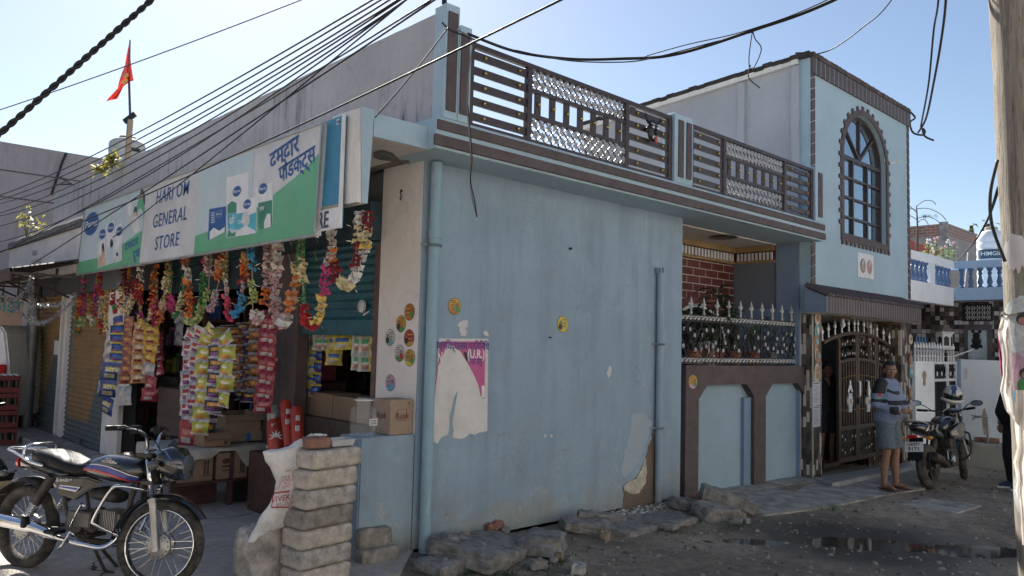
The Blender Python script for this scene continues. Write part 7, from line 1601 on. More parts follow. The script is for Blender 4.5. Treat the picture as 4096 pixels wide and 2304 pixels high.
def sticker(lab,o,ux,n,r,base_,low,text_c,shirt,side=1):
 """round sticker: disc, a lower coloured segment, a small portrait and lines of print"""
 o=Vector(o);ux=Vector(ux);n=Vector(n);T=thing('round_sticker',lab,'sticker',o,group='round campaign stickers');I=SKL.index
 g=MB();disc(g,o+n*0.003,ux,Z,r,26,I('dark'));disc(g,o+n*0.004,ux,Z,r*0.95,26,I(base_))
 g.add([o+n*0.005+ux*(r*0.94*math.cos(R(a)))+Z*(r*0.94*math.sin(R(a)))for a in range(205,336,10)],[tuple(range(14))],I(low));put('disc',g,SKA,T)
 g=MB();p=o+n*0.006+ux*(r*0.42*side)
 disc(g,p-Z*r*0.3,ux,Z,r*0.36,12,I(shirt),ry=r*0.4);disc(g,p+n*0.001+Z*r*0.16,ux,Z,r*0.19,12,I('dark'),ry=r*0.24);disc(g,p+n*0.002+Z*r*0.12,ux,Z,r*0.13,12,I('skin'),ry=r*0.17);put('portrait',g,SKA,T)
 g=MB();q=o+n*0.0065-ux*(r*0.25*side)
 for k,(s_,w_)in enumerate(((0.62,0.5),(0.4,0.75),(0.12,0.6),(-0.1,0.62),(-0.3,0.4))):g.add([q-ux*r*w_*0.6+Z*r*(s_-0.035),q+ux*r*w_*0.6+Z*r*(s_-0.035),q+ux*r*w_*0.6+Z*r*(s_+0.05),q-ux*r*w_*0.6+Z*r*(s_+0.05)],[(0,1,2,3)],I(text_c if k%2 else 'dark'))
 put('print',g,SKA,T)
PF=lambda px,py:QX(px,py,PX-0.002)
for i,(px,py,b_,lo,tc,sh,lab,sd_)in enumerate(((1639,1248,'orange','orange','yellow','green','topmost orange sticker on the white pier',1),(1605,1295,'ochre','green','red','dark','ochre and green sticker left of the topmost one on the pier',-1),(1637,1352,'red','ochre','yellow','dark','red sticker with a large dark-haired face on the pier',-1),(1561,1350,'white','teal','green','dark','half torn white and teal sticker at the pier left edge',-1),(1599,1413,'white','green','red','red','white and red sticker low left of the pier group',1),(1640,1431,'ochre','yellow','red','green','ochre sticker lowest in the right column on the pier',1),(1562,1531,'pinkish','sky','sky','sky','pink and sky-blue sticker alone at the bottom of the pier',1))):sticker(lab,PF(px,py),(0,-1,0),(-1,0,0),0.077,b_,lo,tc,sh,sd_)
sticker('ochre sticker alone on the blue wall above the torn poster',WF(1818,1225),X,-Y,0.078,'ochre','orange','red','green')
sticker('yellow sticker alone in the middle of the blue wall',WF(2250,1297),X,-Y,0.085,'yellow','yellow','green','dark',-1)
qs=QW(2771,1527,BA,BB);sticker('peach sticker on the brown boundary post',qs,bu,bn,0.09,'ochre','pinkish','red','green')
for i,(y0n,y1n,lab)in enumerate(((1527,1619,'upper of two printed paper notices on the left gate pillar'),(1624,1705,'lower of two printed paper notices on the left gate pillar'))):
 a,c=QY(3250,y0n,TY-0.016),QY(3281,y1n,TY-0.016);T=thing('paper_notice',lab,'notice',((a.x+c.x)/2,TY-0.016,c.z));g=MB();g.box((a.x,TY-0.018,c.z),(c.x,TY-0.014,a.z));put('sheet',g,mat('notice_paper',(0.66,0.66,0.72),0.7,var=0.05,world=True),T)
 g=MB();h_=a.z-c.z;w_=c.x-a.x
 g.box((a.x+w_*0.12,TY-0.02,a.z-h_*0.1),(a.x+w_*0.85,TY-0.0182,a.z-h_*0.05))
 for k in range(14):g.box((a.x+w_*0.1,TY-0.0195,a.z-h_*(0.17+0.055*k)),(a.x+w_*(0.9 if k%4 else 0.6),TY-0.0182,a.z-h_*(0.155+0.055*k)))
 put('print',g,mat('notice_ink',(0.15,0.15,0.25),0.7,world=True),T)
g=MB();q=QX(1612,780,PX-0.002);g.tube(bez([q+Z*0.03+Y*0.02,q+Z*0.045-X*0.02,q+Z*0.02-X*0.03,q-Z*0.02-X*0.02,q-Z*0.035-X*0.03,q-Z*0.05-X*0.02],4),0.006,6);solo('iron_hook','rusty iron hook high on the white pier','hook',g,DARKM)
# motorcycles
def loft(mb,secs,n=16,m=None):
 """secs: (x, yc, zc, half height, half width, squareness)"""
 vs=[]
 for x,yc,zc,hz,hy,p in secs:
  for j in range(n):
   a=2*math.pi*j/n;c,s=math.cos(a),math.sin(a)
   vs.append((x,yc+hy*math.copysign(abs(c)**(2/p),c),zc+hz*math.copysign(abs(s)**(2/p),s)))
 k=len(secs);fs=[(i*n+j,(i+1)*n+j,(i+1)*n+(j+1)%n,i*n+(j+1)%n)for i in range(k-1)for j in range(n)]
 fs+=[tuple(range(n)),tuple(reversed(range((k-1)*n,k*n)))]
 return mb.add(vs,fs,m)
RUB=mat('tyre_rubber',(0.025,0.024,0.023),0.85,var=0.4,vs=15,bmp=0.3,dirt=(0.2,0.165,0.13),dirtamt=0.6)
CHR=mat('chrome',(0.75,0.76,0.78),0.12,1.0,var=0.08,dirt=(0.25,0.22,0.19),dirtamt=0.35)
ALU=mat('dusty_alloy',(0.42,0.41,0.4),0.42,0.7,var=0.2,dirt=(0.25,0.21,0.17),dirtamt=0.6)
BLKP=mat('black_gloss_paint',(0.010,0.014,0.016),0.16,0.0,var=0.2,coat=1.0,dirt=(0.10,0.09,0.08),dirtamt=0.15)
BLKM=mat('dusty_black_metal',(0.03,0.028,0.026),0.55,0.3,var=0.4,vs=12,dirt=(0.15,0.12,0.10),dirtamt=0.6)
SEATM=mat('seat_vinyl',(0.012,0.013,0.016),0.5,var=0.25,bmp=0.1,bs=220,spec=0.22)
LENSR=mat('red_lens',(0.5,0.02,0.02),0.15);LENSW=mat('clear_lens',(0.10,0.105,0.11),0.08);LENSO=mat('amber_lens',(0.6,0.25,0.04),0.2)
def wheel(par,cx,cz,r,w,spoke=True,rimr=0.235,rm=None,steer=0.0,cyy=0.0):
 M0=Matrix.Translation((cx,cyy,cz))@Matrix.Rotation(steer,4,'Z');W_=MB();W_.M=M0
 W_.grid(lambda u,v:Vector(((r-w/2+w/2*math.cos(2*math.pi*v))*math.cos(2*math.pi*u),w/2*math.sin(2*math.pi*v)*1.05,(r-w/2+w/2*math.cos(2*math.pi*v))*math.sin(2*math.pi*u))),40,12);ty=put('tyre',W_,RUB,None,smooth=True);wh=ty
 wh.name='wheel';wh.parent=par;W_=MB();W_.M=M0
 for sg in(-1,1):W_.tube([(rimr*math.cos(2*math.pi*k/40),sg*0.022,rimr*math.sin(2*math.pi*k/40))for k in range(40)],0.0075,6,closed=True)
 W_.grid(lambda u,v:Vector(((rimr-0.006)*math.cos(2*math.pi*u),(v-0.5)*0.045,(rimr-0.006)*math.sin(2*math.pi*u))),40,1);put('rim',W_,rm or CHR,wh,smooth=True)
 S_=MB();S_.M=M0
 if spoke:
  for k in range(36):a=2*math.pi*k/36;b_=a+(0.35 if k%2 else-0.35);sg=1 if(k//2)%2 else-1;S_.tube([(0.06*math.cos(b_),sg*0.03,0.06*math.sin(b_)),((rimr-0.008)*math.cos(a),0,(rimr-0.008)*math.sin(a))],0.0013,4)
  put('spokes',S_,CHR,wh);S_=MB();S_.M=M0
  S_.lathe([(0.03,-0.065),(0.085,-0.05),(0.088,-0.035),(0.07,-0.03),(0.045,0.0),(0.08,0.03),(0.08,0.05),(0.02,0.06)],(0,0,0),28,axis='Y')
  D_=MB();D_.M=M0
  for k in range(14):a=2*math.pi*k/14;D_.lathe([(0.006,-0.0545),(0.006,-0.052)],(0.072*math.cos(a),0,0.072*math.sin(a)),8,axis='Y')
  hb=put('hub',S_,ALU,wh,smooth='auto');put('hub_holes',D_,DARKM,hb)
 else:
  for k in range(5):a=2*math.pi*k/5;S_.bar((0.03*math.cos(a),0,0.03*math.sin(a)),((rimr-0.01)*math.cos(a),0,(rimr-0.01)*math.sin(a)),0.03,0.045,up=(0,1,0))
  S_.lathe([(0.05,-0.05),(0.05,0.05)],(0,0,0),18,axis='Y');put('spokes',S_,BLKM,wh)
 return wh
def fender(mb,cx,cz,r,a0,a1,w,n=24,steer=None,drop=0.35):
 mb.grid(lambda u,v:Vector((cx+(r-0.02*(2*v-1)**2)*math.cos(a0+(a1-a0)*u),w*(v-0.5),cz+(r-drop*w*(2*v-1)**4*0.6)*math.sin(a0+(a1-a0)*u))),n,8)
 mb.grid(lambda u,v:Vector((cx+(r-0.004-0.02*(2*v-1)**2)*math.cos(a0+(a1-a0)*u),w*0.97*(v-0.5),cz+(r-0.004-drop*w*(2*v-1)**4*0.6)*math.sin(a0+(a1-a0)*u))),n,8)
BK=thing('motorcycle','black commuter motorcycle with red, white and blue tank stripes parked before the shop bench','motorcycle',(1.484,6.914,0.01),rz=R(-63.8),local=True)
BK.rotation_euler=(R(-3),0,R(-63.8));BK.scale=(1.03,)*3;FX=1.262
wheel(BK,0,0.3,0.302,0.085);wheel(BK,FX,0.3,0.30,0.075,steer=0.0)
g=MB()
for sg in(-1,1):g.tube([(FX-0.155,sg*0.085,0.93),(FX-0.065,sg*0.085,0.60)],0.016,10)
put('fork_tube',g,CHR,BK,smooth=True);g=MB()
for sg in(-1,1):g.tube([(FX-0.07,sg*0.088,0.61),(FX-0.055,sg*0.088,0.57),(FX,sg*0.085,0.30),(FX+0.004,sg*0.085,0.27)],[0.03,0.026,0.022,0.026],10)
put('fork_leg',g,ALU,BK,smooth='auto')
g=MB();g.box((FX-0.21,-0.11,0.885),(FX-0.10,0.11,0.91));g.box((FX-0.15,-0.11,0.70),(FX-0.07,0.11,0.725));g.tube([(FX-0.16,0,0.9),(FX-0.1,0,0.70)],0.035,10);put('triple_clamp',g,BLKM,BK)
g=MB();fender(g,FX,0.3,0.345,R(34),R(176),0.11);put('front_fender',g,BLKP,BK,smooth=True)
g=MB();fender(g,0,0.3,0.36,R(55),R(178),0.15);put('rear_fender',g,BLKM,BK,smooth=True)
g=MB();loft(g,[(0.50,0,0.775,0.02,0.05,2.2),(0.56,0,0.775,0.045,0.085,2.4),(0.66,0,0.785,0.075,0.115,2.6),(0.80,0,0.795,0.098,0.135,2.7),(0.94,0,0.79,0.098,0.14,2.7),(1.04,0,0.785,0.085,0.125,2.6),(1.10,0,0.785,0.055,0.085,2.4),(1.12,0,0.785,0.02,0.04,2.2)],24);tk=put('fuel_tank',g,BLKP,BK,smooth=True)
def tanky(x,z):
 secs=[(0.50,0.775,0.02,0.05),(0.56,0.775,0.045,0.085),(0.66,0.785,0.075,0.115),(0.80,0.795,0.098,0.135),(0.94,0.79,0.098,0.14),(1.04,0.785,0.085,0.125),(1.10,0.785,0.055,0.085),(1.12,0.785,0.02,0.04)]
 for a,c in zip(secs,secs[1:]):
  if a[0]<=x<=c[0]:
   t=(x-a[0])/(c[0]-a[0]);zc,hz,hy=[a[i]+(c[i]-a[i])*t for i in(1,2,3)];k=min(0.99,abs(z-zc)/hz);return-hy*(1-k**2.65)**(1/2.65)-0.0025
 return-0.05
def stripe(mb,x0,x1,f0,f1,m,n=18):mb.grid(lambda u,v:Vector((x0+(x1-x0)*u,tanky(x0+(x1-x0)*u,f0(u)+(f1(u)-f0(u))*v),f0(u)+(f1(u)-f0(u))*v)),n,3,m)
g=MB();c0=lambda u:0.762+0.045*math.sin(math.pi*min(1,u*0.75+0.18))-0.045*u
stripe(g,0.60,1.085,lambda u:c0(u)-0.028,lambda u:c0(u)-0.012,0);stripe(g,0.64,1.09,lambda u:c0(u)-0.012,lambda u:c0(u)+0.02,1);stripe(g,0.68,1.095,lambda u:c0(u)+0.02,lambda u:c0(u)+0.027,2)
put('tank_stripes',g,[mat('stripe_red',(0.5,0.05,0.06),0.3),mat('stripe_blue',(0.05,0.07,0.3),0.3),WHITEP],tk,smooth=True)
g=MB();text(g,'HERO',(0.865,-0.137,0.862),X,Z,0.022,bold=0.01);text(g,'HONDA',(0.87,-0.1385,0.843),X,Z,0.03,bold=0.02,sx=1.1);put('tank_lettering',g,ALU,tk)
g=MB();g.lathe([(0.035,0.888),(0.035,0.9),(0.02,0.905)],(0.9,0,0),16);put('fuel_cap',g,CHR,tk,smooth='auto')
g=MB();loft(g,[(0.06,0,0.83,0.015,0.06,2.5),(0.09,0,0.825,0.045,0.105,3),(0.20,0,0.815,0.06,0.13,3),(0.32,0,0.80,0.058,0.135,3),(0.42,0,0.775,0.052,0.13,3),(0.52,0,0.757,0.05,0.115,3),(0.60,0,0.76,0.045,0.09,3),(0.66,0,0.775,0.03,0.06,2.5)],20);put('seat',g,SEATM,BK,smooth=True)
g=MB();loft(g,[(-0.10,0,0.77,0.04,0.05,2.5),(-0.04,0,0.765,0.055,0.08,3),(0.12,0,0.745,0.05,0.11,3),(0.30,0,0.725,0.045,0.12,3),(0.42,0,0.71,0.03,0.115,3)],16);tl=put('tail_cowl',g,BLKP,BK,smooth=True)
g=MB();loft(g,[(-0.15,0,0.755,0.03,0.04,3),(-0.1,0,0.76,0.045,0.06,3)],12);put('tail_light',g,LENSR,tl,smooth='auto')
g=MB()
for sg in(-1,1):g.tube([(-0.1,sg*0.06,0.70),(-0.1,sg*0.13,0.69)],0.007,5);g.ball((-0.1,sg*0.16,0.69),0.03,8,0,(1,1.1,0.8))
put('rear_indicator',g,LENSW,tl,smooth=True)
g=MB();g.add([(0.36,-0.122,0.69),(0.64,-0.115,0.715),(0.78,-0.10,0.69),(0.56,-0.118,0.56),(0.40,-0.122,0.585)]+[(0.36,-0.09,0.70),(0.64,-0.09,0.725),(0.78,-0.08,0.70),(0.56,-0.09,0.55),(0.40,-0.09,0.575)],[(4,3,2,1,0),(0,1,6,5),(1,2,7,6),(2,3,8,7),(3,4,9,8),(4,0,5,9)]);sp_=put('side_panel',g,BLKP,BK,bevel=0.008,seg=2)
g=MB();g.add([(0.43,-0.1265,0.648),(0.62,-0.124,0.648),(0.585,-0.1255,0.612),(0.42,-0.1275,0.622)],[(3,2,1,0)],0);g.add([(0.43,-0.1275,0.640),(0.60,-0.126,0.640),(0.59,-0.1262,0.624),(0.43,-0.1285,0.632)],[(3,2,1,0)],1);text(g,'Splendor+',(0.455,-0.126,0.684),(0.99,0.03,0.06),Z,0.036,0,bold=0.01,shear=0.4);put('panel_graphic',g,[WHITEP,MATS['stripe_blue']],sp_)
g=MB()
g.tube(bez([(1.10,0,0.82),(0.98,0,0.62),(0.93,0,0.34),(0.85,0,0.28),(0.55,0,0.27),(0.50,0,0.34)],5),0.018,8);g.tube([(1.1,0,0.80),(0.6,0,0.70),(0.2,0.08,0.69)],0.016,7)
for sg in(-1,1):g.tube([(0.62,sg*0.1,0.70),(0.36,sg*0.12,0.70),(0.08,sg*0.12,0.74)],0.012,6);g.tube([(0.52,sg*0.09,0.36),(0.40,sg*0.1,0.68)],0.012,6);g.tube([(0.5,sg*0.08,0.34),(0.0,sg*0.08,0.30)],0.016,7)
put('frame',g,BLKM,BK,smooth='auto')
g=MB()
for sg in(-1,1):g.tube([(0.15,sg*0.125,0.41),(0.20,sg*0.125,0.48)],0.012,7);g.tube([(0.215,sg*0.125,0.505),(0.345,sg*0.125,0.705)],0.033,10)
put('shock_body',g,BLKM,BK,smooth='auto');g=MB()
for sg in(-1,1):
 for k in range(9):t=k/8;p=Vector((0.155+0.06*t,sg*0.125,0.415+0.09*t));d=Vector((0.54,0,0.84));u_=Vector((0.84,0,-0.54));g.tube([p+(u_*math.cos(R(j*36))+Y*math.sin(R(j*36)))*0.028 for j in range(10)],0.0045,5,closed=True)
put('shock_spring',g,CHR,BK,smooth=True)
g=MB();g.box((0.52,-0.11,0.345),(0.77,0.1,0.47));g.lathe([(0.065,-0.13),(0.07,-0.115),(0.07,0.1)],(0.60,0,0.40),18,axis='Y');g.M=Matrix();g.box((0.54,-0.12,0.30),(0.72,0.08,0.344));eng=put('engine_case',g,BLKM,BK,bevel=0.015,seg=2)
g=MB();g.box((0.53,-0.132,0.372),(0.75,-0.112,0.486));put('side_cover',g,mat('grey_cast_cover',(0.13,0.125,0.12),0.55,0.4,var=0.3,dirt=(0.2,0.17,0.14)),eng,bevel=0.018,seg=3)
g=MB()
for k in range(9):x_=0.775+0.016*k;g.box((x_,-0.075,0.36),(x_+0.006,0.075,0.50))
g.box((0.77,-0.05,0.38),(0.93,0.05,0.48));put('cooling_fins',g,ALU,eng)
g=MB();loft(g,[(0.66,-0.01,0.60,0.04,0.07,2.5),(0.74,-0.01,0.605,0.05,0.09,2.5),(0.88,-0.01,0.59,0.04,0.075,2.5)],12);put('air_box',g,BLKM,BK,smooth=True)
g=MB();g.tube(bez([(0.9,-0.04,0.42),(0.96,-0.08,0.34),(0.90,-0.13,0.27),(0.75,-0.16,0.275),(0.5,-0.17,0.30)],5),0.019,10);g.tube([(0.50,-0.17,0.30),(0.40,-0.175,0.325),(0.30,-0.18,0.345),(0.0,-0.185,0.365),(-0.22,-0.185,0.375),(-0.24,-0.185,0.376)],[0.022,0.036,0.043,0.046,0.044,0.02],16);put('exhaust',g,CHR,BK,smooth='auto')
g=MB();g.tube(bez([(1.16,-0.04,0.66),(1.09,-0.20,0.70),(1.03,-0.24,0.68),(0.905,-0.24,0.48),(0.91,-0.22,0.43),(0.99,-0.08,0.34)],6),0.012,9);g.tube(bez([(1.16,0.04,0.66),(1.09,0.20,0.70),(1.03,0.24,0.68),(0.905,0.24,0.48),(0.91,0.22,0.43),(0.99,0.08,0.34)],6),0.012,9);put('crash_guard',g,CHR,BK,smooth=True)
g=MB();g.tube([(0.60,-0.15,0.38),(0.66,-0.165,0.48),(0.70,-0.17,0.545),(0.72,-0.17,0.545)],0.009,7);g.tube([(0.70,-0.17,0.545),(0.78,-0.21,0.545)],0.011,7);put('kick_lever',g,CHR,BK,smooth=True)
g=MB();g.tube([(0.66,-0.12,0.30),(0.64,-0.19,0.355),(0.60,-0.20,0.26),(0.56,-0.19,0.235)],0.012,7);g.tube([(0.62,0.12,0.3),(0.55,0.2,0.3)],0.012,7);put('brake_pedal',g,CHR,BK,smooth=True)
g=MB();g.box((0.47,-0.26,0.335),(0.58,-0.16,0.36));g.box((0.47,0.16,0.335),(0.58,0.26,0.36));g.box((0.22,-0.24,0.345),(0.26,-0.19,0.42));put('footrest',g,SEATM,BK,bevel=0.008)
g=MB();g.bar((0.60,0.02,0.27),(0.66,0.13,0.03),0.03,0.02);g.bar((0.66,0.13,0.03),(0.72,0.16,0.015),0.04,0.012);g.bar((0.56,0.08,0.26),(0.62,0.30,0.0),0.02,0.02);put('stand',g,BLKM,BK)
g=MB();st=[(-0.02,0),(0,0)]
g.tube(bez([(1.10,-0.05,0.93),(1.10,-0.10,1.02),(1.08,-0.17,1.06),(1.03,-0.24,1.075),(0.97,-0.30,1.07)],5),0.011,9);g.tube(bez([(1.10,0.05,0.93),(1.10,0.10,1.02),(1.08,0.17,1.06),(1.03,0.24,1.075),(0.97,0.30,1.07)],5),0.011,9);g.tube([(1.10,-0.06,0.93),(1.10,0.06,0.93)],0.012,8);hb_=put('handlebar',g,CHR,BK,smooth=True)
g=MB()
for sg in(-1,1):g.tube([(1.02,sg*0.25,1.075),(0.93,sg*0.335,1.065)],0.018,9);g.tube([(1.06,sg*0.2,1.09),(1.06,sg*0.28,1.08),(1.03,sg*0.36,1.07)],0.006,5);g.ball((1.03,sg*0.365,1.07),0.01,6);g.box((1.03,sg*0.17-0.03,1.04),(1.08,sg*0.17+0.03,1.095))
put('grip',g,SEATM,hb_,smooth='auto')
g=MB();g.tube(bez([(1.06,-0.12,1.03),(1.16,-0.1,1.0),(1.22,-0.04,0.85),(1.2,0,0.7)],6),0.005,5);g.tube(bez([(1.06,0.12,1.03),(1.2,0.08,1.02),(1.24,0.03,0.85),(1.18,0.02,0.72)],6),0.005,5);g.tube(bez([(1.2,0,0.72),(1.1,0.05,0.74),(0.95,0.04,0.66)],5),0.006,5);put('cables',g,SEATM,BK)
g=MB();loft(g,[(1.15,0,0.86,0.045,0.08,2.6),(1.20,0,0.865,0.085,0.115,2.8),(1.27,0,0.86,0.115,0.125,2.8),(1.33,0,0.845,0.115,0.12,2.6),(1.37,0,0.825,0.085,0.10,2.4),(1.385,0,0.815,0.05,0.07,2.2)],20);cw=put('headlight_cowl',g,BLKP,BK,smooth=True)
g=MB();g.grid(lambda u,v:Vector((1.24+0.14*v+0.02*math.cos(math.pi*(u-0.5)),0.105*(2*u-1)*(1-0.35*(1-v)),1.01-0.21*v-0.05*(2*u-1)**2)),10,8);g.grid(lambda u,v:Vector((1.237+0.14*v+0.02*math.cos(math.pi*(u-0.5)),0.103*(2*u-1)*(1-0.35*(1-v)),1.008-0.21*v-0.05*(2*u-1)**2)),10,8);put('visor',g,mat('smoked_visor',(0.015,0.02,0.03),0.08,coat=1),cw,smooth=True)
g=MB();g.add([(1.245,-0.126,0.94),(1.262,-0.127,0.935),(1.35,-0.114,0.83),(1.34,-0.116,0.82)],[(0,1,2,3)]);put('cowl_stripe',g,MATS['stripe_blue'],cw)
g=MB();g.lathe([(0.09,0.0),(0.085,0.02),(0.02,0.03)],(1.365,0,0.825),18,axis='X');put('headlight',g,LENSW,cw,smooth='auto');g=MB()
for sg in(-1,1):g.ball((1.20,sg*0.16,0.835),0.036,8,0,(1.2,1,0.9));g.tube([(1.20,sg*0.11,0.835),(1.2,sg*0.15,0.835)],0.008,5)
put('front_indicator',g,LENSW,cw,smooth=True)
g=MB();g.tube(bez([(0.26,-0.14,0.77),(0.13,-0.145,0.79),(0.06,-0.14,0.82),(0.05,-0.12,0.89),(0.06,0,0.905),(0.05,0.12,0.89),(0.06,0.14,0.82),(0.13,0.145,0.79)],5),0.011,8);g.tube(bez([(0.06,-0.14,0.81),(-0.10,-0.10,0.84),(-0.2,-0.07,0.855),(-0.21,0.07,0.855),(-0.1,0.10,0.84),(0.06,0.14,0.81)],5),0.008,8)
for y_ in(-0.05,0,0.05):g.tube([(-0.2,y_,0.857),(0.05,y_,0.87)],0.006,6)
put('grab_rail',g,CHR,BK,smooth=True)
g=MB();g.box((-0.30,-0.1,0.50),(-0.29,0.1,0.60));put('number_plate',g,mat('plate_yellowed',(0.5,0.42,0.25),0.5),BK);g=MB();g.add([(-0.36,-0.07,0.42),(-0.28,-0.07,0.66),(-0.28,0.07,0.66),(-0.36,0.07,0.42)],[(0,1,2,3)]);put('mud_flap',g,SEATM,BK)
_a=Vector((1.08,0,0.95));_st=Matrix.Translation(_a)@Matrix.Rotation(R(20),4,(Vector((1.08,0,0.95))-Vector((1.23,0,0.3))).normalized())@Matrix.Translation(-_a)
def _turn(o):
 if not o.data.get('t'):o.data.transform(_st);o.data['t']=1
 for c in COL.objects:
  if c.parent==o:_turn(c)
for o in[c for c in COL.objects if c.parent==BK]:
 nm=o.name.split('.')[0]
 if nm in('fork_tube','fork_leg','triple_clamp','front_fender','handlebar','headlight_cowl','cables')or(nm=='wheel' and max(v.co.x for v in o.data.vertices)>1):_turn(o)
 # second bike by the gate, seen from behind
zb2_=gh(11.9,3.85)+0.012
B2=thing('motorcycle','dusty black and silver motorcycle with rear plate 9171 parked by the gate step','motorcycle',(11.75,3.92,zb2_),rz=R(-1),local=True);B2.rotation_euler=(R(-7),0,R(-1));FX=1.34
wheel(B2,0,0.31,0.31,0.125,False,0.225,BLKM);wheel(B2,FX,0.305,0.305,0.1,False,0.225,BLKM,R(18))
g=MB();loft(g,[(-0.30,0,0.86,0.025,0.05,2.4),(-0.24,0,0.85,0.055,0.085,2.8),(-0.10,0,0.825,0.075,0.115,3),(0.15,0,0.78,0.08,0.125,3),(0.38,0,0.72,0.07,0.12,3),(0.5,0,0.68,0.04,0.1,3)],18);t2=put('tail_cowl',g,BLKP,B2,smooth=True)
g=MB();loft(g,[(-0.16,0,0.905,0.015,0.06,2.5),(-0.08,0,0.905,0.03,0.10,3),(0.15,0,0.875,0.04,0.12,3),(0.3,0,0.825,0.035,0.12,3),(0.5,0,0.79,0.035,0.10,3),(0.62,0,0.80,0.02,0.06,3)],16);put('seat',g,SEATM,B2,smooth=True)
g=MB();loft(g,[(0.48,0,0.78,0.04,0.07,2.5),(0.6,0,0.83,0.08,0.13,2.6),(0.78,0,0.86,0.11,0.17,2.7),(0.95,0,0.86,0.105,0.17,2.7),(1.06,0,0.84,0.06,0.11,2.5)],18);tk2=put('fuel_tank',g,BLKP,B2,smooth=True)
g=MB()
for x_ in(-0.2,-0.05,0.12):g.add([(x_,-0.128 if x_>-0.1 else-0.105,0.80),(x_+0.05,-0.13 if x_>-0.1 else-0.115,0.80),(x_+0.13,-0.13,0.87),(x_+0.08,-0.125,0.87)],[(0,1,2,3)])
put('tail_stripes',g,ALU,t2)
for sg in(-1,1):g=MB();loft(g,[(0.6,sg*0.15,0.72,0.03,0.02,2.5),(0.75,sg*0.19,0.73,0.09,0.03,2.8),(0.98,sg*0.2,0.75,0.12,0.03,2.8),(1.08,sg*0.17,0.78,0.05,0.02,2.5)],12);put('tank_shroud',g,mat('dusty_silver_panel',(0.3,0.28,0.25),0.35,0.3,dirt=(0.2,0.17,0.13)),tk2,smooth=True)
g=MB();g.tube(bez([(-0.12,-0.13,0.88),(-0.25,-0.11,0.93),(-0.28,0,0.935),(-0.25,0.11,0.93),(-0.12,0.13,0.88)],5),0.013,8);put('grab_rail',g,ALU,B2,smooth=True)
g=MB();g.add([(-0.28,-0.09,0.72),(-0.28,0.09,0.72),(-0.42,0.1,0.42),(-0.42,-0.1,0.42),(-0.26,-0.09,0.72),(-0.26,0.09,0.72),(-0.40,0.1,0.42),(-0.40,-0.1,0.42)],[(0,1,2,3),(7,6,5,4),(0,3,7,4),(1,5,6,2)]);put('mud_guard',g,SEATM,B2)
g=MB();g.box((-0.33,-0.02,0.72),(-0.27,0.09,0.755));put('tail_light',g,LENSR,B2);g=MB()
for sg in(-1,1):g.tube([(-0.28,sg*0.06,0.72),(-0.29,sg*0.14,0.715)],0.009,6);g.ball((-0.3,sg*0.18,0.715),0.04,8,0,(0.8,1.3,0.7))
put('rear_indicator',g,LENSO,B2,smooth=True)
g=MB();g.hexa([(-0.388,-0.11,0.535),(-0.383,-0.11,0.535),(-0.383,0.13,0.535),(-0.388,0.13,0.535)],[(-0.348,-0.11,0.665),(-0.343,-0.11,0.665),(-0.343,0.13,0.665),(-0.348,0.13,0.665)]);npl=put('number_plate',g,WHITEP,B2)
g=MB();up_=Vector((0.04,0,0.13)).normalized();text(g,'UK07Y',(-0.361,0.01,0.632),(0,-1,0),up_,0.055,bold=0.02);text(g,'9171',(-0.378,0.01,0.572),(0,-1,0),up_,0.07,bold=0.025,spacing=1.15);put('plate_lettering',g,DARKM,npl)
g=MB();g.tube([(0.5,-0.05,0.35),(0.3,-0.14,0.33),(0.15,-0.16,0.36)],0.025,8);g.tube([(0.15,-0.16,0.36),(0.05,-0.165,0.40),(-0.22,-0.17,0.47)],[0.03,0.055,0.055],12);put('exhaust',g,BLKM,B2,smooth='auto')
g=MB();g.box((0.45,-0.13,0.25),(0.85,0.13,0.52));g.lathe([(0.085,-0.16),(0.09,-0.14),(0.09,0.14)],(0.55,0,0.37),16,axis='Y');g.M=Matrix();g.box((0.75,-0.09,0.4),(0.95,0.09,0.66));put('engine_case',g,BLKM,B2,bevel=0.02)
g=MB();g.lathe([(0.05,-0.17),(0.055,-0.161)],(0.55,0,0.37),14,axis='Y');g.M=Matrix();g.box((0.32,-0.2,0.36),(0.42,-0.14,0.38));g.box((0.36,-0.15,0.38),(0.4,-0.13,0.5));put('engine_cover',g,CHR,B2)
g=MB();g.bar((0.45,-0.07,0.38),(0.0,-0.09,0.31),0.03,0.05);g.bar((0.45,0.07,0.38),(0.0,0.09,0.31),0.03,0.05);g.tube([(0.2,0,0.45),(0.38,0,0.68)],0.045,10);g.tube([(0.98,0,0.9),(0.95,0,0.4),(0.6,0,0.25)],0.025,8);put('frame',g,BLKM,B2)
g=MB();g.tube(bez([(0.95,-0.05,0.72),(0.93,-0.24,0.72),(0.92,-0.29,0.66),(0.88,-0.28,0.42),(0.86,-0.1,0.3)],6),0.015,8);g.tube(bez([(0.95,0.05,0.72),(0.93,0.24,0.72),(0.92,0.29,0.66),(0.88,0.28,0.42),(0.86,0.1,0.3)],6),0.015,8);put('crash_guard',g,BLKM,B2,smooth=True)
g=MB()
for sg in(-1,1):g.tube([(FX-0.25,sg*0.09,0.98),(FX-0.12,sg*0.09,0.62),(FX,sg*0.09,0.31)],[0.02,0.02,0.028],8)
put('fork_leg',g,ALU,B2,smooth='auto');g=MB();fender(g,FX,0.305,0.34,R(35),R(150),0.13);put('front_fender',g,BLKP,B2,smooth=True)
g=MB();loft(g,[(1.1,0,0.98,0.05,0.08,2.4),(1.2,0,0.97,0.10,0.13,2.6),(1.32,0,0.93,0.10,0.11,2.4),(1.38,0,0.9,0.05,0.06,2.2)],14);put('headlight_cowl',g,BLKP,B2,smooth=True)
g=MB()
for sg in(-1,1):g.tube(bez([(1.06,sg*0.05,1.0),(1.06,sg*0.2,1.04),(0.98,sg*0.36,1.06)],5),0.012,8)
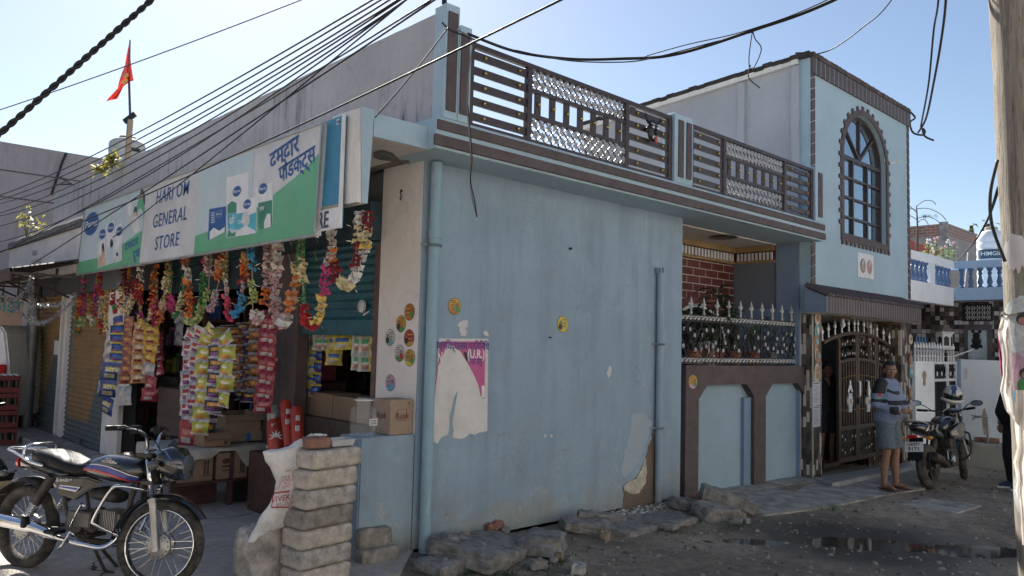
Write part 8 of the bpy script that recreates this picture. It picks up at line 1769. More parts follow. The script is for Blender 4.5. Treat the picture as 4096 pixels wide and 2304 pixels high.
h2=put('handlebar',g,BLKM,B2,smooth=True);g=MB()
for sg in(-1,1):g.tube([(1.01,sg*0.27,1.05),(0.95,sg*0.40,1.065)],0.019,8)
put('grip',g,SEATM,h2,smooth='auto')
for sg in(-1,1):
 g=MB();c_=Vector((1.0,sg*0.42,1.17 if sg>0 else 1.13));g.tube([(1.03,sg*0.22,1.05),(1.02,sg*0.30,1.12),c_],0.007,6);g.ball(c_,0.075,12,0,(0.2,1.15,0.6));mr=put('mirror',g,SEATM,h2,smooth=True)
 g=MB();disc(g,c_-X*0.0165,Y,Z,0.078,16,ry=0.038);put('mirror_glass',g,mat('mirror_silver',(0.85,0.9,0.95),0.02,1.0,var=0.0),mr)
HE=thing('helmet','cream full-face helmet with navy stripe perched on the rear bike handlebar','helmet',(0,0,0),local=True)
hp=B2.matrix_basis@Vector((0.98,-0.10,1.15));HE.location=hp;HE.rotation_euler=(R(-5),R(12),R(200))
g=MB();g.ball((0,0,0.12),0.145,24,0,(1.1,0.93,1.02));g.mi=[];
for f in g.f:
 c_=sum((g.v[i]for i in f),Vector())/len(f);g.mi.append(2 if(c_.x>0.05 and-0.06<c_.z-0.12<0.03)else(1 if abs(c_.y)<0.035 and c_.z>0.15 else 0))
put('shell',g,[mat('helmet_cream',(0.62,0.6,0.5),0.25,coat=0.6),mat('helmet_navy',(0.03,0.05,0.14),0.25,coat=0.6),BLKP],HE,smooth=True)
g=MB();g.tube([(0.155*math.cos(R(a))*1.02,0.137*math.sin(R(a)),0.06)for a in range(-80,81,10)],0.022,8);put('chin_bar',g,MATS['helmet_cream'],HE,smooth=True)
SCO=thing('scooter','front of a dark scooter just entering the frame at the left edge','scooter',QZ(-60,2010,0.02),rz=R(-70),local=True)
wheel(SCO,0,0.23,0.235,0.1,False,0.15,BLKM);g=MB();fender(g,0,0.23,0.27,R(0),R(170),0.16);loft(g,[(-0.35,0,0.62,0.25,0.06,2.5),(-0.2,0,0.66,0.28,0.16,2.8),(-0.1,0,0.66,0.2,0.13,2.6),(-0.04,0,0.66,0.08,0.06,2.4)],16);put('body_panel',g,mat('dark_green_paint',(0.01,0.03,0.03),0.2,coat=1),SCO,smooth=True)
g=MB();g.tube([(-0.3,-0.3,0.98),(-0.26,0,0.95),(-0.3,0.3,0.98)],0.02,8);put('handlebar',g,SEATM,SCO)
# people
def fuse(name,mb,m,parent,vox=0.014,sm=3,paint=None):
 o=put(name,mb,m,None);a=o.modifiers.new('r','REMESH');a.mode='VOXEL';a.voxel_size=vox
 s=o.modifiers.new('s','SMOOTH');s.iterations=sm;s.factor=0.6
 dg=bpy.context.evaluated_depsgraph_get();dg.update();me=bpy.data.meshes.new_from_object(o.evaluated_get(dg));o.modifiers.clear();old=o.data;o.data=me;bpy.data.meshes.remove(old)
 me.materials.clear()
 for x in(m if isinstance(m,list)else[m]):me.materials.append(x)
 me.polygons.foreach_set('use_smooth',[True]*len(me.polygons))
 if paint:
  for p in me.polygons:p.material_index=paint(p.center)
 else:me.polygons.foreach_set('material_index',[0]*len(me.polygons))
 o.parent=parent;return o
def limb(mb,pts,rs,n=10):mb.tube(pts,rs,n);[mb.ball(p,r,n)for p,r in zip(pts,rs)]
SKIN=mat('skin',(0.23,0.125,0.08),0.5,var=0.12,vs=14);SKIND=mat('skin_dim',(0.22,0.12,0.08),0.5,var=0.12,vs=14);HAIR=mat('black_hair',(0.012,0.010,0.010),0.5,var=0.3,vs=60,bmp=0.5,bs=150)
def hand(mb,w,d,pn,s=1.0,curl=0.6,mirror=1):
 """palm from wrist w along d, pn = palm normal; five separate bent fingers"""
 w,d,pn=Vector(w),Vector(d).normalized(),Vector(pn).normalized();sd_=d.cross(pn).normalized()*mirror
 mb.tube([w,w+d*0.045*s,w+d*0.085*s],[0.026*s,0.036*s,0.036*s],10,flat=0.5)
 limb(mb,[w,w+d*0.08*s],[0.024*s,0.03*s],8)
 for k,(o,L)in enumerate(((0.031,0.062),(0.011,0.074),(-0.01,0.069),(-0.030,0.052))):
  p=w+d*0.085*s+sd_*o*s;a=curl;q=p
  pts=[p]
  for j in range(3):dd=d*math.cos(a*(j+0.5))+pn*math.sin(a*(j+0.5));q=q+dd*L*s/3;pts.append(q)
  limb(mb,pts,[0.0095*s,0.009*s,0.0085*s,0.007*s],7)
 p=w+d*0.03*s+sd_*0.034*s;limb(mb,[p,p+(d*0.6+sd_*0.7+pn*0.3).normalized()*0.04*s,p+(d*0.9+sd_*0.45+pn*0.5).normalized()*0.065*s],[0.012*s,0.011*s,0.008*s],7)
def person(lab,loc,rz,J,jacket,shorts,jm,sm_,skin=SKIN,H=1.69,hy=0.0,hp=0.0,feet='sandal',jp=None,hair=1.0,shoes=None):
 T=thing('person',lab,'person',loc,rz=rz,local=True);s=H/1.69;b_=MB();b_.M=Matrix.Scale(s,4)
 for sd_ in('L','R'):
  h_,k_,a_=J['hip'+sd_],J['knee'+sd_],J['ank'+sd_];limb(b_,[h_,(Vector(h_)+Vector(k_))/2,k_],[0.085,0.078,0.056]);limb(b_,[k_,Vector(k_)*0.62+Vector(a_)*0.38-X*0.018,a_],[0.052,0.058,0.034])
  f=Vector(J['foot'+sd_]);a=Vector(a_);t=f-a;t.z=0;t.normalize();limb(b_,[a-Z*0.035-t*0.025,a+t*0.06-Z*0.04,a+t*0.13-Z*0.055],[0.033,0.034,0.026]);sv_=t.cross(Z)
  for k in range(5):limb(b_,[a+t*0.13-Z*0.058+sv_*(0.028-0.014*k),a+t*(0.175-0.006*k)-Z*0.064+sv_*(0.028-0.014*k)],[0.011,0.009 if k else 0.012],6)
  sh,el,wr=J['sh'+sd_],J['el'+sd_],J['wr'+sd_];limb(b_,[sh,(Vector(sh)+Vector(el))/2,el],[0.058,0.052,0.042]);limb(b_,[el,Vector(el)*0.6+Vector(wr)*0.4,wr],[0.041,0.038,0.027])
  hand(b_,wr,J['hd'+sd_],J['hn'+sd_],1.0,0.75,1 if sd_=='R' else-1)
 limb(b_,[J['pel'],J['bel'],J['chest'],J['neck0']],[0.105,0.1,0.105,0.07],14);limb(b_,[J['shL'],J['shR']],[0.06,0.06]);n1=Vector(J['neck1']);limb(b_,[J['neck0'],n1],[0.056,0.052])
 hc=Vector(J['head']);rot=Matrix.Rotation(hy,4,'Z')@Matrix.Rotation(hp,4,'Y');b_.M=Matrix.Scale(s,4)@Matrix.Translation(hc)@rot
 b_.ball((0,0,0.02),0.092,16,0,(1.05,0.83,1.12));b_.ball((0.028,0,-0.055),0.062,12,0,(1.0,0.9,1.0));b_.ball((0.055,0,-0.085),0.028,10);b_.tube([(0.088,0,0.012),(0.108,0,-0.022),(0.098,0,-0.032)],[0.009,0.014,0.012],8);b_.ball((0.086,0,-0.052),0.017,8,0,(0.6,1.4,0.5));b_.ball((0.086,0,-0.064),0.015,8,0,(0.6,1.3,0.6));b_.ball((0.075,0,0.03),0.03,8,0,(0.5,2.0,0.35))
 for sg in(-1,1):b_.ball((0.0,sg*0.082,-0.008),0.028,8,0,(0.7,0.35,1.1));b_.ball((0.068,sg*0.038,-0.03),0.024,8)
 body=fuse('body',b_,skin,T,0.0085,3)
 HM=Matrix.Scale(s,4)@Matrix.Translation(hc)@rot;e=MB();e.M=HM
 for sg in(-1,1):e.ball((0.084,sg*0.033,0.004),0.0125,8,0,(0.6,1.3,0.75));e.ball((0.0915,sg*0.033,0.004),0.006,6,1);e.box((0.086,sg*0.033-0.018,0.019),(0.096,sg*0.033+0.018,0.026),1)
 e.tube([(0.098,-0.018,-0.056),(0.1005,0,-0.058),(0.098,0.018,-0.056)],0.0035,5,2);put('eyes_and_mouth',e,[mat('eye_white',(0.5,0.47,0.44),0.3),HAIR,mat('lip',(0.18,0.06,0.05),0.5)],body)
 h=MB();h.M=HM
 h.grid(lambda u,v:(lambda a,el:Vector((-0.006+0.104*math.cos(a)*math.cos(el),0.086*math.sin(a)*math.cos(el),0.024+0.112*hair*math.sin(el)+0.003*noise.noise(Vector((a*6,el*6,0))))))(2*math.pi*u,R(90)-(R(90)-(R(28)if math.cos(2*math.pi*u)>0.35 else(R(2)if math.cos(2*math.pi*u)>-0.1 else R(-38))))*v),36,12);put('hair',h,HAIR,T,smooth=True)
 c=MB();c.M=Matrix.Scale(s,4);jacket(c,J);fuse('jacket' if jacket.__name__!='tee' else 'top',c,jm,T,0.0125,4,jp)
 c=MB();c.M=Matrix.Scale(s,4);shorts(c,J);fuse(shorts.__name__,c,sm_,T,0.0125,3)
 for sd_ in('L','R'):
  a=Vector(J['ank'+sd_])*s;f=Vector(J['foot'+sd_])*s;t=f-a;t.z=0;t.normalize();sv_=t.cross(Z);c=MB()
  if feet=='sandal':
   c.prism([(-0.07,-0.033),(0.0,-0.035),(0.12,-0.045),(0.18,-0.035),(0.205,0.0),(0.18,0.035),(0.12,0.045),(0.0,0.035),(-0.07,0.033)],0.016,(a.x,a.y,0.009),t,sv_);st_=MB()
   for sg in(-1,1):st_.tube([Vector((a.x,a.y,0.015))+t*0.155,Vector((a.x,a.y,0.055))+t*0.11+sv_*sg*0.03,Vector((a.x,a.y,0.015))+t*0.05+sv_*sg*0.042],0.006,5)
   so_=put('sandal',c,mat('sandal_maroon',(0.10,0.035,0.03),0.6),T,bevel=0.003);put('strap',st_,MATS['sandal_maroon'],so_)
  else:
   c.tube([Vector((a.x,a.y,0.07))-t*0.05,Vector((a.x,a.y,0.06))+t*0.02,Vector((a.x,a.y,0.045))+t*0.12,Vector((a.x,a.y,0.035))+t*0.19],[0.05,0.056,0.047,0.03],12);sh_=fuse('shoe',c,mat('navy_shoe',(0.02,0.03,0.07),0.6),T,0.012,2);c=MB();c.prism([(-0.10,-0.04),(0.12,-0.048),(0.2,-0.03),(0.215,0),(0.2,0.03),(0.12,0.048),(-0.10,0.04)],0.026,(a.x,a.y,0.014),t,sv_);put('sole',c,WHITEP,sh_,bevel=0.006)
 return T
def pose(**k):
 J=dict(hipL=(0,.09,.88),hipR=(0,-.09,.88),kneeL=(.03,.105,.47),kneeR=(.03,-.105,.47),ankL=(0,.11,.085),ankR=(0,-.11,.085),footL=(.2,.14,0),footR=(.2,-.14,0),pel=(0,0,.93),bel=(.03,0,1.07),chest=(0,0,1.27),neck0=(-.01,0,1.43),neck1=(.01,0,1.49),head=(.02,0,1.575),shL=(-.01,.175,1.385),shR=(-.01,-.175,1.385),elL=(-.02,.24,1.11),elR=(-.02,-.24,1.11),wrL=(.03,.25,.88),wrR=(.03,-.25,.88),hdL=(0.1,0,-1),hdR=(0.1,0,-1),hnL=(0,-1,0),hnR=(0,1,0));J.update(k);return J
def sleeves(c,J,e=0.016,full=True):
 for s_ in('L','R'):
  sh,el,wr=Vector(J['sh'+s_]),Vector(J['el'+s_]),Vector(J['wr'+s_]);limb(c,[sh,(sh+el)/2,el],[.066+e,.06+e,.05+e])
  if full:limb(c,[el,el.lerp(wr,.5),wr.lerp(el,0.08)],[.05+e,.046+e,.036+e])
def jacket(c,J):
 sleeves(c,J,0.012);p,b_,ch,n0=(Vector(J[k])for k in('pel','bel','chest','neck0'))
 for sg in(-1,1):limb(c,[p+Y*sg*.07+Z*0.01,b_+Y*sg*.075+X*0.03,ch+Y*sg*.07+X*.01,n0+Y*sg*.05-Z*.06],[.14,.158,.145,.09],14)
 limb(c,[J['shL'],J['shR']],[.074,.074]);limb(c,[n0-Z*.03,n0+Z*.045],[.08,.07],14)
def tee(c,J):
 sleeves(c,J,0.008,False);p,b_,ch,n0=(Vector(J[k])for k in('pel','bel','chest','neck0'))
 for sg in(-1,1):limb(c,[p+Y*sg*.05-Z*0.02,b_+Y*sg*.05,ch+Y*sg*.055,n0+Y*sg*.05-Z*.06],[.125,.115,.118,.08],14)
 limb(c,[J['shL'],J['shR']],[.068,.068])
def shorts(c,J):
 limb(c,[Vector(J['pel'])+Y*.05,Vector(J['pel'])-Y*.05],[.135,.135],12)
 for s_ in('L','R'):h_,k_=Vector(J['hip'+s_]),Vector(J['knee'+s_]);c.tube([h_,h_.lerp(k_,.4),h_.lerp(k_,.86)],[.115,.112,.115],14);c.ball(h_,.11,12)
def trousers(c,J):
 limb(c,[Vector(J['pel'])+Y*.04,Vector(J['pel'])-Y*.04],[.128,.128],12)
 for s_ in('L','R'):limb(c,[J['hip'+s_],J['knee'+s_],Vector(J['ank'+s_])+Z*.02],[.105,.082,.068],12)
JB=[mat('jacket_blue_grey',(0.18,0.225,0.33),0.8,var=0.12,bmp=0.15,bs=90),mat('jacket_black',(0.012,0.013,0.02),0.75),mat('jacket_teal',(0.1,0.3,0.28),0.6),mat('badge_red',(0.4,0.03,0.04),0.6)]
def jpaint(c):
 x,y,z=c
 if y<-0.17 and x<0.12 and abs(z-1.205)<0.006:return 2
 if y<-0.17 and x<0.1 and 1.15<z<1.20:return 1
 if y<-0.12 and z>1.27 and x<0.07:return 1
 if abs(z-1.155)<0.03 and x>-0.02 and y>-0.22:return 1
 if x>0.08 and y<0.02 and abs((z-1.36)+(y+0.13)*-0.0+(x-0.0)*0.5-0.0)<0.018 and z>1.18:return 1
 if x>0.05 and abs(y+0.015)<0.007 and z>0.92:return 1
 if x>0.13 and z<1.11 and z>1.0 and y<-0.02 and x<0.22 and y<-0.1:return 1
 if y<-0.24 and abs(z-1.245)<0.02 and 0<x<.04:return 3
 if z>1.47:return 1
 return 0
fd=RT*0.58-FW*0.72;rzM=math.atan2(fd.y,fd.x)
mq=QZ(3572,1958,0.0);mz=0.004
person('heavy-set man in blue and black jacket and grey shorts by the open gate',(mq.x,mq.y+0.06,mz),rzM,pose(bel=(.06,0,1.07),elR=(-.05,-.25,1.13),wrR=(.19,-.13,1.04),hdR=(1,.55,.1),hnR=(0,1,0.2),elL=(0,.25,1.13),wrL=(.2,.1,1.03),hdL=(1,-.7,.05),hnL=(0,-1,.2),head=(.035,0,1.57),ankL=(.05,.12,.085),footL=(.25,.16,0),kneeL=(.05,.11,.47)),jacket,shorts,JB,mat('shorts_grey_denim',(0.10,0.125,0.145),0.9,var=0.35,vs=40),H=1.70,hy=R(-48),hp=R(8),jp=jpaint)
bq=QY(3305,1860,5.62)
person('boy in dark clothes standing in shadow behind the half-open gate',(bq.x+0.05,5.64,0.03),math.atan2(-0.85,-0.45),pose(),tee,shorts,mat('boy_black_tee',(0.014,0.014,0.018),0.85),mat('boy_dark_shorts',(0.02,0.022,0.03),0.9),SKIND,H=1.58,hair=1.08)
pq=QZ(4045,1958,gh(12.4,3.25));dr_=-RT*0.95-FW*0.1
person('person in black trousers and navy shoes mostly hidden behind the wooden pole',(pq.x+0.04,pq.y-0.06,pq.z+0.005),math.atan2(dr_.y,dr_.x),pose(ankR=(-.02,-.1,.085)),jacket,trousers,[mat('waistcoat_black',(0.012,0.012,0.015),0.85),mat('grey_shirt',(0.3,0.32,0.37),0.85)],mat('black_trousers',(0.010,0.011,0.014),0.85),H=1.72,feet='shoe',jp=lambda c:1 if c[1]<-0.14 and False else(1 if abs(c[1])>0.165 or c[0]<-0.09 else 0))
wq=QX(1432,1600,4.95)
person('woman in an orange sari sitting in shade behind the shop counter',(4.95,6.85,-0.35),R(190),pose(head=(.06,0,1.56)),tee,trousers,mat('orange_sari',(0.35,0.14,0.08),0.8,var=0.5,vs=30),mat('sari_skirt',(0.2,0.08,0.06),0.8),SKIND,H=1.55,hair=1.05,feet='sandal')
# rubble along the wall
RM=[mat('rubble_grey',(0.27,0.255,0.235),0.95,var=0.35,vs=10,bmp=0.9,bs=60,dirt=(0.07,0.065,0.06),dirtamt=0.8),mat('rubble_tan',(0.26,0.2,0.14),0.8,var=0.25,vs=8,bmp=0.3),mat('rubble_pale',(0.36,0.35,0.32),0.9,var=0.3,vs=14,bmp=0.5),BRICKRED]
def rub(px,py,sx,sy,sz,rz,k,lab,blk=False,tilt=(0,0),z=0.0,cat='stone',name='loose_stone',up=0.27):
 q=QZ(px,py,z);c=(q.x,q.y,z+sz*up-0.02)
 g=block(c,sx,sy,sz,px*0.01+py,rz=rz,r=min(sx,sy,sz)*0.13,amp=0.028,n=14,tilt=tilt)if blk else stone(c,sx,sy,sz,px*0.01+py*0.003,18,box=0.5,rz=rz,amp=0.2,frac=2.6)
 solo(name,lab,cat,g,RM[k],smooth='auto')
rub(1965,2210,1.1,0.6,0.15,0.35,0,'large tilted slab of rough concrete, biggest piece at the wall foot',True,(0.10,0.12),name='concrete_chunk',cat='rubble')
rub(2170,2195,0.5,0.4,0.2,0.5,0,'rounded gravelly concrete lump right of the biggest slab',name='concrete_chunk',cat='rubble')
rub(1790,2270,0.46,0.3,0.13,0.1,0,'pale stone slab by the drain pipe elbow',True,(0.05,-0.1))
rub(1770,2225,0.24,0.18,0.24,0.1,0,'squared stone standing between the drain pipe and the biggest slab',True)
rub(1838,2158,0.24,0.12,0.10,0.2,1,'tan oblong stone lying on the slab edge nearest the drain pipe',z=0.08);rub(1965,2118,0.22,0.12,0.12,0.15,3,'reddish broken brick leaning at the wall foot above the biggest slab',True,z=0.06);rub(2020,2124,0.10,0.08,0.07,0,0,'small dark stone right of the leaning broken brick',z=0.05)
rub(2350,2108,0.52,0.24,0.10,-0.55,0,'flat light concrete plank lying tilted at the wall foot',True,(0.1,0.1),z=0.03,name='concrete_plank',cat='rubble');rub(2405,2090,0.5,0.12,0.16,-0.6,0,'darker narrow plank tucked behind the tilted light one',True,(0.2,0.1),z=0.02,name='concrete_plank',cat='rubble');rub(2418,2148,0.13,0.10,0.1,0.3,1,'small tan stone propping the tilted plank')
rub(2530,2100,0.8,0.45,0.06,0.1,0,'broken pavement piece below the bare plaster patch',True,(0.03,0.02),z=0.0,name='concrete_chunk',cat='rubble');rub(2660,2080,0.7,0.5,0.06,0.2,0,'wide broken pavement piece below the slim pipe',True,(-0.04,0.03),z=0.0,name='concrete_chunk',cat='rubble')
rub(2750,2025,0.36,0.26,0.12,-0.3,0,'flat grey slab leaning near the brown boundary post',True,(0.1,0.2),z=0.02);rub(2800,1993,0.30,0.16,0.10,0.2,3,'reddish flat brick piece against the brown boundary post',True,z=0.06);rub(2862,2055,0.45,0.3,0.15,-0.35,0,'heavy grey block lying lowest in the stone heap',True,(0.15,0.1),z=0.02);rub(2912,2002,0.62,0.22,0.14,-0.75,0,'long concrete block leaning across the top of the stone heap',True,(0.1,0.28),z=0.12)
for i,(px,py,s_,lab)in enumerate(((2965,2060,0.12,'small tan stone at the right foot of the stone heap'),(2985,2080,0.10,'pale round pebble right of the stone heap'),(2945,2085,0.13,'grey cobble under the long leaning block'),(3010,2048,0.12,'reddish cobble at the apron corner'),(2233,2226,0.13,'smooth tan cobble in front of the gravelly lump'),(2215,2236,0.07,'tiny cream cobble left of the smooth tan one'),(2150,2262,0.16,'flat grey cobble in the lane below the gravelly lump'),(2312,2278,0.17,'pale flat stone near the bottom edge of the frame'),(2172,2262,0.08,'small grey pebble touching the flat grey cobble'))):rub(px,py,s_,s_*0.7,s_*0.55,i,(1,2,0,3,1,2,0,2,0)[i],lab)
def gravel(n,region,smin,smax,mats_,name,seed):
 rn=random.Random(seed);g=MB()
 for i in range(n):
  x_,y_=region(rn);s_=smin+(smax-smin)*rn.random()**3;z_=gh(x_,y_)+s_*0.12;a=rn.uniform(0,6.28);fl_=rn.uniform(0.35,0.7);k=len(g.v);m_=rn.randrange(len(mats_));c_,t_=math.cos(a),math.sin(a)
  P_=[(-1,-.5,-.5),(.1,-.8,-.5),(1,-.3,-.5),(.8,.6,-.5),(-.3,.85,-.5),(-.7,-.3,.5),(.2,-.45,.7),(.6,.1,.45),(.1,.5,.6),(-.5,.35,.5)]
  g.v+=[Vector((x_+(p[0]*c_-p[1]*t_)*s_/2*rn.uniform(.85,1.15),y_+(p[0]*t_+p[1]*c_)*s_/2*rn.uniform(.85,1.15),z_+p[2]*s_/2*fl_))for p in P_]
  g.f+=[(k+5,k+6,k+7),(k+5,k+7,k+8),(k+5,k+8,k+9)]+[(k+j,k+(j+1)%5,k+5+(j+1)%5,k+5+j)for j in range(5)];g.mi+=[m_]*8
 o=put(name,g,mats_,None,smooth=False);tagp(o,kind='stuff');return o
GRM=[mat('gravel_'+n,c,0.9,var=0.3,vs=20,world=True)for n,c in(('grey',(0.2,0.18,0.16)),('dark',(0.10,0.09,0.08)),('tan',(0.24,0.2,0.165)),('pale',(0.24,0.22,0.195)))]
def lane(rn):
 while 1:
  x_,y_=rn.uniform(3.5,16),rn.uniform(-0.5,5.45)
  if rn.random()<6.0/(x_+1)and not(y_>4.35 and 8.3<x_<15):return x_,y_
gravel(6000,lane,0.008,0.065,GRM,'lane_gravel',1)
gravel(420,lambda rn:(rn.uniform(6.6,8.2),rn.gauss(5.38,0.07)),0.02,0.07,[scar,RM[2],GRM[0]],'plaster_crumbs',2)
g=MB();rn=random.Random(9)
for cx_,cy_,n_ in[(QZ(a,c).x,QZ(a,c).y,n_)for a,c,n_ in((1880,2285,70),(2030,2290,50),(2250,2240,45),(2960,2095,40),(3335,2035,55),(2190,2280,30),(2700,2120,30),(3060,2075,20),(2050,2130,20),(1850,2150,12))]:
 for k in range(n_):
  a,r_=rn.uniform(0,6.28),abs(rn.gauss(0,0.12));p=Vector((cx_+r_*1.6*math.cos(a),cy_+r_*math.sin(a),0));p.z=gh(p.x,p.y);leaf_(g,p,(rn.uniform(-1,1),rn.uniform(-1,1),rn.uniform(.4,1.6)),rn.uniform(.03,.09),0.012,0,0.2)
tagp(put('weeds',g,LEAF,None),kind='stuff')
# veranda plants
def pot(mb,q,r,h):mb.lathe([(r*0.72,0),(r*0.95,h*0.85),(r*1.1,h*0.86),(r*1.1,h),(r*0.92,h),(r*0.9,h*0.9),(0.01,h*0.9)],q,16)
TER=mat('terracotta',(0.3,0.12,0.07),0.8,world=True,var=0.2);WP2=mat('pot_white',(0.5,0.48,0.45),0.6,world=True)
g=MB();g.box((8.06,5.62,0),(10.78,6.1,1.58));solo('plant_ledge','plain ledge inside the veranda carrying the flower pots','ledge',g,BLUED)
for i,(px,pm,kind,lab)in enumerate(((2770,TER,'d','grey-brown pot with a drooping plant at the left end of the veranda grille'),(2862,TER,'p','tall broad-leaved plant rising above the veranda grille spikes'),(2935,TER,'s','terracotta pot with thin dark stems behind the grille middle'),(3012,TER,'b','terracotta pot with big round bright green leaves'),(3098,WP2,'s','white pot with a thin plant behind the grille'),(3172,TER,'g','bushy small-leaved plant spilling past the right end of the grille'))):
 q=QY(px,1455,5.78);q.z=1.585;T=thing('potted_plant',lab,'plant',q,group='pots on the veranda ledge');g=MB();pot(g,q,0.11,0.2);put('pot',g,pm,T,smooth='auto');top=q+Z*0.2;s_=MB();f=MB();rn=random.Random(i)
 n_,L,w_,hgt,sp_=dict(d=(34,.32,.055,.5,.25),p=(46,.36,.08,.85,.18),s=(60,.14,.035,.6,.22),b=(16,.18,.13,.35,.12),g=(260,.08,.038,.6,.34))[kind]
 for k in range(5):a=rn.uniform(0,6.28);s_.tube([top-Z*.03,top+Z*hgt*.5+Vector((math.cos(a),math.sin(a),0))*sp_*.3,top+Z*hgt*rn.uniform(.8,1)+Vector((math.cos(a),math.sin(a),0))*sp_*.7],[0.01,.008,.004],5)
 for k in range(n_):a=rn.uniform(0,6.28);t=rn.uniform(0.15,1);leaf_(f,top+Z*hgt*t+Vector((math.cos(a),math.sin(a)*.6,0))*sp_*rn.uniform(0,1)*(1 if kind=='g' else.5),(math.cos(a),math.sin(a),rn.uniform(-.3,.8)),L*rn.uniform(.7,1.1),w_,0,.35)
 put('stem',s_,STEM,T);put('foliage',f,{'g':LEAF,'b':leafmat('leaf_bright',(0.08,0.2,0.04),(0.14,0.3,0.06))if kind=='b' else LEAF}.get(kind,LEAFD),T)
 if i==1:
  m_=MB()
  for dx_ in(0.12,0.3):m_.ball(top+Vector((dx_,-.05,.42)),0.045,8)
  put('marigold',m_,mat('marigold_yellow',(0.6,0.5,0.02),0.7),T)
q=QY(2828,1400,5.7);L=thing('lantern','small white lantern with copper panes among the veranda pots','lantern',(q.x,5.7,1.585));g=MB()
for sx_ in(-1,1):
 for sy_ in(-1,1):g.box((q.x+sx_*.06-.012,5.7+sy_*.06-.012,1.585),(q.x+sx_*.06+.012,5.7+sy_*.06+.012,1.86))
g.box((q.x-.08,5.62,1.58),(q.x+.08,5.78,1.6));g.box((q.x-.08,5.62,1.861),(q.x+.08,5.78,1.89));g.lathe([(0.07,1.891),(0.02,1.95)],(q.x,5.7,0),4);put('frame',g,WHITEP,L);g=MB();g.box((q.x-.055,5.645,1.6),(q.x+.055,5.755,1.86));put('pane',g,TER,L)
# things on the balcony railing and roof corner
q=QY(2612,525,5.06);MK=thing('evil_eye_mask','black horned evil-eye mask with white teeth and red tongue hung on the balcony railing','mask',q,local=True);MK.scale=(.8,)*3
g=MB();g.ball((0,0,0),0.15,14,0,(0.8,0.35,1.05));g.ball((0,-.05,-.02),.04,8,0,(1,1,1.2))
for sg in(-1,1):g.tube([(sg*.09,0,.1),(sg*.16,0,.16),(sg*.17,0,.22)],[.03,.02,.006],7);g.ball((sg*.13,0,.0),.04,7,0,(.6,.5,1))
put('face',g,mat('mask_black',(0.012,0.012,0.015),0.35),MK,smooth=True);g=MB()
for sg in(-1,1):g.ball((sg*.05,-.045,.04),.028,8,0,(1.2,.5,.6));g.tube([(sg*.09,-.04,.09),(sg*.03,-.052,.075)],.008,5);g.tube([(sg*.05,-.045,-.085),(sg*.055,-.05,-.13)],[.012,.003],5)
g.box((-.06,-.052,-.095),(.06,-.045,-.08));put('eyes_and_teeth',g,WHITEP,MK);g=MB();g.ball((0,-.055,-.13),.04,8,0,(.8,.3,1.4));put('tongue',g,mat('mask_red',(0.5,0.06,0.04),0.5),MK,smooth=True)
PL=QY(1782,40,5.12);g=MB();g.tube([(PL.x,5.14,4.60),(PL.x,5.14,5.3)],0.022,8)
for z_ in(4.78,4.86):g.tube([(PL.x+.045*math.cos(R(k*36)),5.14+.045*math.sin(R(k*36)),z_)for k in range(10)],.012,6,closed=True)
solo('service_rod','iron service rod with wire coils on top of the corner pillar','rod',g,DARKM)
# wooden pole with cloth and stickers
P0,P1=QD(4205,2330,4.05),QD(4062,-60,4.35);ax_=(P1-P0).normalized();P0=P0-ax_*((P0.z+0.3)/ax_.z);P1=P1+ax_*1.2
WPm,nt,b=base('weathered_pole_wood');v=coords(nt,True,(14,14,0.9));f1=noi(nt,2.2,8,0.7,v,0.6);f2=noi(nt,7,6,0.7,v,0.3)
nt.links.new(mixc(nt,ramp(nt,f2,[(0.55,(0,0,0)),(0.62,(0.75,)*3)]),ramp(nt,f1,[(0.3,(0.16,0.135,0.11)),(0.5,(0.3,0.265,0.215)),(0.7,(0.42,0.38,0.31))]),(0.10,0.08,0.065)),b.inputs['Base Color']);b.inputs['Roughness'].default_value=0.85;bump(nt,b,mth(nt,'ADD',f1,f2),0.7,0.02)
PO_=thing('utility_pole','weathered grey wooden utility pole leaning at the right edge of the frame','pole',(P0.x,P0.y,0));g=MB();n_=16;g.tube([P0.lerp(P1,k/n_)for k in range(n_+1)],[0.148-0.02*k/n_+0.003*math.sin(k*2.1)for k in range(n_+1)],24);put('shaft',g,WPm,PO_,smooth='auto')
pz=lambda z_:P0+ax_*((z_-P0.z)/ax_.z)
cdir=(CAMP-pz(1.8));cdir.z=0;cdir.normalize();sd2=cdir.cross(Z)*-1
def onpole(ang,z_,r_=0.15):return pz(z_)+(cdir*math.cos(ang)+sd2*math.sin(ang))*r_
def polegrid(mb,a0,a1,z0_,z1_,r_=0.151,m=0,fn=None,nu=10,nv=10):mb.grid(lambda u,v:onpole(a0+(a1-a0)*u+(fn(u,v)if fn else 0),z0_+(z1_-z0_)*v,r_),nu,nv,m)
zq=lambda py,a=-0.6:QD(4060,py,3.98).z
rj=random.Random(2);g=MB();zt_,zb_=zq(1120),zq(950+400)
def scrap(z0_,z1_,a0,a1,nm,seed):
 rr=random.Random(seed);g=MB();n_=14;top=[];bot=[]
 for k in range(n_+1):t=k/n_;wv=1-abs(2*t-1)**2*0.5;top.append(onpole(a0+(a1-a0)*t,(z0_+z1_)/2+(z1_-z0_)/2*wv*rr.uniform(.7,1.05),.1515));bot.append(onpole(a0+(a1-a0)*t,(z0_+z1_)/2-(z1_-z0_)/2*wv*rr.uniform(.6,1.05),.1515))
 g.add(top+bot,[(k,k+1,n_+2+k,n_+1+k)for k in range(n_)]);solo('paper_scrap',nm,'paper',g,pap)
scrap(zq(1085),zq(910),-0.95,-0.05,'torn white paper scrap pasted high on the pole',3)
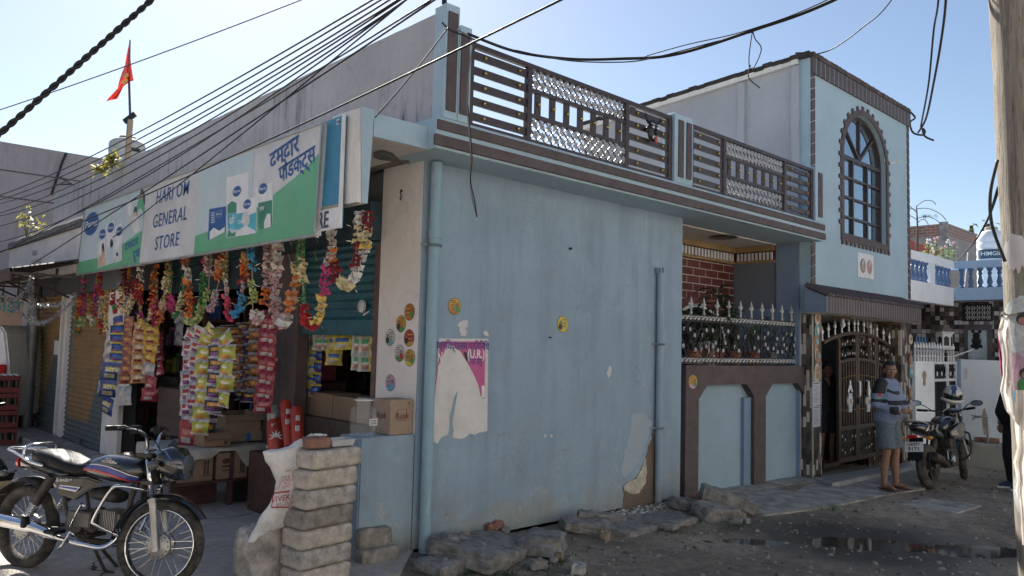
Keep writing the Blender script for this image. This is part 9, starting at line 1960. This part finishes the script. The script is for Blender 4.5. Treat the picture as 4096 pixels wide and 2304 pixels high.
def psticker(lab,py,r_,base_,low,tc,sh):
 z_=zq(py);T=thing('round_sticker',lab,'sticker',onpole(-.35,z_),group='round stickers on the pole');I=SKL.index;a_c=-0.22
 def dsc(mb,rad,m,off=0.0,dz=0.0,da=0.0,lo=0,hi=360):mb.add([onpole(a_c+da+rad*math.cos(R(t))/.15,z_+dz+rad*math.sin(R(t)),.152+off)for t in range(lo,hi,12)],[tuple(range(len(range(lo,hi,12))))],m)
 g=MB();
 for k in range(32):polegrid(g,a_c-math.sqrt(max(0,1-((k+.5)/16-1)**2))*r_/.15,a_c+math.sqrt(max(0,1-((k+.5)/16-1)**2))*r_/.15,z_-r_+r_*k/16,z_-r_+r_*(k+1)/16,.152,I(low)if k<10 else I(base_),nv=1)
 put('disc',g,SKA,T);g=MB();dsc(g,r_*.3,I(sh),.004,-r_*.2,-.15);dsc(g,r_*.19,I('dark'),.0055,r_*.22,-.15);dsc(g,r_*.12,I('skin'),.007,r_*.17,-.15);put('portrait',g,SKA,T)
 g=MB();[polegrid(g,a_c-.1,a_c+.5,z_+r_*(t_-.04),z_+r_*(t_+.05),.153,I(tc),nv=1)for t_ in(.65,.45,.25)];put('print',g,SKA,T)
psticker('white and teal sticker highest on the pole',1300,.16,'white','white','sky','white');psticker('magenta sticker with a woman in green, middle of the pole',1522,.155,'pinkish','sky','red','green');psticker('pale sticker with a blue rim low on the pole',1985,.15,'white','white','sky','sky')
CLm=leafmat('thin_white_cloth',(0.62,0.57,0.52),(0.74,0.69,0.63),0.35)
def cloth(lab,L_,R__,d0,amp,seed,m=None):
 def f(u,v):
  k=v*(len(L_)-1);i=min(int(k),len(L_)-2);t=k-i;l=[L_[i][j]*(1-t)+L_[i+1][j]*t for j in(0,1)];r_=[R__[i][j]*(1-t)+R__[i+1][j]*t for j in(0,1)]
  return QD(l[0]+(r_[0]-l[0])*u,l[1]+(r_[1]-l[1])*u,d0+amp*math.sin(u*8+v*4+seed)*(.3+v)+.02*noise.noise(Vector((u*4,v*9,seed))))
 g=MB();g.grid(f,12,40);solo('hanging_cloth',lab,'cloth',g,m or CLm,smooth=True)
cloth('long white cloth tied to the pole and hanging down its left side',[(4008,1262),(3990,1330),(4008,1420),(4012,1500),(4000,1560),(4022,1640),(4048,1672),(4062,1690)],[(4030,1262),(4040,1330),(4045,1420),(4050,1500),(4052,1560),(4062,1640),(4068,1672),(4072,1700)],3.85,.03,1)
cloth('lower ragged white cloth wrapped round the foot of the pole',[(4060,1560),(4058,1700),(4068,1790),(4052,1850),(4068,1920),(4062,1960),(4080,2040),(4090,2180)],[(4095,1560),(4096,1700),(4100,1790),(4096,1850),(4100,1920),(4100,1960),(4104,2040),(4100,2180)],3.8,.03,4)
cloth('small magenta rag beneath the knot on the pole',[(4000,1290),(3990,1360),(4002,1480),(4014,1560)],[(4012,1290),(4000,1360),(4010,1480),(4022,1580)],3.9,.01,6,mat('magenta_cloth',(0.5,0.04,0.2),0.8))
g=MB();g.tube([onpole(R(a),zq(1240)+.02*math.sin(R(a))*1,.152)for a in range(-180,180,15)],.005,5,closed=True);g.tube([onpole(-1.2,zq(1240),.155),QD(4008,1262,3.85)],.006,5);solo('tie_string','string knotted round the pole above the hanging cloth','string',g,STEM)
# overhead wires
WM=mat('wire_black',(0.008,0.008,0.009),0.6)
def wire(lab,a,c,r,sag=0.0,n=48,wob=0.0,twist=0,m=None,group='overhead wires',name='overhead_wire',mid=None,cat='wire'):
 """a, c: (px, py, distance) of the two ends"""
 A_,C_=QD(*a),QD(*c);g=MB();rn=random.Random(int(a[1]*7+c[0]));
 lo_,hi_=(-.35,1.9)if(C_-A_).length>3 and not mid else(0,1)
 P_=[A_+(C_-A_)*(lo_+(hi_-lo_)*k/n)-Z*sag*4*(lo_+(hi_-lo_)*k/n)*max(-.45,1-(lo_+(hi_-lo_)*k/n))+Vector((rn.uniform(-1,1),rn.uniform(-1,1),rn.uniform(-1,1)))*wob for k in range(n+1)]if not mid else bez([A_]+[QD(*q)for q in mid]+[C_],8)
 if twist:
  d=(C_-A_).normalized();u=d.orthogonal().normalized();w_=d.cross(u);N=int(twist*1.8)*12
  for ph in(0,math.pi):g.tube([A_+(C_-A_)*(k/N*1.8-.4)-Z*sag*4*(k/N)*(1-k/N)+(u*math.cos(2*math.pi*k/12+ph)+w_*math.sin(2*math.pi*k/12+ph))*r*.75 for k in range(N+1)],r,6)
 else:g.tube(P_,r,6)
 solo(name,lab,cat,g,m or WM,group=group,smooth=True)
wire('thick twisted black cable crossing the upper left corner',(-420,905,3.2),(980,-330,3.6),.0082,.0,twist=22,group=None,name='twisted_cable',cat='cable')
wire('thin single wire passing behind the flag rod',(-300,535,16),(1500,-118,12),.010,.1)
for i,(a,c,s_)in enumerate((((-60,800),(1620,-78),.16),((-60,815),(1640,-72),.2),((-60,826),(1668,-70),.26),((-60,868),(1690,-62),.22),((-60,874),(1700,-66),.3),((-60,915),(1712,-60),.3),((-60,978),(1720,-70),.34),((-60,1040),(1860,-85),.1))):
 wire(['topmost wire of the bundle running to the upper middle','second wire of the bundle from the top','third wire of the bundle, close under the second','fourth wire of the bundle','fifth wire, almost touching the fourth','sixth wire of the bundle from the top','seventh wire, sagging over the sign corner','lowest bundle wire crossing the parapet stains'][i],(*a,15),(*c,5.2),.0075,s_)
wire('single wire crossing the HARI OM lettering toward the roof corner',(100,1075,12.5),(1760,-15,4.6),.007,.02);wire('long wire crossing the sign and the pillar top to the upper right',(-60,1025,14),(2300,-28,4.2),.0075,.12);wire('wire crossing GENERAL and the sign products',(300,1068,12),(1600,20,4.8),.006,.02)
wire('slack wire from the canopy up to the service rod',(1500,470,5.6),(1792,110,6.0),.005,.02)
def multi(lab,pts,r,**k):wire(lab,pts[0],pts[-1],r,mid=pts[1:-1],**k)
multi('heavy black cable bundle sagging from the roof corner to the upper right',[(1870,135,6.2),(2060,205,6.4),(2270,235,6.4),(2480,235,6.2),(2700,218,6.0),(3010,122,5.6),(3380,-20,5.2),(4300,-500,4.4),(6500,-2200,3.6)],.012,group=None,name='cable_bundle',cat='cable')
multi('thin strand looping below the heavy cable bundle',[(2060,200,6.35),(2270,242,6.35),(2500,248,6.15),(2640,225,6.0),(2850,170,5.8),(3010,128,5.6)],.005);multi('thin strand rising above the heavy cable bundle',[(2580,225,6.1),(2750,178,5.9),(3000,118,5.6),(3350,-20,5.2),(4300,-520,4.4),(6500,-2200,3.6)],.004)
multi('long wire loop dangling from the cable joint over the tower side',[(3010,122,5.6),(2996,230,5.7),(3005,285,5.7),(3045,200,5.6),(3020,155,5.6),(3012,124,5.6)],.004);multi('curled rusty wire end under the dangling loop',[(3002,260,5.7),(2995,310,5.7),(3040,352,5.7)],.004)
multi('thin wire rising from the tower ridge to the upper right',[(3250,220,12.2),(3330,195,12),(3450,110,11),(3580,-20,10),(4000,-700,7),(5200,-2600,4)],.010);multi('grey pipe wire along the tower ridge corner',[(3180,212,12.2),(3230,212,12.2),(3262,222,12.2)],.012)
multi('left of two black service wires dropping to the tower corner',[(3900,-2200,5),(3775,-500,9),(3755,-20,11),(3735,120,12),(3715,330,13),(3690,470,14),(3680,520,14.4)],.016);multi('right of two black service wires dropping to the tower corner',[(3960,-2200,5),(3810,-500,9),(3785,-20,11),(3765,160,12),(3735,330,13),(3705,470,14),(3672,530,14.4)],.02)
multi('knotted black wire joint hanging beside the tower corner',[(3632,440,14.6),(3660,470,14.6),(3640,490,14.6),(3652,530,14.6),(3690,540,14.5),(3700,525,14.5),(3690,515,14.5),(3700,545,14.5),(3735,562,14.5)],.018,group=None,name='wire_joint')
multi('black hose-like cable curving left of the utility pole',[(3990,640,4.2),(3962,770,4.2),(3968,900,4.2),(4020,1045,4.1)],.0085,group=None,name='pole_cable',cat='cable');multi('thin blue-grey wire sagging from the pole over the neighbour balcony',[(3995,750,4.5),(3940,900,9),(3880,990,14),(3815,1050,16.5),(3770,1025,16.8)],.012)
multi('thin white wire hanging down past the neighbour balcony',[(3872,1010,16.6),(3850,1200,16.6),(3820,1320,16.4),(3790,1350,16)],.010,m=WHITEP)
multi('black wire down the balcony pillar ending on the blue wall',[(1830,118,6.1),(1885,160,6.2),(1880,250,6.25),(1868,400,6.2),(1882,600,6.2),(1884,760,6.5),(1908,868,6.9)],.005,m=mat('old_grey_wire',(0.2,0.19,0.18),0.7));multi('second darker wire hanging beside the grey one on the blue wall',[(1872,420,6.2),(1888,620,6.2),(1882,720,6.3),(1898,800,6.6),(1908,868,6.9)],.005)
multi('short bent conduit at the pillar tops',[(1768,90,6.1),(1800,120,6.1),(1845,138,6.1),(1900,160,6.2)],.007,group=None,name='conduit',cat='conduit')
